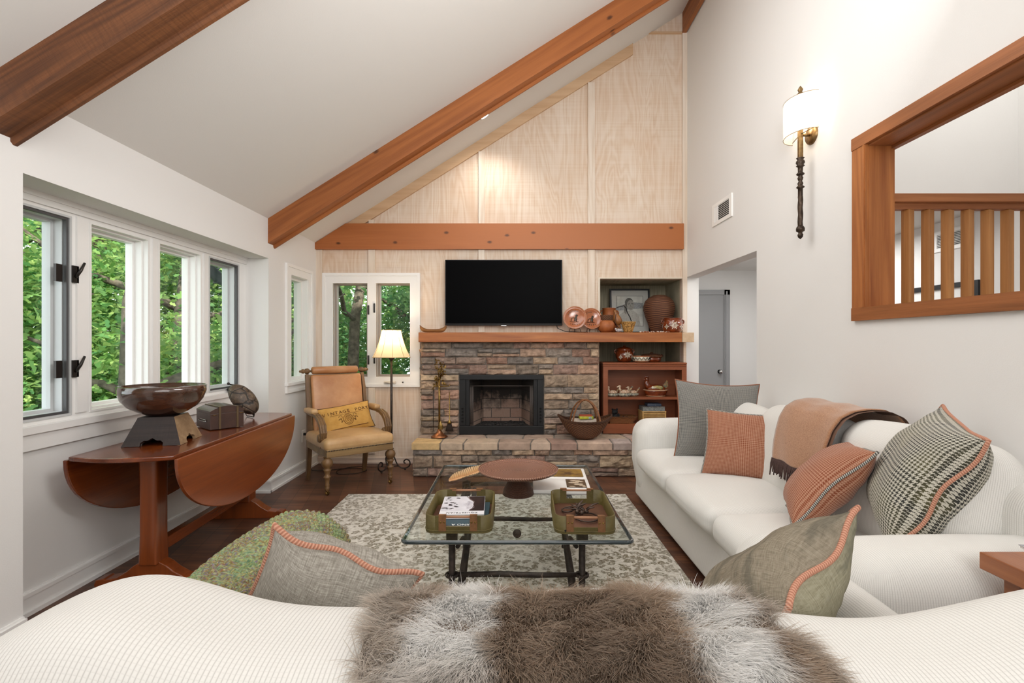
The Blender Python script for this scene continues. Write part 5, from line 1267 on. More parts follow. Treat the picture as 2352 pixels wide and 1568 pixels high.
for s_ in (-1, 1):
    mb = MB(); mb.lathe([(.008, .222), (.012, .232), (.009, .24), (.022, .25), (.026, .265), (.022, .285), (.014, .29), (.022, .298), (.02, .315), (.01, .322), (.014, .332), (.0001, .342)], 18, M=Matrix.Translation((0, .40, 1.03)) @ Matrix.Rotation(s_*PI/2, 4, 'Y'), rib=lambda a, i: .1*math.cos(8*a) if 3 <= i <= 5 else 0); mb.build('turned_finial', M_chw, ch)
    # padded arm, then the scroll
    x = s_*.295
    mb = MB(); mb.rbox((0, 0, 0), (.032, .135, .022), .02, 3, 6, puff=(0, 0, .006), M=Matrix.Translation((x, .175, .675)) @ Matrix.Rotation(math.radians(-2), 4, 'X')); mb.build('arm_pad', M_lea, ch)
    ap = [(x, .31, .655), (x, .18, .650), (x, .06, .652), (x, -.04, .648), (x, -.12, .625), (x, -.18, .58), (x, -.205, .525), (x, -.195, .475), (x, -.16, .445)]
    mb = MB().bar(ap, [.04, .04, .044, .05, .056, .058, .056, .05, .045], [.02, .022, .026, .034, .038, .04, .04, .036, .03], (1, 0, 0))
    for o_ in (-.012, .012): mb.tube([(p_[0]+o_, p_[1]-.02*min(1, i/5)-(.003), p_[2]+.018*(1-i/9)) for i, p_ in enumerate(ap[3:])], .006, 6)
    mb.build('arm', M_chw, ch, bevel=.004)
    mb = MB().lathe([(.0001, -.036), (.028, -.035), (.036, -.026), (.036, .026), (.028, .035), (.0001, .036)], 20, M=Matrix.Translation((x, -.158, .475)) @ Matrix.Rotation(PI/2, 4, 'Y')); mb.build('scroll_end', M_chw, ch)
    MB().tube([(x, -.165, .44), (x, -.17, .39)], .018, 10).build('arm_support', M_chw, ch)

# pillows -------------------------------------------------------
def pillow(name, label, w_, h_, t_, centre, right, up, mat_, pip, cat='pillow', pr=.006, n=30, wr=.006, seed=1, conc=.07, group=None, wave=.0, backmat=None):
    right = Vector(right).normalized(); up = Vector(up); up = (up-right*up.dot(right)).normalized(); nn = right.cross(up)
    M_ = basis(right, up, nn, (0, 0, 0)); t = thing(name, label, cat, centre, 0, group)
    def out(u, v_):
        x = w_/2*u*(1-conc*(1-v_*v_)); y = h_/2*v_*(1-conc*(1-u*u)); return x, y
    def side(s_):
        def fn(a, b_):
            u, v_ = -1+2*a, -1+2*b_; u = math.copysign(abs(u)**.85, u); v_ = math.copysign(abs(v_)**.85, v_)
            x, y = out(u, v_); f = max(0, (1-abs(u)**2.6)*(1-abs(v_)**2.6))**.5
            ed = min(1, f*2.5)
            wv = wave*(1-ed)*math.sin(6*u+4*v_+seed)
            k_ = mnoise.noise(Vector((x*9+seed, y*9, s_*3.)))*wr*ed*1.6+mnoise.noise(Vector((x*26+seed, y*26, s_*3.)))*wr*.4*ed
            ridge = .012*math.exp(-((abs(u)-abs(v_))**2)/.02)*(max(abs(u), abs(v_))**4)*ed
            return M_ @ Vector((x, y, s_*(t_/2*f*(1+.1*v_*-1)+k_-ridge)+wv))
        return fn
    for s_ in (1, -1):
        mb = MB(); mb.grid(side(s_), n, n, uvs=(w_, h_)); 
        mb.build('front_cover' if s_ > 0 else 'back_cover', mat_ if s_ > 0 or backmat is None else backmat, t)
    f0 = side(1); pts = []
    N_ = 24
    for i in range(N_): pts.append(f0(i/N_, 0))
    for i in range(N_): pts.append(f0(1, i/N_))
    for i in range(N_): pts.append(f0(1-i/N_, 1))
    for i in range(N_): pts.append(f0(0, 1-i/N_))
    MB().tube(pts, pr, 8, True).build('piping', pip, t); return t, M_
M_pipe_o = whip('coral_piping', 'd6a48c', 'b07660', .0075)
M_pipe_g = whip('grey_twist_piping', 'c9c6be', '33312f', .008)
M_hA = hound('fine_grey_houndstooth', '56585a', 'b4b1a9', .0078); M_hD = hound('bold_black_cream_houndstooth', '3b3b38', 'd6d2c4', .0118, third='5d5a40')
M_rust = hound('rust_checked_weave', '94543b', 'c9997f', .0085)

# small yellow pillow on the armchair
Mch = ch.matrix_basis if False else Matrix.Translation((-1.526, 4.545, 0)) @ Matrix.Rotation(math.radians(38), 4, 'Z')
pc = Mch @ Vector((.02, .13, .585)); rr = Mch.to_3x3() @ Vector((.985, .0, .11)); uu = Mch.to_3x3() @ Vector((-.12, .42, .9))
M_yel = plain('mustard_canvas', 'cda055', .9, c2='bb8c42', vs=10, bmp=.15, bs=300)
t, MP = pillow('lumbar_pillow', 'small mustard pillow printed with words and a crest, leaning in the armchair', .50, .27, .10, pc, rr, uu, M_yel, plain('brown_cord', '5a3c22', .8), n=24, wr=.004, pr=.004)
M_ink = plain('brown_print', '6b4520', .9)
def surf_text(txt, size, y, zoff):
    mb = MB(); L_ = len(txt)
    for i, c_ in enumerate(txt):
        x = (i-(L_-1)/2)*size*.78; u = x/.25; v_ = y/.135; f = max(0, (1-abs(u)**2.6)*(1-abs(v_)**2.6))**.5
        dz = .05*f*(1-.1*v_)+.004; sl = (.05*(max(0, (1-abs(u+.05)**2.6)*(1-abs(v_)**2.6))**.5)-.05*(max(0, (1-abs(u-.05)**2.6)*(1-abs(v_)**2.6))**.5))/.025
        mb.text(c_, size, MP @ Matrix.Translation((x, y, dz)) @ Matrix.Rotation(-sl*.5, 4, 'Y') @ Matrix.Rotation(-.35 if y > 0 else .1, 4, 'X'), .0012)
    return mb
surf_text('VINTAGE PORT', .048, .056, 0).build('printed_words', M_ink, t)
mb = MB()
def PZ(x, y):
    u, v_ = x/.25, y/.135; f = max(0, (1-abs(u)**2.6)*(1-abs(v_)**2.6))**.5; return MP @ Vector((x, y, .05*f*(1-.1*v_)+.0045))
mb.tube([PZ(.045*math.cos(a), -.025+.05*math.sin(a)) for a in [2*PI*i/30 for i in range(30)]], .0022, 5, True)
mb.tube([PZ(.032*math.cos(a), -.025+.037*math.sin(a)) for a in [2*PI*i/24 for i in range(24)]], .0014, 5, True)
for s_ in (-1, 1):
    mb.tube([PZ(s_*(.05+.035*(i/16)+.014*math.sin(i*.5)*(1-i/20)), -.045+.03*(i/16)+.012*math.cos(i*.5)) for i in range(20)], .0022, 5)
    mb.tube([PZ(s_*(.045+.02*math.cos(i*.5)*(1-i/16)+.02), .005+.018*math.sin(i*.5)) for i in range(13)], .0018, 5)
for k_ in range(16): a = k_*2.4; r_ = .028*(k_/16)**.5; mb.tube([PZ(r_*math.cos(a), -.025+r_*math.sin(a)*1.1), PZ(r_*math.cos(a)+.008, -.022+r_*math.sin(a)*1.1+.006)], .0018, 5)
mb.tube([PZ(-.16+.32*i/30, .031+.001*(i % 2)) for i in range(31)], .0012, 5); mb.tube([PZ(-.18+.36*i/30, -.098) for i in range(31)], .003, 5)
mb.build('printed_crest', M_ink, t)

# ================================================================ FLOOR LAMP
fl = thing('floor_lamp', 'wrought-iron floor lamp with lit cream bell shade between armchair and fireplace', 'floor lamp', (-1.245, 5.0, 0))
M_shade = shade_mat('cream_lamp_shade', 'f3dfb8', .22)
prs = [(.098, 1.432), (.104, 1.40), (.115, 1.35), (.13, 1.30), (.152, 1.24), (.178, 1.185), (.192, 1.157)]
mb = MB(); mb.lathe(prs, 48, rib=lambda a, i: -.018*abs(math.sin(5*a))); mb.build('shade', M_shade, fl, recalc=False)
mb = MB()
for k_ in range(10):
    a = PI*k_/5; mb.tube([((r+.001)*math.cos(a), (r+.001)*math.sin(a), z) for r, z in prs], .002, 5)
mb.tube([(.1*math.cos(2*PI*i/40), .1*math.sin(2*PI*i/40), 1.433) for i in range(40)], .003, 5, True); mb.tube([((.194-.018*.19*abs(math.sin(5*2*PI*i/60)))*math.cos(2*PI*i/60), (.194-.018*.19*abs(math.sin(5*2*PI*i/60)))*math.sin(2*PI*i/60), 1.157) for i in range(60)], .0035, 5, True)
mb.build('shade_trim', plain('shade_trim_tan', 'c9a873', .8), fl)
mb = MB().tube([(0, 0, .10), (0, 0, 1.20)], .012, 12).lathe([(.012, .20), (.02, .215), (.012, .23)], 12).lathe([(.012, 1.12), (.028, 1.14), (.03, 1.15), (.012, 1.17)], 14).lathe([(.0001, .05), (.008, .07), (.016, .10), (.024, .14), (.02, .17), (.012, .19)], 12); mb.build('pole', M_iron, fl)
mb = MB().tube([(0, 0, 1.20), (0, 0, 1.25)], .014, 10).tube([(-.095, 0, 1.425), (0, 0, 1.425), (.095, 0, 1.425)], .002, 5).tube([(0, 0, 1.22), (.05, 0, 1.26), (.05, 0, 1.38), (0, 0, 1.44), (-.05, 0, 1.38), (-.05, 0, 1.26), (0, 0, 1.22)], .002, 5); mb.build('socket_and_harp', M_brass, fl)
mb = MB().ball((0, 0, 1.30), .028, 12, 8, (1, 1, 1.3)); bm_ = new_mat('bulb_glow'); bm_[2].inputs['Emission Color'].default_value = (1, .85, .6, 1); bm_[2].inputs['Emission Strength'].default_value = 6; mb.build('bulb', bm_[0], fl)
for k_ in range(3):
    a = 2*PI*k_/3+PI/6-.5; c_, s_ = math.cos(a), math.sin(a); pts = [(.012, .20), (.03, .13), (.06, .06), (.10, .025), (.15, .022), (.185, .05), (.185, .09), (.155, .11), (.13, .095), (.13, .075), (.145, .07)]
    mb = MB(); 
    sm_ = []
    for i in range(len(pts)-1):
        for q in (0, .5): sm_.append((pts[i][0]*(1-q)+pts[i+1][0]*q, pts[i][1]*(1-q)+pts[i+1][1]*q))
    sm_.append(pts[-1]); mb.tube(smooth([(r*c_, r*s_, z) for r, z in pts], 6), .007, 8); mb.ball((.14*c_, .14*s_, .011), .011, 8, 6); mb.build('scroll_foot', M_iron, fl)
lamp('floor_lamp_bulb', 'POINT', (-1.245, 5.0, 1.36), 6, (1, .78, .52), size=.03)
MB().tube(smooth([(0.0, 0.02, 0.05), (0.045, 0.12, 0.01), (-0.205, 0.1, 0.006), (-0.405, 0.12, 0.006), (-0.535, -0.02, 0.006), (-0.475, -0.18, 0.006), (-0.305, -0.14, 0.006), (-0.255, 0.0, 0.006), (-0.455, 0.06, 0.006), (-0.705, -0.05, 0.006), (-0.825, -0.07, 0.05), (-0.845, -0.05, 0.25), (-0.855, -0.04, 0.36)], 6), .0035, 6).build('power_cord', plain('brown_cord_rubber', '2c2018', .6), fl)
t = thing('wall_outlet', 'white wall outlet with a black plug low on the left wall by the armchair', 'outlet', (XL, 4.95, .36))
MB().rbox((.004, 0, 0), (.004, .037, .06), .003, 2, 1).build('cover_plate', M_white, t); MB().rbox((.02, 0, .018), (.014, .012, .012), .004, 2, 1).build('plug', M_black, t)

# ================================================================ COFFEE TABLE
ct = thing('coffee_table', 'glass-topped coffee table on a forged dark iron base in the middle of the rug', 'coffee table', (.02, 2.76, .0))
M_gtop = pane('green_table_glass', (.94, .975, .965, 1), .9)
m_edge = plain('glass_edge_teal', '1c3038', .08, spec=.8, coat=1)
X2, Y2 = .505, .66
def rrect(a, b_, r, n=8):
    P_ = []
    for cx, cy, s0 in ((a-r, b_-r, 0), (-a+r, b_-r, PI/2), (-a+r, -b_+r, PI), (a-r, -b_+r, 1.5*PI)):
        for i in range(n+1): P_.append((cx+r*math.cos(s0+PI/2*i/n), cy+r*math.sin(s0+PI/2*i/n)))
    return P_
mb = MB(); pp_ = rrect(X2, Y2, .03)
mb.mi = 0; A_ = [mb.v((x, y, .45)) for x, y in rrect(X2-.004, Y2-.004, .028)]; B_ = [mb.v((x, y, .431)) for x, y in rrect(X2-.004, Y2-.004, .028)]
mb.f(A_, smooth=False); mb.f(list(reversed(B_)), smooth=False)
mb.build('glass_top', M_gtop, ct, merge=False)
mb = MB(); mb.tube([(x-.0*x, y, .4405) for x, y in rrect(X2-.006, Y2-.006, .028)], .0095, 10, True); mb.build('polished_edge', m_edge, ct)
LX, LYF, LYR = .312, -.42, .32
for sx in (-1, 1):
    for ly in (LYF, LYR):
        mb = MB(); mb.tube([(sx*LX, ly, .0135), (sx*LX*1.0, ly, .06), (sx*LX, ly, .36)], [.02, .0155, .0165], 10); mb.lathe([(.0001, .013), (.026, .013), (.024, .03), (.016, .045)], 12, c=(sx*LX, ly, 0)); mb.rbox((sx*LX, ly, .385), (.026, .026, .044), .008, 2, 1); mb.build('leg', M_iron, ct)
        mb = MB(); mb.tube([(sx*LX+.027*math.cos(2*PI*i/16), ly+.027*math.sin(2*PI*i/16), .19) for i in range(16)], .008, 7, True); mb.build('collar', M_iron, ct)
    mb = MB(); mb.tube([(sx*(LX-.03), LYF+.02, .04), (sx*(LX-.05), -.15, .25), (sx*(LX-.06), LYR-.1, .41)], [.022, .017, .014], 10); mb.tube([(sx*(LX-.03), LYR-.02, .05), (sx*(LX-.02), -.1, .24), (sx*(LX-.02), LYF+.06, .30)], .011, 8); mb.build('diagonal_brace', M_iron, ct)
    MB().tube([(sx*LX, LYF, .41), (sx*LX, LYR, .41)], .012, 8).build('side_rail', M_iron, ct)
for ly, z in ((LYF, .19), (LYR, .19), (LYR, .41)):
    MB().tube([(-LX, ly, z), (-.1, ly, z+.003), (.1, ly, z-.002), (LX, ly, z)], [.012, .014, .013, .011], 9).build('stretcher', M_iron, ct)
mb = MB(); mb.lathe([(.0001, -.006), (.016, -.005), (.02, 0), (.016, .005), (.0001, .006)], 20, M=Matrix.Translation((0, LYF-.02, .395)) @ Matrix.Rotation(PI/2-.3, 4, 'X')); mb.build('medallion', M_iron, ct)
ZC = .4512
# trays
M_olive = plain('olive_leather', '675c30', .5, c2='53481f', vs=9, bmp=.2, bs=60); M_brl = plain('brown_leather_tab', '8a5f3a', .5, c2='6c4a2c', vs=20, bmp=.2, bs=80)
M_trayfl = plain('brown_tray_floor', '6b4630', .45, c2='54352a', vs=7)
def tray(loc, label, hw, hd, rz):
    t = thing('leather_tray', label, 'tray', loc, rz, 'olive leather trays on the coffee table')
    def wall(r_in, z0, z1, inset): return [(x, y) for x, y in rrect(hw-inset, hd-inset, r_in, 7)]
    O_ = rrect(hw, hd, .05, 7); I_ = rrect(hw-.007, hd-.007, .044, 7); K_ = len(O_); hz = .078
    def low(x, y): return hz
    mb = MB(); a_ = [mb.v((x, y, 0)) for x, y in O_]; b1_ = [mb.v((x, y, hz)) for x, y in O_]; c1_ = [mb.v((x, y, hz)) for x, y in I_]; d1_ = [mb.v((x, y, .004)) for x, y in I_]
    for i in range(K_):
        j = (i+1) % K_
        xm = (O_[i][0]+O_[j][0])/2; ym = (O_[i][1]+O_[j][1])/2
        gap = abs(abs(ym)-hd) < 1e-4    # long straight runs at front and back hold the handle slot
        if gap:
            s0 = (O_[i][0], O_[j][0]); y_o = O_[i][1]; y_i = I_[i][1]
            xs = [s0[0], .055 if s0[0] > 0 else -.055, -.055 if s0[0] > 0 else .055, s0[1]]
            for q in (0, 2):
                p0, p1 = xs[q], xs[q+1]
                for yy in (y_o, y_i): mb.f([mb.v((p0, yy, 0)), mb.v((p1, yy, 0)), mb.v((p1, yy, hz)), mb.v((p0, yy, hz))], smooth=False)
                mb.f([mb.v((p0, y_o, hz)), mb.v((p1, y_o, hz)), mb.v((p1, y_i, hz)), mb.v((p0, y_i, hz))], smooth=False)
            p0, p1 = xs[1], xs[2]
            for yy in (y_o, y_i): mb.f([mb.v((p0, yy, 0)), mb.v((p1, yy, 0)), mb.v((p1, yy, .03)), mb.v((p0, yy, .03))], smooth=False)
            mb.f([mb.v((p0, y_o, .03)), mb.v((p1, y_o, .03)), mb.v((p1, y_i, .03)), mb.v((p0, y_i, .03))], smooth=False)
            for p_ in (p0, p1): mb.f([mb.v((p_, y_o, .03)), mb.v((p_, y_i, .03)), mb.v((p_, y_i, hz)), mb.v((p_, y_o, hz))], smooth=False)
            continue
        mb.f([a_[i], a_[j], b1_[j], b1_[i]]); mb.f([b1_[i], b1_[j], c1_[j], c1_[i]]); mb.f([c1_[i], c1_[j], d1_[j], d1_[i]])
    mb.build('side_wall', M_olive, t)
    mb = MB(); mb.prism(rrect(hw-.004, hd-.004, .046, 7), 0, .006, 'xy'); mb.build('base', M_trayfl, t)
    mb = MB(); mb.tube([(x, y, .012) for x, y in O_], .0028, 6, True); mb.build('stitched_welt', M_olive, t)
    for s_ in (-1, 1):
        yy = s_*(hd+.001)
        MB().tube([(-.075, yy-s_*.004, .074), (.075, yy-s_*.004, .074)], .0055, 10).build('handle', plain('handle_leather', 'a8795a', .5), t)
        for q in (-1, 1):
            tb_ = MB(); x0, x1 = sorted((q*.053, q*.086)); ya_, yb_2 = sorted((yy, yy+s_*.003)); tb_.box(x0, x1, ya_, yb_2, .012, .079); tb_.box(x0, x1, min(yy-s_*.012, yy+s_*.003), max(yy-s_*.012, yy+s_*.003), .079, .084); ob = tb_.build('handle_tab', M_brl, t)
            for xx in (q*.061, q*.077): MB().ball((xx, yy+s_*.004, .052), .0045, 8, 6, (1, .6, 1)).build('rivet', M_brass, ob)
    return t
tray((-.245, 2.375, ZC), 'olive leather tray holding two books, left on the coffee table', .152, .2, 0)
tray((.33, 2.37, ZC), 'olive leather tray with remote and iron ornament, right on the coffee table', .138, .205, -.03)
# books in the left tray
def book(name, label, loc, rz, w_, d_, h_, cover, cat='book'):
    t = thing(name, label, cat, loc, rz); c_ = plain(name+'_cover', cover, .3)
    MB().box(-w_/2+.003, w_/2-.003, -d_/2+.003, d_/2-.003, .002, h_-.002).build('pages', plain(name+'_pages', 'e8e5dc', .8), t)
    MB().box(-w_/2, w_/2, -d_/2, d_/2, h_-.002, h_).box(-w_/2, w_/2, -d_/2, d_/2, 0, .002).box(-w_/2, -w_/2+.002, -d_/2, d_/2, .002, h_-.002).build('cover', c_, t); return t
ZB_ = ZC+.0065
t = book('hardback_book', 'dark teal book with white lettering, lower book in the left tray', (-.225, 2.36, ZB_), 0, .215, .32, .022, '2e4a56')
mb = MB(); mb.text('LUINO A', .027, Matrix.Translation((.0, -.1535, .0222)) @ Matrix.Rotation(PI, 4, 'Z'), .0004); mb.build('title', M_white, t)
t = book('photo_book', 'black and white photo book of horses, upside down on top in the left tray', (-.245, 2.41, ZB_+.0235), math.radians(2), .21, .27, .02, 'e9e9ee')
def flat(nm, pts, c, z, par, c2=None, vs=40, rough=.3):
    mb = MB(); 
    A_ = [mb.v((x, y, z)) for x, y in pts]; mb.f(A_, smooth=False); return mb.build(nm, plain(nm+'_ink', c, rough, c2=c2, vs=vs), par, recalc=False)
zt_ = .0203
flat('cover_photo', [(-.104, -.088), (.104, -.088), (.104, .132), (-.104, .132)], 'd3d2da', zt_, t, 'e8e7ee', 14)
flat('dark_background', [(.02, .132), (.104, .132), (.104, -.086), (.03, -.086), (.045, -.05), (.052, 0), (.05, .04), (.03, .08)], '38282a', zt_+.0002, t, '241d20', 20)
flat('horse_head', [(.025, .06), (.05, .03), (.052, -.01), (.04, -.05), (.02, -.06), (.015, -.02), (.0, .0), (.01, .03)], 'b0acb8', zt_+.0004, t, 'e9e8ee', 50)
mb = MB(); mb.tube([(.012, .13, zt_+.001), (.03, .08, zt_+.001), (.052, .045, zt_+.001), (.05, .0, zt_+.001), (.055, -.04, zt_+.001), (.035, -.075, zt_+.001)], .002, 5); mb.build('bridle_drawing', plain('bridle_ink', '8a7878', .4), t)
q_ = random.Random(9)
mb = MB()
for k_ in range(26):
    cx, cy = q_.uniform(-.095, -.03), q_.uniform(-.06, .115); r_ = q_.uniform(.003, .012); n_ = 7
    mb.f([mb.v((cx+r_*q_.uniform(.5, 1.4)*math.cos(2*PI*i/n_), cy+r_*q_.uniform(.4, 1.0)*math.sin(2*PI*i/n_), zt_+.0003+k_*1e-5)) for i in range(n_)], smooth=False)
mb.build('rider_figures', plain('rider_ink', '3a363c', .4), t, recalc=False)
mb = MB(); mb.text('EQUESTRIAN', .0225, Matrix.Translation((.0, -.110, .0202)) @ Matrix.Rotation(PI, 4, 'Z'), .0004, 1.15); mb.build('title', M_black, t)
# right tray
t = thing('remote_control', 'small black remote control with white buttons in the right tray', 'remote', (.235, 2.225, ZB_), math.radians(14))
MB().rbox((0, 0, .007), (.02, .058, .007), .006, 2, 2).build('body', M_blk, t)
for i, (x, y, a, c_) in enumerate([(-.009, -.044, .008, .009), (.009, -.044, .008, .009), (-.009, -.024, .008, .008), (.009, -.024, .008, .007), (0, .0, .005, .005), (-.011, .045, .004, .004), (.011, .045, .004, .004), (-.011, -.008, .004, .004), (.011, -.008, .004, .004)]):
    MB().box(x-a, x+a, y-c_, y+c_, .0138, .0152).build('button', M_white, t)
MB().tube([(.012*math.cos(2*PI*i/20), .023+.012*math.sin(2*PI*i/20), .0145) for i in range(20)], .0022, 6, True).build('ring_button', M_white, t)
t = thing('iron_ornament', 'rusty iron ornament of leaves and rings lying in the right tray', 'ornament', (.335, 2.40, ZB_))
M_rust2 = plain('rusty_iron', '5d4c42', .45, .6, c2='3d332e', vs=50, bmp=.3, bs=90)
MB().tube([(.02+.055*math.cos(2*PI*i/36), -.06+.06*math.sin(2*PI*i/36), .008) for i in range(36)], .004, 8, True).build('large_ring', M_rust2, t)
MB().tube([(-.06+.03*math.cos(2*PI*i/28), .035+.03*math.sin(2*PI*i/28), .014+.006*math.cos(i*.2)) for i in range(28)], .0038, 8, True).build('small_ring', M_rust2, t)
q_ = random.Random(12); mb = MB()
for k_ in range(11):
    a = q_.uniform(0, 2*PI); L = q_.uniform(.05, .08); p0 = Vector((q_.uniform(-.03, .03), q_.uniform(-.01, .02), .02)); d_ = Vector((math.cos(a), math.sin(a)*.6, q_.uniform(.1, .6))).normalized()
    mb.tube([p0, p0+d_*L*.5+Vector((0, 0, .006)), p0+d_*L], [.005, .010, .003], 7, flat=.45)
for k_ in range(4): mb.ball((q_.uniform(-.04, .04), q_.uniform(-.03, .02), .018), .011, 8, 6)
mb.build('leaf_cluster', M_rust2, t)
# woven cake stand
t = thing('woven_pedestal_stand', 'round coiled rattan pedestal stand in the centre of the coffee table', 'stand', (.03, 2.74, ZC))
pf_ = [(.0001, .0), (.084, 0), (.088, .004), (.082, .03), (.066, .06), (.052, .085), (.050, .092), (.056, .098), (.062, .118), (.068, .128)]
MB().lathe(pf_, 48).build('pedestal', M_rattan, t)
m, nt, b = new_mat('coiled_plate'); v = coords(nt); sp = nd(nt, 'ShaderNodeSeparateXYZ'); lk(nt, v, sp.inputs[0])
rad = mth(nt, 'SQRT', mth(nt, 'ADD', mth(nt, 'POWER', sp.outputs[0], 2.0), mth(nt, 'POWER', sp.outputs[1], 2.0))); an = mth(nt, 'ARCTAN2', sp.outputs[1], sp.outputs[0])
r1 = mth(nt, 'SINE', mth(nt, 'MULTIPLY', rad, 2*PI/.0085)); a1 = mth(nt, 'SINE', mth(nt, 'ADD', mth(nt, 'MULTIPLY', an, 110.0), mth(nt, 'MULTIPLY', rad, 700.0)))
h_ = mth(nt, 'MULTIPLY_ADD', r1, .5, mth(nt, 'MULTIPLY', a1, .45)); cc = ramp(nt, mth(nt, 'MULTIPLY_ADD', h_, .5, .5), [(.1, lin('3d241c')), (.5, lin('7d4f3c')), (.9, lin('b08a76'))])
lk(nt, cc, b.inputs['Base Color']); b.inputs['Roughness'].default_value = .42; bump(nt, b, h_, .6, .002)
MB().lathe([(.0001, .136), (.19, .134), (.212, .142), (.222, .150), (.225, .147), (.218, .134), (.2, .126), (.06, .124), (.0001, .124)], 72).build('plate', m, t)
# open book and the feather dish
t = thing('open_magazine', 'open glossy picture book lying face up at the far right of the coffee table', 'book', (.29, 2.99, ZC), math.radians(-3))
M_page = plain('white_page', 'ebe9e5', .35)
mb = MB(); mb.rbox((0, -.13, .012), (.165, .122, .011), .005, 2, 3, puff=(0, 0, .002)); mb.build('near_pages', M_page, t)
mb = MB(); mb.rbox((0, .125, .012), (.165, .122, .009), .005, 2, 3, puff=(0, 0, .002)); mb.build('far_pages', M_page, t)
MB().box(-.168, .168, -.256, .252, 0, .0022).build('cover', plain('magazine_cover', '8c8a88', .4), t)
flat('orchid_photo', [(.03, -.20), (.145, -.20), (.145, -.035), (.03, -.035)], '3e3124', .0262, t, '5c4a35', 18)
mb = MB(); 
for cx, cy, rx, ry in ((.085, -.07, .03, .012), (.11, -.085, .025, .01), (.075, -.11, .032, .012), (.1, -.14, .028, .015), (.12, -.165, .018, .01), (.06, -.185, .02, .006), (.13, -.19, .012, .006)):
    mb.f([mb.v((cx+rx*math.cos(2*PI*i/14)+.3*ry*math.sin(2*PI*i/14), cy+ry*math.sin(2*PI*i/14), .0266+cx*.001)) for i in range(14)], smooth=False)
mb.build('orchid_petals', plain('petal_ink', 'e2d6c4', .35, c2='b89f7e', vs=80), t, recalc=False)
flat('ochre_photo', [(-.06, .03), (.145, .03), (.145, .215), (-.06, .215)], 'b08a3a', .0242, t, '4a3420', 9)
t = thing('feather_dish', 'long tan feather-shaped dish lying at the left rear of the coffee table', 'dish', (-.25, 3.13, ZC), math.radians(56))
m, nt, b = new_mat('feather_barbs'); v = coords(nt); sp = nd(nt, 'ShaderNodeSeparateXYZ'); lk(nt, v, sp.inputs[0]); ay = mth(nt, 'ABSOLUTE', sp.outputs[1])
st_ = mth(nt, 'SINE', mth(nt, 'MULTIPLY', mth(nt, 'ADD', sp.outputs[0], mth(nt, 'ADD', mth(nt, 'MULTIPLY', ay, -.9), mth(nt, 'MULTIPLY', nz(nt, v, 14, 2), .03))), 330.0))
edge_ = ramp(nt, ay, [(.012, (0, 0, 0)), (.05, (1, 1, 1))]); dk = mth(nt, 'MULTIPLY', ramp(nt, st_, [(.55, (0, 0, 0)), (.8, (1, 1, 1))]), edge_)
bc_ = ramp(nt, ay, [(.004, lin('e3c39c')), (.012, lin('ad7a4c')), (.03, lin('bf9768')), (.06, lin('cdb18a'))])
lk(nt, mixc(nt, dk, bc_, lin('4a3624')), b.inputs['Base Color']); b.inputs['Roughness'].default_value = .35; bump(nt, b, st_, .2, .002)
def fth(zo):
    def fn(u, v_):
        x = -.24+.48*u; w_ = .062*(1-abs(2*u-1.0)**2.4)**.75+.001; y = (v_*2-1)*w_
        return Vector((x, y, zo+.006+.5*abs(y)**1.3*2+.012*(2*u-1)**2+.002*math.sin(40*x+9*abs(y))))
    return fn
mb = MB(); mb.grid(fth(.004), 60, 16); mb.grid(fth(0), 60, 16); 
for k_ in (0, 1): mb.grid(lambda u, v_: fth(0)(u, k_).lerp(fth(.004)(u, k_), v_), 60, 1)
mb.build('dish', m, t); MB().tube([fth(.005)(i/20, .5)+Vector((0, 0, .001)) for i in range(21)], .0028, 6).build('quill', plain('quill', 'd9a878', .4), t)

# ================================================================ SOFA ALONG THE RIGHT WALL
M_legs = plain('dark_sofa_leg', '241812', .5)
rs = thing('sofa', 'long ivory waffle-slipcovered sofa along the right wall', 'sofa', (1.4, 2.75, 0))
def W(x, y, z=0): return (x-1.4, y-2.75, z)
mb = MB(); mb.rbox(W(1.44, 2.75, .215), (.40, 1.34, .175), .03, 3, 8, sm=lambda q: Vector((q.x-(.02*(1-(q.z+.175)/.35) if q.x < 0 else 0), q.y, q.z))); mb.build('base', M_slip, rs)
for y, nm in ((3.975, 'far'), (1.51, 'near')):
    mb = MB(); mb.rbox(W(1.43, y, .36), (.435, .15, .315), .11, 5, 8, puff=(.015, .012, .015), sm=lambda q: q*1.0 if q.x > -.3 else Vector((q.x+.05*max(0, -q.z/.31), q.y, q.z))); mb.build('arm', M_slip, rs)
for i, y in enumerate((3.465, 2.745, 2.025)):
    mb = MB(); mb.rbox(W(1.295, y, .405), (.335, .357, .075), .06, 5, 12, puff=(.015, .006, .03)); mb.build('seat_cushion', M_slip, rs)
mb = MB(); mb.rbox(W(1.745, 2.75, .57), (.125, 1.33, .27), .10, 5, 10); mb.build('backrest', M_slip, rs)
for i, y in enumerate((3.44, 2.72, 1.98)):
    mb = MB(); mb.rbox((0, 0, 0), (.115, .365, .255), .10, 6, 10, puff=(.03, .0, .03), M=Matrix.Translation(W(1.625, y, (.60, .655, .68)[i])) @ Matrix.Rotation(math.radians(10), 4, 'Y')); mb.build('back_cushion', M_slip, rs)
for x, y in ((1.12, 1.45), (1.12, 4.05), (1.78, 1.45), (1.78, 4.05)): MB().rbox(W(x, y, .02), (.03, .03, .02), .004, 1, 1).build('foot', M_legs, rs)

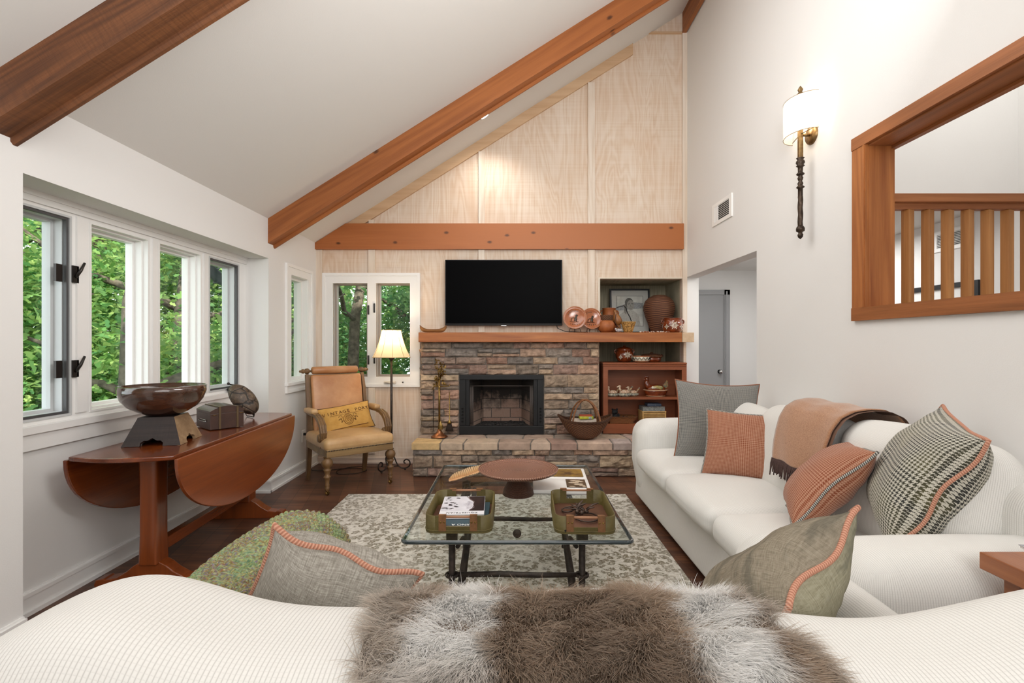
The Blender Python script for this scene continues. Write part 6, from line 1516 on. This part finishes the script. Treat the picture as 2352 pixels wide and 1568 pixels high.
# ================================================================ SOFA IN THE FOREGROUND, SEEN OVER ITS BACK
s2 = thing('sofa', 'ivory waffle-slipcovered loveseat in the foreground seen from behind over its back', 'sofa', (.08, 1.1, 0))
def V2(x, y, z=0): return Vector((x-.08, y-1.1, z))
def topz(x):
    z = .842
    z += .06*math.exp(-((x+.63)/.16)**2)+.045*math.exp(-((x-1.02)/.20)**2)-.02*math.exp(-((x-.62)/.16)**2)
    return z
XA, XB, YC, HY = -.87, 1.10, .775, .185
def backfn(x, a, off=0.0):
    "x along the back, a from 0 (behind, low) to pi (in front, low)"
    e = max(0, 1-min(x-XA, .22)/.22); e2 = max(0, 1-min(XB-x, .12)/.12); sh = (1-e**2.4)**.42*(1-e2**2.4)**.42
    c, s_ = -math.cos(a), math.sin(a)
    y = YC+(HY*sh+off)*math.copysign(abs(c)**.55, c); zt = topz(x)-(1-sh)*.10
    z = .38+(zt-.38+off)*abs(s_)**.62
    return Vector((x, y, z))
def cosx(u): return XA+(XB-XA)*(u*(1-.0)) 
mb = MB()
NU, NA = 110, 64
def bf(u, v_):
    uu = u+.018*math.sin(2*PI*u)*-1
    return backfn(XA+(XB-XA)*min(1, max(0, uu)), PI*v_)-Vector((.08, 1.1, 0))
G = [[mb.v(bf(i/NU, j/NA)) for j in range(NA+1)] for i in range(NU+1)]
Ls = []
for i in range(NU+1):
    L = [0]
    for j in range(NA): L.append(L[-1]+(G[i][j+1].co-G[i][j].co).length)
    Ls.append([l-L[NA//2] for l in L])
for i in range(NU):
    for j in range(NA):
        q = [(i, j), (i+1, j), (i+1, j+1), (i, j+1)]
        mb.f([G[a][b_] for a, b_ in q], [(G[a][b_].co.x, Ls[a][b_]) for a, b_ in q])
mb.rbox(V2(.11, .775, .22), (.99, .18, .19), .04, 3, 6)
mb.build('backrest', M_slip, s2, merge=False)
for x, hw_ in ((-.725, .135), (.85, .115)):
    mb = MB(); mb.rbox(V2(x, 1.295, .365), (hw_, .415, .30), .115, 6, 10, puff=(.0, .03, .02)); mb.build('arm', M_slip, s2)
for x in (-.255, .41):
    mb = MB(); mb.rbox(V2(x, 1.31, .39), (.335, .37, .085), .06, 5, 10, puff=(.004, .02, .03)); mb.build('seat_cushion', M_slip, s2)
mb = MB(); mb.rbox(V2(.08, 1.31, .17), (.69, .38, .14), .03, 3, 6); mb.build('base', M_slip, s2)
for x, y in ((-.78, .7), (.9, .7), (-.78, 1.66), (.9, 1.66)): MB().rbox(V2(x, y, .02), (.03, .03, .02), .004, 1, 1).build('foot', M_legs, s2)

# ================================================================ FUR THROW over the back
ft = thing('fur_throw', 'brown and white long-haired fur throw draped over the foreground sofa back', 'throw', (.11, .8, .83))
OFT = Vector((.11, .8, .83))
def fur_edge(a):   # left and right borders of the hide as it goes over the back
    t = (a/PI); return -.185-.045*t+.02*math.sin(9*t), .455-.10*max(0, t-.45)/.55+.02*math.sin(7*t+1)
def furpt(u, a, off):
    l, r_ = fur_edge(a); return backfn(l+(r_-l)*u, a, off)
A0, A1 = .42, 2.62
mb = MB(); mb.grid(lambda u, v_: furpt(u, A0+(A1-A0)*v_, .008)-OFT, 60, 50); mb.build('hide', plain('fur_hide', '6b5442', .95, c2='9a8874', vs=7), ft)
R = np.random.RandomState(4); NF = 200000
US = R.uniform(0, 1, NF); AS = R.uniform(A0, A1, NF)
tab_u, tab_a = 90, 90
tab = np.array([[furpt(i/(tab_u-1), A0+(A1-A0)*j/(tab_a-1), .008) for j in range(tab_a)] for i in range(tab_u)])
du = np.gradient(tab, axis=0); da = np.gradient(tab, axis=1); nrm = np.cross(da, du); nrm /= np.linalg.norm(nrm, axis=2)[:, :, None]+1e-9
if nrm[tab_u//2, tab_a//2, 2] < 0: nrm = -nrm
def samp(T_, u, a):
    x = u*(tab_u-1.001); y = (a-A0)/(A1-A0)*(tab_a-1.001); i = x.astype(int); j = y.astype(int); fx = (x-i)[:, None]; fy = (y-j)[:, None]
    return T_[i, j]*(1-fx)*(1-fy)+T_[i+1, j]*fx*(1-fy)+T_[i, j+1]*(1-fx)*fy+T_[i+1, j+1]*fx*fy
P0 = samp(tab, US, AS); N0 = samp(nrm, US, AS)
def vn(P, f, seed):
    "cheap smooth noise: sum of sines with random directions"
    q = np.random.RandomState(seed); o = np.zeros(len(P))
    for k_ in range(6):
        d_ = q.normal(0, 1, 3); d_ /= np.linalg.norm(d_); o += np.sin(P @ d_*f*q.uniform(.6, 1.6)+q.uniform(0, 6.28))
    return o/6
cl1, cl2, cl3 = vn(P0, 70, 1), vn(P0, 70, 2), vn(P0, 160, 3)
flow = np.stack([.15*(US-.5)*2+.9*cl1, -.45+.75*cl2-.9*(AS < 1.2)+ .5*(AS > 1.9), -.15+.5*cl3*0-.55*(AS < 1.1)-.3*(AS > 2.1)], 1)
flow += R.normal(0, .11, flow.shape)
flow /= np.linalg.norm(flow, axis=1)[:, None]
Ln = .042*R.uniform(.6, 1.3, NF)*(1+.25*cl3)
K = 5; pts = np.zeros((NF, K, 3)); side = np.cross(N0, flow); side /= np.linalg.norm(side, axis=1)[:, None]+1e-9
crl = R.normal(0, .28, NF)+.5*vn(P0, 120, 5)
for k_ in range(K):
    t_ = k_/(K-1); dirn = N0*(1-.45*t_)*.85+flow*(.25+.75*t_)+side*(crl*t_)[:, None]
    pts[:, k_] = P0 if k_ == 0 else pts[:, k_-1]+dirn/np.linalg.norm(dirn, axis=1)[:, None]*(Ln/(K-1))[:, None]
wd = np.array([.00055, .0006, .0005, .0004, .0001])
ra = R.uniform(0, PI, NF); bn = np.cross(side, N0); sd = side*np.cos(ra)[:, None]+bn*np.sin(ra)[:, None]
Vv = np.stack([pts-sd[:, None, :]*wd[None, :, None], pts+sd[:, None, :]*wd[None, :, None]], 2).reshape(-1, 3)-np.array(OFT)
b0 = (np.arange(NF)*K*2)[:, None]; fc = []
for k_ in range(K-1): fc.append(np.stack([b0[:, 0]+2*k_, b0[:, 0]+2*k_+1, b0[:, 0]+2*k_+3, b0[:, 0]+2*k_+2], 1))
FC = np.stack(fc, 1).reshape(-1, 4); nf_ = len(FC)
me = bpy.data.meshes.new('fur'); me.vertices.add(len(Vv)); me.loops.add(nf_*4); me.polygons.add(nf_)
me.vertices.foreach_set('co', Vv.ravel().astype(np.float32)); me.loops.foreach_set('vertex_index', FC.ravel().astype(np.int32)); me.polygons.foreach_set('loop_start', np.arange(0, nf_*4, 4, dtype=np.int32)); me.update(calc_edges=True)
# hide colours: brown saddle, white bands at both flanks, grey-brown outer edges
xw = US+.03*vn(P0, 25, 7)
def sm(a, b_, x): t_ = np.clip((x-a)/(b_-a), 0, 1); return t_*t_*(3-2*t_)
yy = (P0[:, 1]-.6)/.36
wl = sm(.07, .13, xw-.12*(yy-.5))*(1-sm(.28, .34, xw-.05*(yy-.6)))*sm(-.1, .35, yy); wr = sm(.76, .82, xw+.10*(1-yy))*(1-sm(.97, 1.02, xw+.12*(1-yy)))
dk = sm(.1, .9, .5+.6*vn(P0, 30, 8))
cb = np.array(lin('bda893')[:3]); cd_ = np.array(lin('87715e')[:3]); cw = np.array(lin('f7f6f4')[:3]); cg = np.array(lin('d2cdc7')[:3])
base_c = cb[None]*(1-dk[:, None])+cd_[None]*dk[:, None]
gm_ = np.clip((1-sm(.06, .14, xw))+sm(.93, 1.0, xw), 0, 1)[:, None]*.8; base_c = base_c*(1-gm_)+cg[None]*gm_
wm = np.clip(wl+wr, 0, 1)[:, None]; root_c = base_c*(1-wm)+cw[None]*wm
jit = R.uniform(.8, 1.2, NF)[:, None]; tipw = (R.uniform(0, 1, NF) < .28)[:, None]*1.0
CC = np.zeros((NF, K, 2, 4)); CC[..., 3] = 1
for k_ in range(K):
    t_ = k_/(K-1); c_ = root_c*jit*(1-.0*t_); lt = np.array(lin('d9ccbd')[:3])
    c_ = c_*(1-(.30+.35*tipw)*t_*(1-wm))+lt[None]*((.30+.35*tipw)*t_*(1-wm)); CC[:, k_, :, :3] = np.clip(c_, 0, 1)[:, None, :]
ca = me.color_attributes.new('Col', 'FLOAT_COLOR', 'POINT'); ca.data.foreach_set('color', CC.reshape(-1, 4).ravel().astype(np.float32))
me.materials.append(vcol('fur_hair', .6, 0, spec=.2, var=0, trans=.55)); o = bpy.data.objects.new('fur', me); COL.objects.link(o); o.parent = ft; o['kind'] = 'stuff'

# ================================================================ KNITTED THROW over the left arm
kt = thing('knitted_throw', 'chunky green multicoloured knitted throw folded over the foreground sofa arm', 'throw', (-.725, 1.5, .68))
m = vcol('knit_yarn', .95, .35, 260, .1, .25, 180)
def knit_base(u, v_):
    # u along the arm (towards the room), v over the arm from outside to seat side
    y = 1.17+.60*u; a = PI*1.16*(v_-.5)
    hw_ = .152+.010*math.sin(5*u); top = .705+.022*math.sin(PI*u)**.7-.05*max(0, u-.85)/.15
    x = -.725+hw_*math.copysign(abs(math.sin(a))**.8, a)*1.0
    z = top-.17*(1-max(0, math.cos(a))**.75)-(.16*max(0, abs(v_-.5)-.43)/.07)
    y -= .10*max(0, (v_-.5))*(1-u)*0
    return Vector((x, y, z))
q_ = np.random.RandomState(2)
yc = [lin(c)[:3] for c in ('9aae74', 'b3c284', '7a9c78', 'a6bd9c', 'c0c086', 'a39666', '8f8496', 'ad815a', '869866', 'cacd98')]
ROWS, STI = 36, 30
mb = MB().color(); nu, nv = ROWS*8, STI*7
def knit(u, v_):
    p = knit_base(u, v_); e = .004; n_ = (knit_base(min(1, u+e), v_)-knit_base(max(0, u-e), v_)).cross(knit_base(u, min(1, v_+e))-knit_base(u, max(0, v_-e))).normalized()
    if n_.z < 0 and abs(v_-.5) < .4: n_ = -n_
    r_ = u*ROWS; st = v_*STI+(.5 if int(r_) % 2 else 0); fr_ = r_ % 1; fs = st % 1
    h = .0095*(abs(math.sin(PI*fs))**.6)*(.35+.65*abs(math.sin(PI*fr_))**.6)+.003*mnoise.noise(Vector((u*40, v_*40, 0)))
    return p+n_*h-Vector((-.725, 1.5, .68))
def kcol(u, v_):
    r_ = int(u*ROWS); st = int(v_*STI+(.5 if r_ % 2 else 0)); f_ = .5+.45*mnoise.noise(Vector((r_*.16, st*.35, 3)))+.25*mnoise.noise(Vector((r_*.9, st*.8, 8)))+.55*mnoise.noise(Vector((u*160, v_*130, 8)))
    k_ = int(max(0, min(.999, f_))*len(yc)); c = yc[k_]; dkk = .8+.35*mnoise.noise(Vector((u*180, v_*180, 1)))
    return [x*dkk for x in c]
mb.grid(knit, nu, nv, cfn=kcol)
# rolled near hem
for o_ in (0, .016):
    n0 = len(mb.bm.verts)
    mb.tube([knit_base(0.0, i/90)+Vector((.725, -1.5-.004+o_*.5, -.68-.006-o_)) for i in range(91)], [.012+.003*math.sin(i*2.1) for i in range(91)], 8)
    mb.bm.verts.ensure_lookup_table()
    for k_ in range(n0, len(mb.bm.verts)): mb.bm.verts[k_][mb.col] = tuple(x*.75 for x in yc[((k_-n0)//24) % len(yc)])+(1,)
mb.build('knit', m, kt, merge=False)

# ================================================================ BROWN THROW on the right sofa's back
bt = thing('fringed_throw', 'camel brown wool throw with dark fringe draped over the right sofa back', 'throw', (1.55, 2.5, .9))
m, nt, b = new_mat('camel_wool'); b.inputs['Roughness'].default_value = .95; b.inputs['Sheen Weight'].default_value = .5; b.inputs['Specular IOR Level'].default_value = .1
n1 = nz(nt, coords(nt), 220, 3); lk(nt, ramp(nt, n1, [(.35, lin('986c50')), (.65, lin('b48a6a'))]), b.inputs['Base Color']); bump(nt, b, n1, .2, .001)
prof = [(1.845, .80), (1.83, .90), (1.79, .955), (1.73, .982), (1.66, .985), (1.59, .975), (1.53, .945), (1.49, .89), (1.465, .82), (1.448, .76), (1.437, .70), (1.432, .67)]
def pr_at(t_):
    x = t_*(len(prof)-1); i = min(int(x), len(prof)-2); f_ = x-i; return prof[i][0]*(1-f_)+prof[i+1][0]*f_, prof[i][1]*(1-f_)+prof[i+1][1]*f_
def thr(off, dy=0):
    def fn(u, v_):
        x, z = pr_at(v_); y = 2.24+dy+u*(.54-.13*v_)+.03*v_
        return Vector((x-off-.006*math.sin(9*u+3*v_)*v_-1.55, y-2.5, z+off*.6+.004*math.sin(14*u+v_*4)-.9))
    return fn
mb = MB(); mb.grid(thr(.012), 24, 48); mb.grid(thr(.004), 24, 48)
for u_ in (0, 1): mb.grid(lambda a, b_: thr(.012)(u_, a).lerp(thr(.004)(u_, a), b_), 48, 1)
mb.grid(lambda a, b_: thr(.012)(a, 1).lerp(thr(.004)(a, 1), b_), 24, 1)
mb.build('cloth', m, bt)
mb = MB(); mb.grid(lambda u, v_: thr(.0, -.022)(u*.8, v_*.97), 10, 40); mb.build('underlayer', plain('dark_wool', '6e5142', .95), bt)
fm = plain('dark_fringe', '3d2a28', .9, c2='55403a', vs=200)
for i in range(44):
    p = thr(.010)(i/43, 1); L = rnd.uniform(.075, .10); dx, dy = rnd.uniform(-.004, .004), rnd.uniform(-.008, .008)
    MB().tube([p, p+Vector((-.006, dy*.4, -L*.3)), p+Vector((-.009+dx, dy, -L*.65)), p+Vector((-.012+dx, dy*1.4, -L*.95))], [.0042, .0045, .004, .003], 6).build('fringe_tassel', fm, bt)

# ================================================================ PILLOWS
pillow('throw_pillow', 'grey fine-check pillow standing at the far end of the right sofa', .61, .56, .17, (1.457, 3.48, .745), (.997, .0, -.06), (.07, .12, .98), M_hA, plain('rust_thin_piping', '8d5a42', .8), pr=.0045, seed=3, conc=.10)
pillow('throw_pillow', 'rust lumbar pillow with dark piping in front of the grey pillow, right sofa', .50, .42, .15, (1.44, 3.0, .672), (.86, -.5, -.02), (.336, .237, .911), M_rust, M_pipe_g, pr=.0055, seed=5, conc=.08)
pillow('throw_pillow', 'rust pillow seen edge-on beside the big houndstooth pillow on the right sofa', .42, .44, .20, (1.376, 2.144, .696), (-.435, -.896, .094), (.627, -.226, .746), M_rust, M_pipe_g, pr=.006, seed=8, wave=.008, conc=.10)
pillow('throw_pillow', 'large black and cream houndstooth pillow with coral piping, near end of right sofa', .50, .50, .26, (1.56, 1.86, .795), (.369, -.317, .874), (.483, .869, .111), M_hD, M_pipe_o, pr=.007, seed=11, wave=.010, conc=.08)
M_lingr = linen('grey_linen', '9a958c', '7c786f', 'b8b4ab', 520); M_sage = linen('sage_wool', '99957f', '817d68', 'a9a591', 420, streak='66665a'); M_taupe = linen('taupe_wool', '8a8171', '72695b', '9a9282', 420, streak='55534a')
pillow('throw_pillow', 'grey linen pillow with coral piping beside the knitted throw on the foreground sofa', .35, .34, .22, (-.445, 1.16, .69), (.86, .20, -.40), (.25, -.40, .88), M_lingr, M_pipe_o, pr=.0065, seed=14, wave=.010, wr=.010, conc=.09)
pillow('throw_pillow', 'sage and taupe wool pillow with coral piping at the right end of the foreground sofa', .42, .40, .21, (.62, 1.171, .701), (.259, -.644, .72), (.768, .59, .251), M_taupe, M_pipe_o, pr=.0065, seed=17, wave=.012, wr=.012, conc=.08, backmat=M_sage)

# ================================================================ END TABLE, HALL CONSOLE
et = thing('end_table', 'reddish wood end table at the right edge behind the sofa arm', 'table', (1.56, 1.15, 0))
M_mapl = wood('oak_end_table', 'a8683c', '8a4e28', 'y', rough=.35, freq=26, contrast=1.0, coat=.2)
MB().box(-.265, .28, -.2, .205, .675, .722).build('top_board', M_mapl, et, bevel=.003)
for x in (-.2, .24):
    for y in (-.16, .16): MB().box(x-.02, x+.02, y-.02, y+.02, 0, .675).build('leg', M_mapl, et)
t = thing('magazine', 'glossy magazine lying on the end table at the right edge', 'magazine', (1.62, 1.20, .7225), math.radians(-8))
MB().box(-.21, .15, -.12, .15, 0, .007).build('pages', M_page, t); MB().box(-.213, .152, -.122, .152, .007, .0085).build('cover', plain('magazine_print', 'c9c4c2', .25, c2='6a7080', vs=16), t)
t = thing('console_table', 'brown console table in the hall just past the doorway', 'table', (2.06, 4.66, 0))
MB().box(-.14, .16, -.22, .22, .79, .82).build('top_board', M_cherry_y, t, bevel=.003)
for x in (-.11, .13):
    for y in (-.19, .19): MB().box(x-.018, x+.018, y-.018, y+.018, 0, .79).build('leg', M_cherry_z, t)
t = thing('paper_stack', 'loose white papers on the console table in the hall', 'papers', (2.06, 4.66, .8205)); MB().box(-.11, .11, -.15, .15, 0, .006).build('sheets', M_page, t)

# ================================================================ WALL SCONCE
sc = thing('wall_sconce', 'lit wall sconce with curved cream shade and long turned bronze rod on the right wall', 'sconce', (XR, 3.07, 2.44))
M_bz = plain('bronze_gold', '9a8058', .35, .85, c2='6e5638', vs=30); M_bzd = plain('dark_bronze', '4a3d32', .4, .8, c2='352c26', vs=40)
Mr = Matrix.Translation((-.075, 0, 0))
mb = MB().lathe([(.0001, .48), (.008, .47), (.016, .455), (.010, .44), (.018, .43), (.024, .415), (.022, .405), (.03, .395), (.03, .385)], 18, M=Mr); mb.build('finial', M_bz, sc)
MB().rbox((-.075, 0, .21), (.0125, .0125, .19), .003, 2, 2).build('upper_rod', M_bz, sc)
tp = [(.013, .03), (.024, .025), (.016, .015), (.024, .005), (.026, -.005), (.018, -.018), (.025, -.025), (.015, -.032), (.014, -.065), (.024, -.075), (.022, -.08), (.011, -.088), (.017, -.10), (.014, -.112), (.010, -.12), (.017, -.135), (.013, -.148), (.022, -.155), (.024, -.16), (.014, -.168), (.014, -.215)]
mb = MB().lathe(tp, 20, M=Mr)
def twist(a, i): return .10*math.cos(3*a+i*.55)
mb.lathe([(.0145, -.215-.008*i) for i in range(24)], 24, M=Mr, rib=twist); mb.lathe([(.014, -.40), (.022, -.41), (.025, -.42), (.024, -.435), (.012, -.442), (.012, -.45), (.017, -.458), (.014, -.472), (.0001, -.486)], 18, M=Mr); mb.build('turned_rod', M_bzd, sc)
MB().lathe([(.0001, .02), (.05, .018), (.058, .008), (.06, 0)], 28, M=Matrix.Translation((0, 0, .17)) @ Matrix.Rotation(-PI/2, 4, 'Y')).tube([(-.01, 0, .17), (-.07, 0, .17)], .01, 8).build('back_plate', M_bz, sc)
mb = MB(); sh = lambda u, v_, o_=0: Vector((-.045-(.115+o_)*math.sin(PI*u), -(.138+o_)*math.cos(PI*u), .16+.225*v_))
mb.grid(lambda u, v_: sh(u, v_), 36, 4); mb.build('shade', shade_mat('sconce_shade', 'f4ead8', .26), sc, recalc=False)
mb = MB()
for v_ in (0, 1): mb.tube([sh(i/36, v_, .0) for i in range(37)], .0018, 5)
mb.tube([(-.075, 0, .175), (-.045, -.136, .175)], .003, 6); mb.tube([(-.075, 0, .175), (-.045, .136, .175)], .003, 6); mb.build('shade_wire', M_bz, sc)
lamp('sconce_bulb_lower', 'POINT', (XR-.085, 3.01, 2.72), 1.0, (1, .86, .68), size=.03)
lamp('sconce_bulb_upper', 'POINT', (XR-.085, 3.13, 2.72), 1.0, (1, .86, .68), size=.03)
